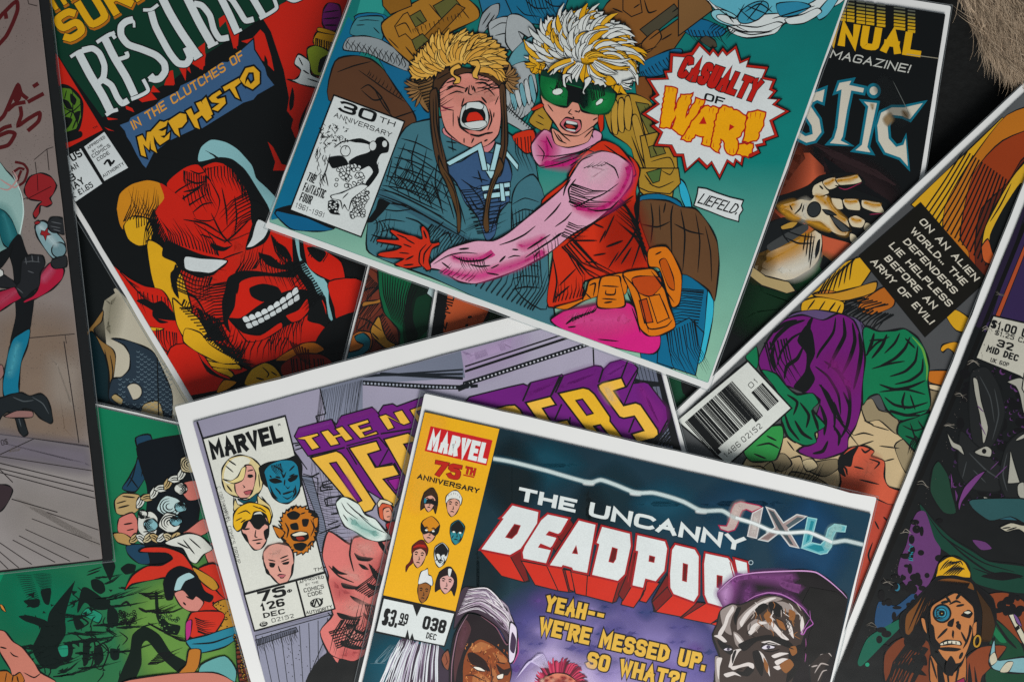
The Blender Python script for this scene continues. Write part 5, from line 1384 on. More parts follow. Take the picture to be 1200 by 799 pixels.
    hat("120,640 230,700", 12, 26, 40, 1.3); hat("470,300 560,400", 12, 14, 34, 1.2); hat("60,380 20,560", 12, 40, 12, 1.2); hat("330,800 560,780", 10, -8, 26, 1.2)
    # right rim light
    p("cfd8da", "62,410 75,402 140,408 265,422 230,460 180,482 120,476 65,460", 1.5); p("cfd8da", "355,362 380,310 410,228 462,255 440,320 390,355", 1.5)
    p("86b9bf", "580,295 600,300 610,400 640,440 700,480 740,540 745,620 765,715 740,690 725,600 690,580 660,520 620,470 595,400", .9); hat("620,420 730,600", 20, -20, 14, 1.4)
    p(RD, "620,310 720,370 800,430 820,540 760,520 690,490 640,440", 1.1); p(INK, "640,360 700,360 730,390 700,430 660,400", 0); hat("640,400 720,430", 5, 8, -20, 1)
    p(RD, "740,520 900,520 900,760 780,700 765,640", 1)
    p(INK, "760,700 900,660 900,820 720,860 680,800", 0)
    Z(200, 400, .25)
    Z(200, 200, .25)
    p(Yl, "10,600 60,640 130,690 170,760 200,830 300,890 330,930 200,920 120,880 70,800 30,720", 1.0); hat("40,640 190,800", 14, 26, -6, 1.3); hat("180,800 320,900", 12, 10, -26, 1.2)
    Z(200, 400, .25)
    p(Yl, "110,-40 140,-10 210,0 260,60 320,100 200,95 150,70", 1); hat("200,0 320,110", 24, 26, 8, 1.4)
    p(RD, "0,30 120,20 200,130 280,170 250,220 60,260 -60,240", 1); p(INK, "110,10 150,90 230,160 330,190 260,180 170,140", 0); p(Yl, "70,-60 140,-40 180,10 250,55 325,100 250,105 180,80 110,40 60,0", 1.0); hat("150,-20 310,100", 20, 12, -14, 1.2); p("c98522", "215,240 250,180 310,190 270,225", 1)
    p("c99a28", "345,200 380,130 440,100 490,120 520,170 480,190 400,215", 1.1); ls("400,170 440,180|430,120 460,150 450,170|470,140 500,160", 1.3)
    p("b0641e", "490,90 560,40 620,10 680,5 720,40 640,70 560,90", 1)
    p("7a241c", "520,110 600,60 700,60 760,100 700,140 560,170 520,150", 1.1)
    for a in range(7): l(f"{560+a*14},{-0+a*6} {590+a*10},{60+a*6} {640+a*4},{110}", 2.2, "4a1a18", 2)
    hat("560,80 720,80", 10, 8, 30, 1.3)
    # background arm at the top right
    part("printed_figure#arm", None, "raised purple gloved arm with a gold band and a white hand")
    Z(200, 0, .25)
    p("6d2268", "710,110 715,50 740,15 790,25 800,80 780,140 740,155", 1.2); ls("715,60 790,50|715,90 790,85|720,120 780,120", 1.3)
    p("c8921e", "668,190 690,150 775,165 770,210 740,240 680,220", 1.2); hat("680,180 760,200", 9, 4, 26, 1.4); p("c8921e", "695,130 770,150 772,165 690,150", 1)
    p("86982c", "640,230 680,215 740,240 775,300 750,340 720,360 670,350 645,290", 1.2); p(INK, "700,280 740,260 720,330 690,340", 0)
    p("cdd6d6", "550,375 580,375 600,360 610,330 580,300 600,255 650,290 660,350 720,380 740,400 700,415 620,400 580,385", 1.2); ls("600,270 620,310|620,330 650,350|640,370 720,395", 1)
    # price boxes
    part("price_box#may", None, "pair of white issue boxes")
    Z()
    p("cdd5d7", "97.8,172! 122.4,154! 151,197! 122.2,213!", 1, 0)
    p("cdd5d7", "62,191! 94.8,173.6! 120.6,215.4! 84,240.4!", 1, 0)
    part("lettering#may", "price_box#may")
    a = dict(w=.19, gap=.4, pw=1.05)
    T("0 US", 74, 197, 97.5, 182.5, 9.5, **a); T("CAN", 80, 204, 93, 196, 7, **a); T("3", 83.5, 214, 90, 210, 9, **a); T("MAY", 82, 226, 100, 214.5, 8.5, **a); T("UK £1.65", 82, 236, 110, 219, 7, w=.17, gap=.45)
    part("lettering#approved", "price_box#may")
    b = dict(w=.17, gap=.5, pw=1.1)
    T("APPROVED", 103.5, 175.5, 124, 161.8, 3.6, **b); T("BY THE", 109, 179, 121, 171, 2.8, **b); T("COMICS", 109, 185.6, 130, 172, 4.3, **b); T("CODE", 115, 189.5, 129, 180.5, 4.3, **b); T("AUTHORITY", 121.5, 208.5, 146, 193, 3.8, **b)
    ls("122,193 126,188 130,195|127,187 131,192 134,188", 1.4, INK, 0)


# ================================================================== the dark cover under the mask comic
def art_bat():
    part("illustration")
    Z(90, 240, .3255)
    p("b9b4a2", "90,330! 140,300! 460,600! 460,800! 230,740! 120,640!", 0, 0); sf("8a8674", "100,340 150,340 130,460 90,440", 20, .6)
    p("1a1d1e", "-40,-40! 30,60! 138,318! 100,345! 90,390! 60,430! 40,470! 30,520! 10,760! -60,760!", 0, 0)
    p("8a6a3c", "35,465 60,425 95,380 90,420 60,450 90,490 130,520 140,560 120,690 115,600 100,540 70,490", 1)
    p("182a30", "40,480 60,460 100,540 118,620 110,720 20,700", 1); ls("100,520 115,600 112,690|120,540 130,600 120,680", 1.2)
    p("2b3844", "125,482 170,485 230,505 280,535 320,620 345,690 330,790 230,760 120,710 125,630 160,620 190,590 190,540 170,505", 1.2)
    el("b9b4a2", 205, 672, 30, 30, 0, 1); p("2b3844", "165,670! 175,640! 205,705! 190,702!", 0, 0)
    p("a89468", "232,760 240,720 275,705 300,715 312,770", 1.1); p("a89468", "125,695 140,680 165,700 160,722", 1)
    for i in range(30):
        for j in range(8):
            x, y = 150 + j * 26 + (i % 2) * 13, 500 + i * 9
            if y > 505 + max(0, x - 180) * .5 and x < 335 and not (170 < x < 240 and 635 < y < 710) and not (x < 205 and 500 < y < 620):
                l(f"{x},{y} {x+6},{y+4} {x+12},{y}", .55, "6d8490", 0)
    l("290,550 295,760", 1, INK, 0)
# ================================================================== the green comic at the lower edge
def art_green():
    part("illustration")
    Z()
    grad("100,460! 330,520! 330,860! -80,860!", ["127a56", "136a4a", "45793f", "0b5a44"], 12)
    sf("6c9a48", "170,690 240,660 280,740 260,800 180,800 150,740", 34, .8)
    sf("127a5a", "10,680 80,680 90,730 20,740", 30, .6)
    Z(0, 640, .199)
    for q in ("90,160 175,165 240,300 250,360 200,340 130,320 85,240", "180,160 305,150 310,220 295,280 260,260 215,200"):
        pass
    for i in range(14): l(f"{95+i*6},{170+i*13} {150+i*4},{168+i*12} {190+i*4},{172+i*13}", .9, "123a30", 1); l(f"{190+i*5},{165+i*9} {250},{160+i*9} {305},{165+i*9}", .8, "123a30", 1)
    K = "13201e"
    for q in ("430,215 440,210 390,380 380,460 330,470 280,470 290,390 350,310", "110,410 170,405 260,430 300,450 380,440 385,520 340,600 400,640 330,720 240,700 190,600 240,480 150,440", "535,200 570,190 610,215 620,260 590,280 545,250", "480,250 510,240 560,270 600,300 650,320 630,370 560,370 500,330 460,390 455,360", "640,340 690,380 700,440 660,480 630,440", "600,90 660,80 680,120 650,200 630,170", "710,130 750,100 800,110 790,150 740,165", "430,420 470,430 500,470 450,490", "380,570 420,560 430,620 400,690 370,640", "490,560 530,560 520,680 490,700", "560,600 600,590 610,660 580,700 555,680", "650,600 700,610 700,660 670,670 650,650", "240,260 300,250 290,340 260,330", "140,320 230,310 230,350 190,360"):
        p(K, q, 0)
    p("23876a", "520,360 600,400 580,450 520,420 480,400", 1); p("23876a", "340,590 400,580 400,640 360,650", .9)
    ls("430,420 480,420 520,450 480,480|500,500 600,580 640,620|480,560 540,540 560,590 540,700 500,720|560,590 610,570 640,620 600,720 560,710|700,500 750,540 720,580|620,480 690,520|450,520 500,560|510,170 590,140|515,150 600,120", 1.3)
    rk = random.Random(21)
    for i in range(46):
        x, y = rk.uniform(10, 700), rk.uniform(180, 770)
        if y > 330 + (700 - x) * .2 or x > 430:
            L = rk.uniform(30, 70); hat(f"{x},{y} {x+L},{y-L*.15}", rk.randint(5, 9), L * rk.uniform(.3, .7), rk.uniform(-10, 2), 1.0, K, .6)
    for i in range(34):
        x, y = rk.uniform(150, 720), rk.uniform(250, 760)
        a = rk.uniform(0, 6.3); R = rk.uniform(10, 26)
        p(K, " ".join(f"{x+R*f*math.cos(a+t)},{y+R*f*.8*math.sin(a+t)}" for t, f in ((0, 1.4), (.9, .5), (2.1, 1), (3.0, .5), (4.2, 1.1), (5.2, .6))), 0)
    for i in range(22):
        x, y = rk.uniform(200, 760), rk.uniform(220, 740)
        l(f"{x},{y} {x+rk.uniform(-30,40)},{y+rk.uniform(10,40)} {x+rk.uniform(-40,50)},{y+rk.uniform(40,80)}", 1.4, K, 1)
    p("c07868", "-20,500 30,500 80,560 140,600 200,680 240,740 330,800 100,800 60,720 0,620", 1.2); ls("0,590 40,600|60,620 80,640 110,650|140,740 200,770 240,745", 1.2)
    p("a8642c", "-20,740 40,730 80,760 120,740 140,800 -20,810", 1); ls("40,740 30,800|80,750 70,800|100,760 110,800", 1); p("c8843c", "0,340 20,350 35,385 10,370", .8)
    el("a8b04a", 0, 0, 0.01, .01, 0, 0)
    Z(110, 520, .349)
    # snake-like coil and scaly rocks
    p("15211c", "80,800 120,700 130,640 170,612 220,640 260,700 310,730 330,760 290,770 230,720 180,660 160,680 160,740 130,800", 0)
    p("15211c", "205,500 215,500 220,560 250,600 290,610 280,640 240,630 210,580", 0)
    for i in range(40): el(None, random.uniform(85, 140), random.uniform(560, 605), 5, 4, 0, .6); 
    for i in range(26): el("5c8f4a", random.uniform(215, 285), random.uniform(560, 635), 4, 3, 0, .6)
    hat("150,500 190,520", 8, 30, -6, 1); hat("160,560 220,570", 8, 30, -8, 1); hat("180,740 220,700", 10, 26, -6, 1); hat("180,600 250,640", 10, 30, 10, .9)
    ls("90,540 110,530 125,545|150,550 180,565", 2)
    # blue cape and dark fall
    part("printed_figure#caped", None, "figure in dark blue with white curls and gold bands")
    p("22425a", "140,-20 150,40 120,110 95,150 140,160 180,100 200,40 190,-30", 1.2); ls("150,30 130,110 110,145|170,30 160,110|120,110 150,150", 1.3)
    p("161b20", "150,0 330,-30 360,60 350,260 300,380 200,420 170,340 180,160 160,80", 1); p("22425a", "110,340 170,340 190,400 150,400 115,370", 1)
    p("b39a6a", "70,190 100,165 150,170 165,200 140,230 100,240 75,230", 1.1); p("c9766c", "85,250 130,230 150,270 140,310 100,320 80,290", 1.1); p("b08f58", "65,300 100,300 130,320 120,340 80,330", 1)
    ls("75,200 110,190|80,215 120,205|95,175 140,180|100,270 130,265|110,290 135,285", 1.2)
    p("c9766c", "300,130 350,125 360,180 320,190 300,170", 1); p("c9766c", "310,290 370,250 390,290 350,310 300,300", 1.1); p("c9766c", "370,350 410,330 430,400 390,410", 1)
    def braid(x0, y0, x1, y1, n, w, c):
        dx, dy = (x1 - x0) / n, (y1 - y0) / n; d = math.hypot(dx, dy); ux, uy = dx / d, dy / d; vx, vy = -uy, ux
        for i in range(n):
            cx, cy = x0 + dx * i, y0 + dy * i; sg = 1 if i % 2 else -1
            pt = lambda a, b: f"{cx+ux*a*d+vx*b*w*sg},{cy+uy*a*d+vy*b*w*sg}"
            p(c[i % len(c)], " ".join((pt(-.5, -.6), pt(.1, -.9), pt(.9, -.2), pt(1.1, .7), pt(.5, 1.0), pt(-.1, .5))), 1.0)
            l(f"{pt(-.2,-.5)} {pt(.3,-.3)} {pt(.8,.4)}", .9); l(f"{pt(-.3,-.2)} {pt(.2,.1)} {pt(.6,.7)}", .8)
    def swirl(x, y, R, c, a=0):
        p(c, " ".join(f"{x+R*math.cos(a+t)*f},{y+R*.86*math.sin(a+t)*f}" for t, f in ((0, 1), (.8, 1.06), (1.6, .94), (2.4, 1.05), (3.2, .96), (4.0, 1.05), (4.8, .95), (5.6, 1.04))), 1.1)
        for q in (.78, .55, .3): l(" ".join(f"{x+R*q*math.cos(a+t)},{y+R*.86*q*math.sin(a+t)}" for t in (0, .7, 1.4, 2.1, 2.8, 3.5, 4.2)), 1.0)
        a += .7
    p("cfd3cc", "150,240 190,225 215,250 210,300 175,315 150,290", 1.1); ls("160,250 190,245|165,275 200,270|165,295 195,292", 1.1)
    braid(150, 200, 335, 75, 8, 17, ["cfd3cc", "b7a070", "cfd3cc"]); braid(130, 318, 290, 312, 7, 18, ["b7a070", "cfd3cc", "c4b894"])
    swirl(255, 210, 42, "b4cccc", .5); swirl(257, 264, 38, "cfd3cc", 2); swirl(192, 272, 24, "7fb0b8", 1); swirl(292, 212, 20, "7fb0b8", 3); swirl(322, 68, 34, "c4b894", 1.5); swirl(276, 258, 20, "6fa6b2", 2.5); swirl(292, 150, 22, "cfd3cc", 4); swirl(165, 236, 16, "cfd3cc", .3)
    p("cfd3cc", "240,330 310,300 360,310 400,350 370,370 345,400 320,390 300,350 270,345", 1.2); ls("300,320 340,370|320,315 360,350|280,330 320,350", 1.2)
    part("printed_figure#red", None, "dark haired figure in a flared red cape with gold trim")
    p("c43324", "105,490 130,440 180,410 230,405 265,385 240,365 155,362 170,348 240,345 300,370 340,420 400,470 450,510 440,560 370,620 320,640 310,600 330,560 300,540 270,500 250,450 200,455 130,470", 1.3)
    p("c43324", "350,420 400,400 440,430 450,520 420,500 380,450", 1.2); p("b8862e", "330,410 400,450 420,480 400,490 360,460", 1); p("b8862e", "400,540 440,520 470,540 480,600 450,630 420,640 390,620 440,580", 1)
    for i in range(40): el(INK, random.uniform(400, 475), random.uniform(530, 630), 3, 2, 0, 0)
    p("141a1e", "235,470 250,430 290,410 340,430 370,490 400,510 390,530 350,520 340,560 290,500 270,490 265,520 245,520", 1); p("9fc4c8", "270,490 280,450 320,430 340,445 310,460 290,490", 1)
    p("c9847a", "270,500 300,490 330,520 345,510 370,530 350,560 320,560 290,540", 1); ls("310,510 330,520|300,530 310,540", 1.6)
    p("c43324", "330,565 420,560 440,580 400,640 330,650 310,620", 1.1); p("b0307a", "310,600 330,590 325,640 310,660", .9); hat("340,580 350,630", 9, 20, 4, 1.1)
    p("2a7f96", "310,660 380,640 480,610 490,640 440,680 350,700", 1.2); ls("330,670 400,665 470,640", 1.2); p("b0702c", "320,690 360,690 350,750 300,800 240,820 290,760 310,740", 1.2); p("5fa0a0", "360,740 440,710 480,760 460,820 360,800", 1)
    p("c07868", "60,820 120,790 260,770 400,765 460,790 480,830 60,840", 1.1); p("7a3a2a", "480,640 520,700 560,840 500,840 480,720", 1)
    for i in range(50): el("b8862e", 470 + random.uniform(0, 20) + i * .9, 640 + i * 4, 5, 3, 40, .6)
    hat("470,650 500,840", 16, 12, -4, 1)
# ================================================================== almost buried comic
def art_brown():
    part("illustration")
    Z(400, 290, .2)
    p("5e2c22", "160,60! 300,120! 260,600! -10,700!", 0, 0)
    for q in ("150,120 230,170 225,230 140,240", "130,260 220,240 245,330 160,430 90,480", "200,420 260,400 330,480 330,570 250,520"): p("6a3326", q, 1)
    hat("150,150 230,230", 16, -20, 30, 1); hat("240,380 330,560", 14, -14, 30, 1); hat("120,330 230,320", 10, -20, 40, 1)
    p("96652c", "130,320 200,310 240,300 235,320 180,335 125,345", 1); p("a5762e", "185,450 220,405 245,480 270,540 320,570 260,590 200,540 170,490", 1.1); p("a5602a", "60,520 110,490 170,500 180,570 150,620 60,620 40,580", 1.1)
    p("1d5a66", "80,520 130,500 170,540 160,600 100,640 10,660 30,620 100,600 130,570 90,550", 1.1); ls("95,410 160,430 240,490|170,430 150,480|180,500 220,540", 1.2)
    p("10593a", "220,110 300,130 420,170 540,230 570,330 545,450 560,540 350,590 345,500 300,440 250,380 225,280 215,180", 1.2)
    p("0c3626", "420,190 520,230 560,320 540,440 450,540 380,580 360,500 370,360", 0); p("15231d", "430,180 520,215 500,270 440,300 420,420 450,520 390,560 370,420 385,280", 0)
    for i in range(14): l(f"{240+i*16},{140+i*7} {250+i*12},{280+i*5} {300+i*10},{430+i*6}", 1.0, INK, 1)
    p("a9c0c2", "515,230! 640,260! 640,330! 600,350! 500,270!", 1, 0); p("6a8f98", "560,350 600,360 590,500 560,530 550,450", 1); ls("540,260 600,300|570,300 590,290|570,380 585,450", 1.3)
# ================================================================== the black annual
def art_annual():
    part("illustration")
    Z(870, 150, .2253)
    p("b9573a", "300,130! 350,130! 430,210! 440,300! 700,600! 480,720! 420,680! 150,420! 200,330!", 0); sf("5a2c20", "180,240 300,100 250,360 120,480 100,420", 34, .95)
    sf("2a2022", "430,130 560,150 640,200 760,300 800,420 740,480 640,330 480,220 430,230", 24, .9)
    hat("420,150 760,380", 40, 40, 60, 1.6, "17181a"); hat("470,150 800,300", 26, -60, -30, 1.6, "2e2224")
    sf("1d5632", "400,670 520,730 620,860 420,960 300,860 330,770", 18, .9); sf("16301f", "60,780 200,800 400,900 300,1100 0,1000", 40, .9)
    p(INK, "420,660! 500,720! 470,760! 640,900! 700,1000! 600,1000! 480,850! 400,720!", 0)
    p("c9bda4", "60,720 130,650 240,600 330,560 400,520 415,600 400,680 350,740 270,785 180,795 100,770", 1.3); sf("c08a2e", "100,680 250,590 350,540 300,640 160,710", 18, .75); sf("d5d2c6", "180,740 300,690 380,640 360,730 270,775", 16, .8); sf("4a3a20", "40,700 120,640 130,740 80,770", 24, .8)
    p("a79468", "50,720! 120,770! 240,800! 280,850! 230,860! 100,820! 40,770!", 1.1)
    p("1d2022", "100,520 200,470 260,470 340,520 250,560 180,600 110,640 60,650", 1); p("3f4243", "130,610 240,540 330,500 340,530 250,590 150,640", 0)
    ls("195,500 215,560 245,600|215,530 300,560 380,570|225,570 290,600 370,600|330,545 315,640|345,545 330,670|360,545 345,700|375,560 350,730", 1.3); p("b08a3c", "200,510 250,490 290,490 260,520 210,530", .9); p("1d2022", "390,590 405,580 400,640 380,680 378,640", 0)
    part("armoured_hand", None, "bony cream and black armoured hand, palm up")
    p(INK, "150,370 240,340 340,300 400,250 500,232 600,240 640,290 560,310 740,380 760,450 700,520 640,640 560,600 420,560 330,500 240,470 180,430", 0)
    p("cbbfa2", "190,410 250,385 300,370 350,375 380,350 420,355 440,350 470,400 500,440 540,470 560,520 540,560 500,560 450,530 400,490 330,485 280,465 240,435", 1.3)
    sf("c8922e", "190,410 260,385 280,400 240,430", 10, .7); sf("d8d3c4", "300,400 340,385 340,470 300,460", 14, .7); sf("c8922e", "470,470 530,500 545,550 500,540", 10, .6)
    for q in ("360,330 375,295 420,275 440,310 450,340 400,360 365,350", "415,280 480,255 500,300 450,325", "485,265 560,250 600,245 622,280 560,298 505,298", "460,365 500,365 520,380 525,420 490,425 470,400", "520,370 590,370 610,385 610,430 545,425", "620,375 700,385 720,395 740,440 680,440 625,415",
              "550,470 590,455 640,480 620,520 570,515", "640,490 665,500 690,540 670,560 630,530", "560,545 590,560 620,610 600,630 560,590"): p("cbbfa2", q, 1.2)
    for q in ("490,275 600,250 560,275", "530,378 600,380 560,392", "630,385 720,400 680,410", "425,290 480,265 450,295", "565,470 620,480 590,490"): sf("c8922e", q, 5, .8)
    for q in ("200,425 250,440 300,470 270,480 230,460", "440,360 480,420 540,480 500,470 450,410", "330,485 400,490 460,535 400,520", "380,352 420,358 440,400 400,380"): sf("c8922e", q, 6, .8)
    el("2e3234", 372, 425, 34, 40, 20, 1.1); p("2e3234", "415,425 450,430 490,455 440,450", 1); p("3f4345", "455,455 500,480 560,530 520,540 480,500", 1.1)
    ls("310,390 300,420 270,450|320,400 310,440|350,360 370,365|245,400 260,430|400,300 420,320|480,300 520,310", 1.3)
    l("500,310 540,320 620,285", 1.2, "8a2a4a", 1); l("660,450 735,445", 1.3, "8a2a4a", 1)
    # masthead
    part("title_lettering#annual")
    Z(1000, 0, .25)
    bars = ["-110,180! -75,185! -75,215! -110,210!", ]
    T("ANNUAL", -275, 186, 314, 270, 110, .27, c="d3a31a", gap=.3, pw=1.15, slant=.02)
    for i in range(6):
        y = 30 + i * 17; w = 3.2 - i * .42
    def stripes(x0, x1, ytop, n):
        for i in range(n):
            y = ytop + i * 16
            l(f"{x0},{y} {x1},{y+(x1-x0)*.13}", 1.6 + i * .25, ["565a52", "6b6a4c", "8a7f3c", "a98f2c", "b9961f", "c79e1c"][min(5, i)], 0)
    for x0, x1, y in ((15, 55, 8), (60, 98, 14), (110, 150, 22), (190, 243, 36), (255, 290, 50), (-75, -35, -6), (-30, 5, 0)): stripes(x0, x1, y, 7)
    l("250,255 398,275", .9, "8f8a78", 0)
    part("lettering#magazine")
    T("MAGAZINE!", -112, 272, 258, 344, 40, .15, c="b9bcb6", gap=.45, slant=.2)
    part("title_lettering#name")
    Z(800, 0, .25)
    tq, cr = "14697e", "c4c0b2"
    def blk(q, s=0): p(tq, q, 5.2, s, tq)
    def fil(q, s=0): p(cr, q, 0, s)
    Ls = ["600,440! 640,430! 665,420! 655,480! 630,470! 610,480! 600,500! 640,560! 650,620! 620,660! 580,670! 540,650! 545,620! 575,640! 610,630! 605,590! 580,550! 575,490!",
          "735,390! 790,380! 780,400! 850,415! 845,435! 790,425! 770,520! 750,640! 740,660! 780,680! 690,672! 710,650! 725,600! 745,420! 720,430!"]
    for q in Ls: blk(q)
    for q in Ls: fil(q)
    Z(1000, 0, .25)
    Ls2 = ["50,478! 110,485! 85,600! 65,690! 80,715! 10,705! 40,680! 70,500!", "325,485! 265,560! 230,545! 180,540! 160,590! 165,650! 200,690! 235,680! 245,650! 255,780! 220,740! 150,715! 118,660! 112,590! 130,530! 180,505! 240,505!"]
    el(tq, 95, 427, 34, 36, 0, 0)
    for q in Ls2: blk(q)
    for q in Ls2: fil(q)
    el(cr, 95, 427, 19, 20, 0, 0)
    sf("8a7350", "140,560 170,530 190,560 160,590", 4, .8); sf("8a7350", "230,520 255,530 255,555 235,545", 4, .7); sf("9c8a66", "80,490 95,492 90,515", 3, .7)
    part("torn_tape", None, "patch of scuffed clear tape")
    sf("26292a", "150,350 235,480 270,560 210,590 100,420", 5, .35); l("185,380 235,480 268,550", .8, "5f6462", 1);
    # lower corner
    part("lower_panel")
    Z(400, 290, .2)
    p("b5532f", "625,240! 660,260! 880,345! 830,450! 590,520!", 1.0, 0); p("1d3f24", "880,345! 1040,400! 960,430! 830,450!", 1.6, 0); ls("920,370 1000,410|870,370 850,440|740,410 765,405|725,460 745,450", 1.8)
    p("171b18", "1000,380! 1700,500! 1900,900! 600,1200! 590,530! 830,450!", 0, 0)
    part("lettering#spine", "lower_panel")
    T("WZ-MILEHI", 596, 545, 700, 160, 48, .18, gap=.4)
    Z()
    part("lower_panel")
    sf("1b4a34", "760,440 840,440 830,480 790,540 760,500", 14, .9); p(INK, "800,430 830,450 820,470 800,460", 0); ls("770,460 800,480 830,455|780,500 810,470", 1, "0d1d16")
# ================================================================== the barcode comic
def art_brute():
    part("illustration")
    Z(1000, 200, .25)
    p("4b4d4f", "-900,900! 300,-200! 900,-200! 600,900! -100,1700!", 0, 0)
    # feathers
    p("c99a22", "270,160! 480,-40! 700,-250! 760,-120! 640,60! 440,260! 400,270!", 1); p("b06a20", "440,140 560,-60 720,-260 900,-300 800,0 640,300 560,520 480,400 420,280", 1)
    p("8f3a1c", "560,20 700,-140 900,-200 820,40 700,260 640,460 560,520 540,380 500,300", 1); p("5a271c", "600,180 720,60 800,-60 840,60 720,300 640,480 580,500 570,350", 1)
    for i in range(20): l(f"{330+i*18},{190+i*16} {420+i*16},{60+i*14} {520+i*14},{-100+i*10}", 1.2, INK, 0)
    for q in ("600,360 620,260 680,140 760,10 830,-60 820,60 740,160 690,260 660,300 650,340 700,400 680,440 620,420", ): p("c9a02a", q, 1.2)
    p(INK, "640,300 700,180 780,60 800,90 730,220 690,330 660,400 640,380", 0); p("b5562a", "600,360 630,320 650,380 680,420 640,440 610,420", 1)
    ls("640,240 690,160 740,60|700,220 760,120", 1.4)
    Z(800, 200, .25)
    p("c99a22", "560,620 640,520 760,430 860,400 900,440 820,560 740,640 660,680 580,660", 1); p("b9702a", "610,580 680,560 780,580 860,560 940,580 880,620 780,610 680,615", 1.1); p("a8521f", "640,590 720,580 760,600 680,610", 0)
    for i in range(8): l(f"{600+i*26},{640-i*18} {640+i*22},{570-i*20} {680+i*20},{500-i*14}", 1.4, INK, 1)
    Z(880, 330, .3004)
    p("b9862a", "240,50 320,45 420,20 490,0 480,40 400,70 300,75", 1.1); p("a85e20", "430,80 520,20 560,70 550,100 470,130 420,110", 1); hat("380,90 560,130", 14, -26, 24, 1.8); hat("430,60 540,90", 8, -40, 18, 1.5)
    p("c99a22", "200,80 260,60 360,80 350,130 260,130 200,120", 1); ls("220,110 250,70|260,120 290,75|300,120 330,80|330,130 350,90", 1.4)
    p("c99a22", "760,130 800,110 860,150 860,200 800,190", 1.1); p("c98f22", "740,265 750,245 800,235 830,260 820,330 790,330 800,290 770,260 750,275", 1.2); p("b86a22", "690,350 760,345 840,360 800,400 740,405 695,390", 1.2)
    # rocks
    p("bda882", "-20,690 60,640 150,600 300,560 430,470 500,510 590,580 650,680 640,830 300,860 -40,800", 1.3); p("8f8266", "430,480 470,455 500,500 560,520 600,600 560,590 500,540 450,545", 1)
    p("83765c", "700,400 760,420 740,500 700,520 690,450", 1.1); p("cdbb98", "690,400 750,410 760,430 700,420", 1); p("8f8266", "560,640 610,610 640,660 660,760 600,740", 1); p("7f7258", "220,710 330,690 350,720 290,760 230,740", 1.1)
    p("8a7d62", "80,680 130,670 160,710 120,740 80,720", 1.1); p("c9b892", "200,700 240,690 260,720 220,740", 1.1); p("a5966f", "20,760 80,700 100,780 60,800", 1); p("7f7258", "160,740 250,760 300,800 150,810 140,770", 1.1)
    ls("400,600 440,590 480,600|420,640 480,620|470,560 540,580|500,640 580,650|140,620 170,660|150,690 190,680 200,700|520,700 560,690|-20,720 40,720 80,760|60,780 120,790|440,540 480,560", 1.2)
    hat("60,780 240,790", 12, 14, -20, 1)
    # crouching figure in draped cloth
    part("printed_figure#crouching", None, "crouching figure in draped purple cloth over green sleeves, face hidden")
    Gn = "12704a"
    p("5a4a72", "100,180 160,125 250,110 350,125 420,150 460,210 450,260 300,200 140,200", 1.1)
    p("6a1d6e", "30,300 70,220 130,150 200,130 280,150 340,125 400,150 430,220 445,300 440,400 430,490 410,560 380,610 370,660 270,692 180,660 260,610 250,540 270,460 200,430 150,410 80,390 40,350", 1.4)
    p(INK, "215,170 240,200 250,280 230,330 250,380 215,430 165,410 210,350 215,280 180,230", 0)
    for q in ("330,140 320,200 270,270 255,300", "360,140 365,210 330,280 300,340", "395,160 405,230 385,300 350,370", "420,200 430,270 420,340 400,420", "250,330 300,370 340,440 350,520", "285,310 340,350 380,420 390,500", "265,400 300,440 325,510 325,580", "270,480 290,540 285,600", "360,430 385,490 375,560 350,610", "320,560 345,600 340,640", "210,150 150,170 100,215 70,270", "215,190 160,220 120,270 100,330", "205,250 180,300 140,330 130,380", "90,250 80,300 95,350", "300,620 280,660 240,670", "180,150 130,165 90,200", "240,140 225,170 228,210"):
        l(q, random.uniform(2.2, 3.6), INK, 1)
    p("5a4a72", "425,150! 440,170! 452,195! 462,240! 455,265! 448,240! 440,215!", .9, 0); ls("432,165 450,215|440,165 458,225", 1.2)
    hat("50,240 140,220", 8, 20, 50, 1.6); hat("270,400 330,480", 8, 30, 50, 1.7); sf("8a2a80", "300,300 380,320 400,420 330,400", 24, .5)
    p(Gn, "435,200 450,175 500,195 560,190 600,185 650,220 680,270 695,330 690,390 700,480 660,530 580,540 530,500 500,440 460,450 435,480 435,400 445,300", 1.4)
    l("628,215 668,262 686,330 684,385", 2.6, "5f9a40", 1)
    for q in ("620,215 600,260 560,300 500,330", "650,250 640,310 600,350 540,370", "670,300 665,350 620,385 560,400", "480,200 470,240 450,290", "530,205 510,250 470,300", "580,200 560,240 520,280", "500,400 560,420 620,410 680,385", "520,450 560,480 620,490 690,470", "540,500 600,520 660,520", "600,430 590,470 600,500"):
        l(q, random.uniform(1.8, 3.0), INK, 1)
    ls("445,290 490,240 540,215|470,340 540,320 600,310|500,430 600,420 680,440|520,500 600,520 690,500|460,230 520,225|600,220 640,260|620,440 640,500", 1.8)
    p("0f5f40", "580,550 640,530 700,510 710,560 690,640 660,680 600,620 570,590", 1.3); ls("590,560 640,580 700,560|600,600 650,620|620,550 650,640|650,540 690,600", 1.5); hat("640,600 700,640", 10, -10, 20, 1.4)
    p(Gn, "-10,250 20,250 30,300 20,340 -20,300", 1.2)
    p(Gn, "40,345 100,360 140,410 180,440 240,435 265,470 240,500 290,560 250,590 255,625 210,640 150,610 120,560 120,480 90,410", 1.4); ls("140,440 180,470 165,520|190,470 225,520 215,570|130,510 150,570 190,620|170,540 200,590 240,615|235,500 255,550 262,580|120,540 140,600 175,630", 2.4)
    p("2f8a44", "0,600 60,570 120,560 125,610 100,690 60,700 0,700 -30,660", 1.3); ls("20,640 70,630 110,650|10,670 60,690|60,600 100,620", 1.6)
    part("printed_figure#reclining", None, "red lit bearded head and shoulder lying back on the rocks")
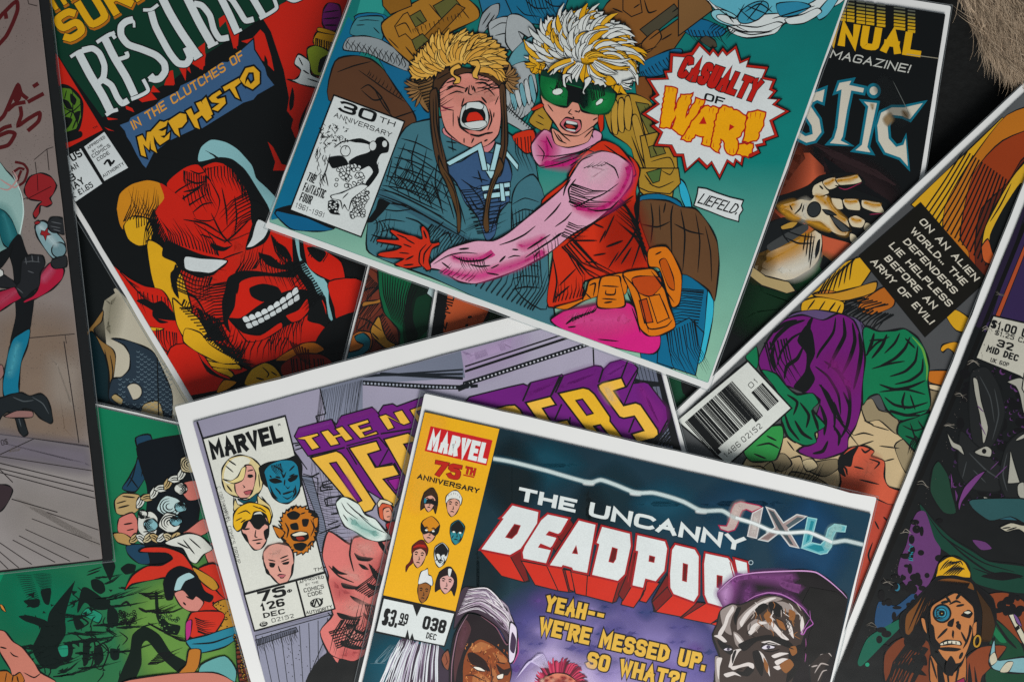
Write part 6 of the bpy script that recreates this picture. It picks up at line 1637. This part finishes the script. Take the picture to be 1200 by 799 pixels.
    p("c4583f", "340,700 380,650 440,640 480,660 470,680 520,700 520,760 540,800 640,830 700,900 640,1100 400,1000 330,860 350,780", 1.4)
    p(INK, "380,660 420,640 400,680 390,720 360,720 370,760 340,740 345,690", 0); sf("c96a52", "440,690 490,690 480,760 430,760", 16, .5)
    ls("430,650 445,665 470,650|400,720 440,730|460,690 500,705 480,730|350,710 370,730 375,755|420,770 500,790|540,880 580,900", 1.5)
    Z(1000, 600, .249)
    p("ab4434", "60,-60 160,-40 200,-20 150,130 60,330 0,520 -60,560 20,200", 1.2); ls("140,20 160,40|90,140 70,200 80,240|100,40 120,80", 1.4); p("c9b088", "75,260! 105,240! 95,300! 70,320!", 1.1)
    p("33271f", "90,380 120,360 60,520 0,700 -80,760 -40,620 40,480", 1)
    for i in range(20): l(f"{random.uniform(-60,60)},{random.uniform(480,740)} {random.uniform(-60,60)},{random.uniform(560,760)} {random.uniform(-40,70)},{random.uniform(500,760)}", .9, "6a5a3c", 1)
    # caption
    part("caption_panel")
    Z(1000, 200, .25)
    p("1b1a17", "315,150! 620,500! 620,520! 335,780! 25,400!", .6, 0)
    part("lettering#caption", "caption_panel")
    kw = dict(c="c9c5b6", w=.18, gap=.5, slant=.16)
    for s, a, b, c, d in (("ON AN ALIEN", 293, 232, 556, 520), ("WORLD... THE", 250, 275, 500, 540), ("DEFENDERS", 218, 326, 455, 580), ("LIE HELPLESS", 152, 345, 432, 640), ("BEFORE AN", 130, 405, 360, 650), ("ARMY OF EVIL!", 65, 420, 345, 722)):
        T(s, a - 6 + 18, b + 22 - 14, c - 6 + 18, d + 10 - 10, 32, **kw)
    # barcode
    part("barcode", None)
    Z(800, 400, .25)
    p("c9a882", "-60,440! 250,130! 310,95! 0,360! -80,420!", 1, 0); l("-40,350 40,280 130,200 190,160", 1.4, INK, 0)
    p("ccd1cc", "305,92! 510,312! 212,578! -30,370!", 1.6, 0)
    rr = random.Random(3)
    # long bars lie along the short side of the label
    ux, uy = .755, -.655; vx, vy = .655, .735
    t = 0.0
    while t < 292:
        w = rr.choice([3, 3, 3.5, 6, 9]); 
        x, y = 12 + ux * t, 376 + uy * t
        L = 218 if 34 < t < 250 else 246
        if t < 14: w = 3.5
        l(f"{x},{y} {x+vx*L*.9},{y+vy*L*.9}", w * .25, INK, 0, 0)
        t += w * .5 + rr.choice([4.2, 5, 6.5, 9])
    t = 0
    while t < 66:
        w = rr.choice([3, 4, 7]); x, y = 322 + ux * t, 238 + uy * t
        l(f"{x},{y} {x+vx*118},{y+vy*118}", w * .25, INK, 0, 0); t += w * .5 + rr.choice([5, 6, 8])
    part("lettering#digits", "barcode")
    T("1486", 205, 545, 275, 486, 27, .12, gap=.7); T("02152", 286, 474, 374, 402, 27, .12, gap=.7); T("01", 320, 222, 356, 188, 26, .12, gap=.9); 
# ================================================================== the pirate comic
def art_pirate():
    part("illustration")
    Z(1030, 400, .25037)
    p("32264a", "700,-800! 1200,-800! 900,120! 560,-10! 470,-60!", 0, 0); p("261f33", "640,-620! 700,-640! 520,-100! 470,-60! 430,-80!", 1, 0)
    l("745,-700 420,100 40,1000 -160,1500", 5, "141415", 0, 0)
    p("a2482a", "700,-500! 740,-560! 640,-300! 560,-100! 540,-110!", .8, 0)
    part("emblem_dot"); el("6a4a28", 760, -320, 44, 50, 0, 1.2); el("2f6f7a", 765, -320, 22, 26, 0, 1)
    for i in range(14):
        a = i * .45; l(f"{760+44*math.cos(a)},{-320+50*math.sin(a)} {760+66*math.cos(a+.1)},{-320+72*math.sin(a+.1)}", 1.6, "8a5a2c", 2)
    part("illustration")
    rp = random.Random(5)
    for i in range(170):
        t = rp.random(); x, y = rp.uniform(330, 700), rp.uniform(120, 780)
        if x < 560 - y * .45: continue
        r = rp.uniform(4, 16)
        el(rp.choice(["4a2c56", "5a3466", "3c284a"]), x, y, r, r, 0, 0); el("161618", x + r * .35, y - r * .25, r * .85, r * .85, 0, 0)
    for i in range(60): el("161618", rp.uniform(380, 720), rp.uniform(150, 760), rp.uniform(10, 34), rp.uniform(10, 34), 0, 0)
    for q in ("430,150 500,120 560,200 590,330 560,440 500,520 440,470 420,320", "380,420 440,470 540,560 600,620 560,700 430,690 370,600", "600,480 690,430 690,760 600,740 560,640"): p("222425", q, 1.2)
    ls("470,160 520,260 540,380|540,220 560,340 530,460|420,520 500,600 560,640|440,600 500,660|600,520 580,620 600,700|410,560 390,640", 1.6, "3d4143")
    for q in ("440,170 460,180 480,280 510,400 500,460 485,470 470,340 445,230", "600,190 650,170 680,190 680,340 660,260 640,210", "315,420 350,470 385,490 400,530 370,510 340,490", "615,510! 660,660! 600,665!", "490,725 560,740 680,740 680,755 560,752 500,745", "640,460 680,430 680,450 650,465", "650,670 680,660 680,740 650,720"): p("9a9a90", q, 1)
    p("9a9a90", "445,515 500,490 528,505 520,540 480,535", 1.1); el("161618", 492, 513, 11, 12, 0, 0)
    p("6a3a74", "370,760 400,680 450,630 500,605 440,680 390,750 375,790", .9); p("6a3a74", "335,610 345,650 338,700", .6); p("5a3366", "355,690 370,720 360,750", .6)
    p("1f3d30", "250,600 280,560 320,620 340,700 360,800 300,800 240,700", 1); p("2a5560", "470,770! 560,755! 690,770! 690,840! 500,830!", 1, 0)
    ls("470,380 500,440|460,300 490,330|520,600 560,560|540,640 600,580", 1.2, "5a3a66")
    Z(1000, 600, .249)
    p("143c30", "310,-40 380,40 460,120 560,180 640,230 830,260 830,380 700,370 560,330 500,240 420,180 350,120", 1.2); p("2a4f52", "560,-20 640,40 740,20 830,60 830,-60 560,-60", 1)
    ls("340,0 420,110 520,180 620,240 760,280|400,90 520,200 640,280 800,310|560,260 680,300 800,300", 2, "10181a"); p("161618", "600,300 700,280 800,300 700,320", 0)
    p("a9a694", "690,70 740,50 800,60 830,40 830,110 780,80 730,90 705,85", 1); ls("700,75 740,70|720,85 770,70", 1)
    for q in ("300,0 340,0 380,120 410,170 400,230 360,330 300,400 270,370 210,290 220,220 250,150 270,60", "560,130 620,140 650,170 600,175"): p("5c3566", q, 0)
    p("24466a", "120,420 200,440 280,380 300,410 220,470 140,560 100,520", 0); p("125a48", "60,600 110,560 220,500 240,520 140,620 40,720 20,700", 0)
    for i in range(80):
        x, y = rp.uniform(100, 420), rp.uniform(20, 640)
        if 2 * (x - 30) + y < 560 or (x > 330 and y > 340): continue
        el("161618", x, y, rp.uniform(8, 26), rp.uniform(8, 26), 0, 0)
    for i in range(9): l(f"{255+rp.uniform(0,30)},{150+i*9} {262+rp.uniform(0,20)},{155+i*9}", 1, "1f7f8e", 0)
    el("2c6f86", 205, 352, 14, 18, 0, 0); el("161618", 199, 348, 13, 16, 0, 0); el("1d8a6a", 65, 715, 10, 10, 0, 0)
    part("printed_figure#pirate", None, "scowling long haired pirate with a round blue eyepiece and a yellow cap")
    Z(1060, 640, .1989)
    p("7a3c22", "480,290 600,270 700,320 720,400 700,560 600,580 520,420", 1); 
    for i in range(12): el("161618", rp.uniform(540, 690), rp.uniform(270, 400), rp.uniform(12, 34), rp.uniform(12, 30), 0, 0)
    p("12402c", "440,380 500,400 600,480 700,600 720,820 480,820 500,560", 1); p("1a6a44", "490,420 540,480 600,560 560,560 500,480", 0); ls("520,420 600,540 660,600|480,440 520,560", 2)
    p("6a351f", "-60,560 40,520 140,560 160,700 170,820 -100,820 -120,640", 1.3); p("7a3c22", "360,660 430,600 500,580 600,590 520,700 460,760 440,820 340,820", 1.2)
    for q in ("0,540 60,560 100,620 60,620 0,580", "40,640 120,640 130,700 60,680", "-60,700 60,700 130,760 40,740", "380,680 400,820 370,820", "410,700 430,800 415,800"): p("161618", q, 0)
    hat("20,560 140,600", 10, -30, 60, 2); hat("-40,650 120,680", 10, -20, 70, 2)
    p("a5673a", "150,640 200,700 260,760 330,700 360,640 350,820 160,820", 1.1); p("8a1a4a", "290,800! 350,770! 360,830! 280,830!", .9, 0); p("161618", "190,690 220,720 240,820 200,820", 0); ls("250,720 260,820|320,700 300,800|150,640 190,780", 2)
    p("161618", "-30,480 -20,400 60,320 130,240 180,190 280,165 380,190 440,240 520,310 540,420 500,560 440,580 400,420 160,420 120,560 60,600 0,540", 1.2)
    p("6e4420", "0,500 10,400 80,320 140,240 200,195 290,185 390,210 410,260 330,230 240,260 150,340 90,420 30,520", 1)
    for i in range(26):
        t = i / 26
        l(f"{200+t*190},{195+18*t} {120+t*230},{270+30*t} {20+t*330},{440+60*rp.random()}", 2.0, "161618", 1)
    for i in range(14): l(f"{420+i*6},{250+i*8} {460+i*5},{380+i*6} {450+i*4},{560}", 1.6, "3a2818", 1)
    p("b07243", "150,360 200,320 290,270 350,300 400,350 410,430 395,520 375,600 330,680 280,690 220,650 165,560 150,470", 1.3)
    p("b07243", "95,420 120,430 130,510 105,480", 1); p("b07243", "400,460 425,440 420,510 400,530", 1)
    for q in ("140,450 170,470 180,540 210,580 190,610 150,560", "330,400 370,370 400,390 380,420 340,410", "255,440 290,420 280,470 250,465", "310,445 330,460 325,490 300,470", "280,490 290,500 285,540 275,520", "380,460 395,480 370,560 340,600 370,520", "240,690 270,640 300,690 280,760 240,740", "190,595 260,590 330,600 300,615 230,612"): p("161618", q, 0)
    p("c6c3b2", "205,570 250,550 320,555 328,578 270,572 215,580", 1.2); ls("225,560 228,575|250,553 252,573|275,555 276,572|300,556 301,574", 1)
    ls("190,540 230,500 250,480|330,500 350,540 365,570|260,340 300,320 330,330|300,350 350,340|210,330 260,320|240,290 270,330|330,270 300,310|180,620 230,660|340,620 320,660|300,450 320,440", 2.2)
    p("c3c3b4", "345,385 375,375 390,385 370,400", 1)
    el("161618", 218, 392, 56, 57, 0, 0); el("23708a", 218, 392, 47, 48, 0, .8); el("2f8aa2", 215, 390, 30, 30, 0, .8); el("161618", 217, 391, 18, 18, 0, 0); el("c8a050", 217, 391, 3.5, 4, 0, 0); hat("185,365 180,420", 8, 10, 2, .7)
    el(None, 425, 555, 18, 33, 10, 1.6, 0, 360, "a8802a")
    p("c99a1c", "182,180! 185,150 200,100 240,65 285,58 330,75 365,105 385,150 388,188! 340,180 280,172 230,172", 1.5, 1)
    for i in range(6): l(f"{205+i*18},{140-i*12+i*4} {235+i*18},{100-i*3} {262+i*16},{75+i*7}", 1.1, INK, 1)
    for i in range(6): l(f"{225+i*16},{165} {270+i*14},{130} {310+i*8},{95+i*8}", 1.1, INK, 1)
    p("b9b6a2", "610,400! 640,395! 720,540! 720,600! 690,560!", 1.2, 0); p("161618", "645,480! 670,460! 680,480! 655,500!", 0, 0); p("6a4a80", "640,395 670,420 690,470 660,450", .8)
    p("74a0a8", "500,640 520,560 530,540 535,640 560,670 720,650 720,740 600,740 520,720 495,680", 1.4); p("b7b19c", "500,650 530,620 545,670 510,700", .6); p("b7b19c", "560,735 600,680 640,680 610,738", .6)
    # price boxes
    part("price_box#month", None, "grey white issue price box")
    Z(1000, 200, .25)
    p("b5b4a8", "655,680! 830,720! 830,1000! 780,962! 574,878!", 1.4, 0)
    Z(1000, 400, .25); p("b5b4a8", "800,150! 830,165! 830,300! 790,220!", 1.2, 0)
    part("lettering#month", "price_box#month")
    Z(1000, 200, .25)
    T("$1.00 US", 640, 735, 840, 793, 40, .2, gap=.35, pw=1.15); T("$1.25 CAN", 660, 768, 836, 820, 24, .18, gap=.4, pw=1.1)
    Z(1000, 400, .25)
    T("32", 668, 22, 744, 46, 36, .22, gap=.35, pw=1.4); T("MID DEC", 620, 47, 768, 95, 32, .22, gap=.35, pw=1.2); T("UK 60p".upper(), 640, 95, 726, 120, 20, .17, gap=.45, pw=1.2)
    part("worn_spine", None, "scuffed black spine with pale creases")
    for x, y in ((1133, 424), (1118, 462), (1105, 496), (1080, 562), (1166, 345), (1150, 385), (1033, 680), (1014, 730), (1056, 622), (1200, 262)):
        l(f"{x-3},{y-2} {x+2},{y} {x+8},{y+3}", .8, "8f8a80", 1) if 0 else None
    Z()
    for x, y in ((1137, 424), (1122, 462), (1108, 496), (1078, 565), (1169, 345), (1153, 385), (1037, 680), (1018, 730), (1058, 622)):
        for k in range(3): l(f"{x-2+random.uniform(-2,2)},{y+random.uniform(-4,4)} {x+3},{y+random.uniform(-3,3)} {x+9+random.uniform(-3,3)},{y+3+random.uniform(-4,4)}", .6, random.choice(["8f8a80", "5f5b55"]), 1)
    for i in range(60):
        t = random.random(); x, y = 1168 - t * 160 + random.uniform(0, 10), 360 + t * 400
        el("4a4644", x, y, .5, .5, 0, 0)
# ================================================================== the comic cut by the edge of the view
def art_street():
    part("illustration")
    Z()
    grad("-60,-20! 60,-20! 140,660! -60,690!", ["7d706c", "7b6e6a", "8f8884", "8a8480"], 10)
    sf("8f7a68", "0,380 80,380 100,480 80,520 0,500", 40, .6); sf("a89e94", "60,420 95,430 90,480 60,470", 22, .5)
    rs = random.Random(11)
    F = []
    for i in range(1500):
        x, y = rs.uniform(0, 110), rs.uniform(0, 510)
        if math.sin(x * .07 + y * .03) + math.sin(y * .05) < -.3: continue
        r = rs.uniform(.22, .55)
        q = [(x + r * math.cos(a), y + r * math.sin(a)) for a in (0, 1.57, 3.14, 4.71)]
        F.append((q, rgb(rs.choice(["4c4442", "5a504c", "6a5d58"]))))
    _op(F)
    # pavement
    Z(0, 400, .25)
    p("8c8786", "-40,430! 160,455! 420,495! 480,820! 490,1030! -40,1120!", .9, 0)
    sf("76707c", "-20,440 160,465 400,500 410,600 200,570 -20,540", 20, .8); sf("9a9490", "100,700 460,800 480,1000 100,900", 40, .5)
    ls("0,530 160,455|-20,535 430,605|-20,565 440,676|-20,590 440,702|-20,608 450,735|55,738 270,800|0,600 60,660|300,0 370,475|160,455 420,490", 1.0, "2f2b2b", 0, 0)
    Z(0, 600, .249)
    for q in ("150,30 470,150", "120,80 420,215", "90,110 330,230", "60,130 260,235", "-20,130 150,245", "-20,170 90,262", "220,0 470,85", "-20,210 40,268"): l(q, 1.0, "3a3535", 0, 0)
    Z(0, 400, .25)
    T("O$", 8, 488, 40, 480, 26, .12, c="2b2626"); hat("40,520 90,512", 12, 3, -6, .5, "5f5856")
    # wall lines
    Z(0, 0, .25)
    ls("125,-20 135,20 175,30|160,750 220,700 250,690|220,700 230,799|165,760 170,799", 1, "3d3634", 0, 0)
    Z(0, 200, .25)
    ls("-20,200 120,130 270,70|170,0 180,100 245,60|125,785 350,765|305,770 312,810", 1, "3d3634", 0, 0)
    part("spray_lettering", None, "dark red sprayed writing on the printed wall")
    Z(0, 0, .25)
    Rw = "531d1f"
    for q in ("20,60 60,20 80,10 82,50 60,110 30,170 -10,215", "-30,120 20,60 30,90", "-10,570 20,540 60,450 85,400 100,440 130,465", "35,520 70,490 120,480", "155,408 180,392", "-10,620 20,600 55,590", "130,480 205,440", "95,500 100,540 85,590 130,560 185,530 180,570 130,615", "-10,640 40,620 70,630 40,680 -10,695", "-20,60 -10,40"):
        _op([(r, rgb(Rw)) for r in _strip(_smooth(_pts(q), False, 6), [3 + 2.2 * random.random() for _ in range(60)][:1][0] if 0 else 4.6)])
    p(Rw, "60,450 85,400 105,430 95,470 70,480", 0)
    Z(0, 200, .25)
    for q in ("70,-40 110,-30 130,0 115,50 90,70", "60,10 90,-10 115,-5", "80,50 100,0"): _op([(r, rgb(Rw)) for r in _strip(_smooth(_pts(q), False, 6), 3.0)])
    p("8f262a", "115,80 140,30 190,12 240,30 265,70 250,110 235,130 245,155 220,170 190,165 185,200 165,225 155,200 180,160 195,145 140,135 118,110", 1.2); ls("175,20 178,95|125,135 240,75", 1, "4a1618", 0, 0)
    part("printed_figure#painter", None, "gloved figure in red sleeves holding a spray can")
    p("8fb2ae", "-20,-30 30,0 80,60 108,160 105,250 70,360 -20,380", .9); sf("5f9a9a", "-20,180 30,190 80,320 40,360 -20,340", 16, .7); l("60,20 100,110 110,200 90,310 70,360", 1.6, "c0d8d4", 1)
    for q in ("0,40 30,60 70,80 90,60", "-10,80 40,90 80,40 60,0"): l(q, 2, "b58f8c", 1)
    p("1a5a62", "-20,180 20,190 60,240 90,330 60,370 20,350 0,300", 1); sf("3a8a92", "10,200 40,230 70,310 40,330", 8, .6)
    p("1b1d1f", "40,360 90,300 120,370 140,430 160,560 150,680 140,740 90,810 50,810 75,680 70,560 60,450", .9)
    p("a01f3c", "-20,575 40,555 100,520 130,530 110,590 60,620 0,660 -20,665", 1.2); sf("c04a66", "0,590 60,560 90,560 50,600 0,630", 8, .6)
    p("a8203c", "110,610 150,590 180,550 190,490 240,430 300,460 290,510 240,560 170,600 120,620", 1.3); sf("c85a78", "190,500 240,450 250,470 210,520", 8, .7)
    p("26282b", "80,560 70,540 95,520 100,430 130,400 160,395 200,400 212,440 190,480 185,540 150,570 110,600", 1.2); ls("110,430 150,425 190,430|120,405 125,440|150,395 155,430|180,400 180,430|80,550 110,575|130,470 160,480", 1.2, "55595d")
    p("26282b", "-20,470 20,490 60,515 80,540 40,550 -20,540", 1); p("1b1d1f", "-20,400 30,370 60,350 40,410 10,450 -20,460", 1); p("c9cdca", "-10,460 15,470 15,490 -10,500", .7)
    p("7f9fa6", "165,270 175,245 215,240 300,330 308,380 290,410 245,410 180,320", 1.3); el("6a8a92", 277, 372, 34, 36, 30, 1.2); sf("b5cdd2", "180,270 200,255 270,340 250,350", 6, .8); p("8f262a", "195,280! 210,285! 225,265! 225,290! 240,300! 220,305! 215,330! 205,305! 190,300!", .6, 0); p("8f262a", "162,245 180,235 190,245 170,255", .8)
    p("2a2c2f", "225,245 240,222 270,218 310,235 315,290 290,300 270,290 245,290 228,270", 1.2); ls("240,240 290,250|235,260 285,270|250,275 285,285", 1.1, "5a5e62"); p("2a2c2f", "250,415 310,400 312,450 260,460 240,440", 1.1)
    Z(0, 400, .25)
    p("1a7390", "45,30 70,-20 140,-60 130,20 100,100 90,200 85,245 20,260 15,180 30,100", 1.3); sf("4fa8bc", "60,40 90,10 80,100 50,160 40,140", 10, .7)
    p("23282b", "20,260 60,245 100,240 140,255 190,245 220,265 240,320 248,370 235,385 190,360 150,320 110,315 100,330 120,390 132,430 110,445 90,420 70,360 40,330 10,350 -20,390 -20,280", 1.2); ls("60,260 110,280 160,275|150,260 200,290 230,340|80,330 100,400", 1.1, "4f565a")
    p("8f6a66", "20,350 80,325 150,325 150,355 60,358", 1); p("3a3034", "-20,680 20,670 50,680 60,700 40,750 10,790 -20,800", 1); p("23262a", "-20,300 10,330 0,360 -20,360", 0); p("8f6a66", "-20,120 10,110 20,150 0,180 -20,170", .9)
# ================================================================== the fur throw beyond the pile
def fur_throw():
    root = bpy.data.objects.new("fur_throw", None); COL.objects.link(root)
    c0 = px_on(1260, -40); root.location = (c0.x, c0.y, 0)
    root["label"] = "fluffy beige fur throw on the black cloth beyond the barcode comic"; root["category"] = "throw"
    edge = [(1112, -220), (1117, -60), (1126, 0), (1135, 30), (1153, 62), (1175, 92), (1197, 118), (1250, 150), (1330, 190), (1420, 210), (1500, 160), (1500, -220)]
    P = [px_on(*q) - root.location for q in edge]
    m, nt, b, out = mat_new("fur_fibre")
    at = nt.nodes.new("ShaderNodeAttribute"); at.attribute_name = "ink"
    nt.links.new(at.outputs["Color"], b.inputs["Base Color"]); b.inputs["Roughness"].default_value = .85; b.inputs["Specular IOR Level"].default_value = .15
    hide = plain_material("throw_backing", (.16, .125, .095), .95, .1, .3, 500)
    n = len(P); cx = sum(q.x for q in P) / n; cy = sum(q.y for q in P) / n
    v = [(q.x, q.y, .0006) for q in P] + [((q.x * .86 + cx * .14), (q.y * .86 + cy * .14), .006) for q in P]
    f = [tuple(range(2 * n - 1, n - 1, -1))] + [(i, n + i, n + (i + 1) % n, (i + 1) % n) for i in range(n)]
    link_mesh("backing", v, f, hide, root)
    rg = random.Random(4)
    def inside(x, y):
        r = False
        for i in range(n):
            a, c = P[i - 1], P[i]
            if (a.y > y) != (c.y > y) and x < (c.x - a.x) * (y - a.y) / (c.y - a.y) + a.x: r = not r
        return r
    xs = [q.x for q in P]; ys = [q.y for q in P]
    vs, fs, cs = [], [], []
    shades = ["b6a38b", "a99680", "c2af98", "9c8a76", "a4917b", "baa790", "8f7d6a"]
    k = 0
    while k < 24000:
        x, y = rg.uniform(min(xs), min(xs) + .045) if rg.random() < .75 else rg.uniform(min(xs), max(xs)), rg.uniform(min(ys), max(ys))
        if not inside(x, y): continue
        k += 1
        clump = math.sin(x * 420 + 3 * math.sin(y * 210)) + math.sin(y * 330 + x * 140)
        a = math.radians(-62 + 26 * clump * .5 + rg.gauss(0, 16)) + (math.pi if rg.random() < .12 else 0)
        L = rg.uniform(.006, .013); w = rg.uniform(.00008, .00015)
        z0 = rg.uniform(.002, .006)
        lift = rg.uniform(.001, .005)
        c = rgb(shades[int((clump + 2) / 4 * 3.99 + rg.random() * 3) % 7]) 
        dx, dy = math.cos(a), math.sin(a); b0 = len(vs)
        for t in (0, .4, .75, 1):
            s = w * (1 - t * .9)
            px_, py_ = x + dx * L * t + .0012 * math.sin(t * 3 + clump) * -dy, y + dy * L * t + .0012 * math.sin(t * 3 + clump) * dx
            z = z0 + lift * math.sin(t * 2.4)
            vs += [(px_ - dy * s, py_ + dx * s, z), (px_ + dy * s, py_ - dx * s, z)]
        for q in range(3):
            fs.append((b0 + 2 * q, b0 + 2 * q + 1, b0 + 2 * q + 3, b0 + 2 * q + 2)); cs += list(c) * 4
    o = link_mesh("fur", vs, fs, m, root)
    at = o.data.color_attributes.new("ink", 'FLOAT_COLOR', 'CORNER'); at.data.foreach_set("color", cs)
fur_throw()
# ------------------------------------------------------------------ the pile, from the table up
for make, draw in ((book_bat, 'art_bat'), (book_green, 'art_green'), (book_mask, 'art_mask'), (book_brown, 'art_brown'), (book_annual, 'art_annual'),
                   (book_brute, 'art_brute'), (book_pirate, 'art_pirate'), (book_street, 'art_street'), (book_group, 'art_group'), (book_war, 'art_war'), (book_night, 'art_night')):
    make(); OUT = 0.9
    if draw in globals(): globals()[draw]()
    B_.build()
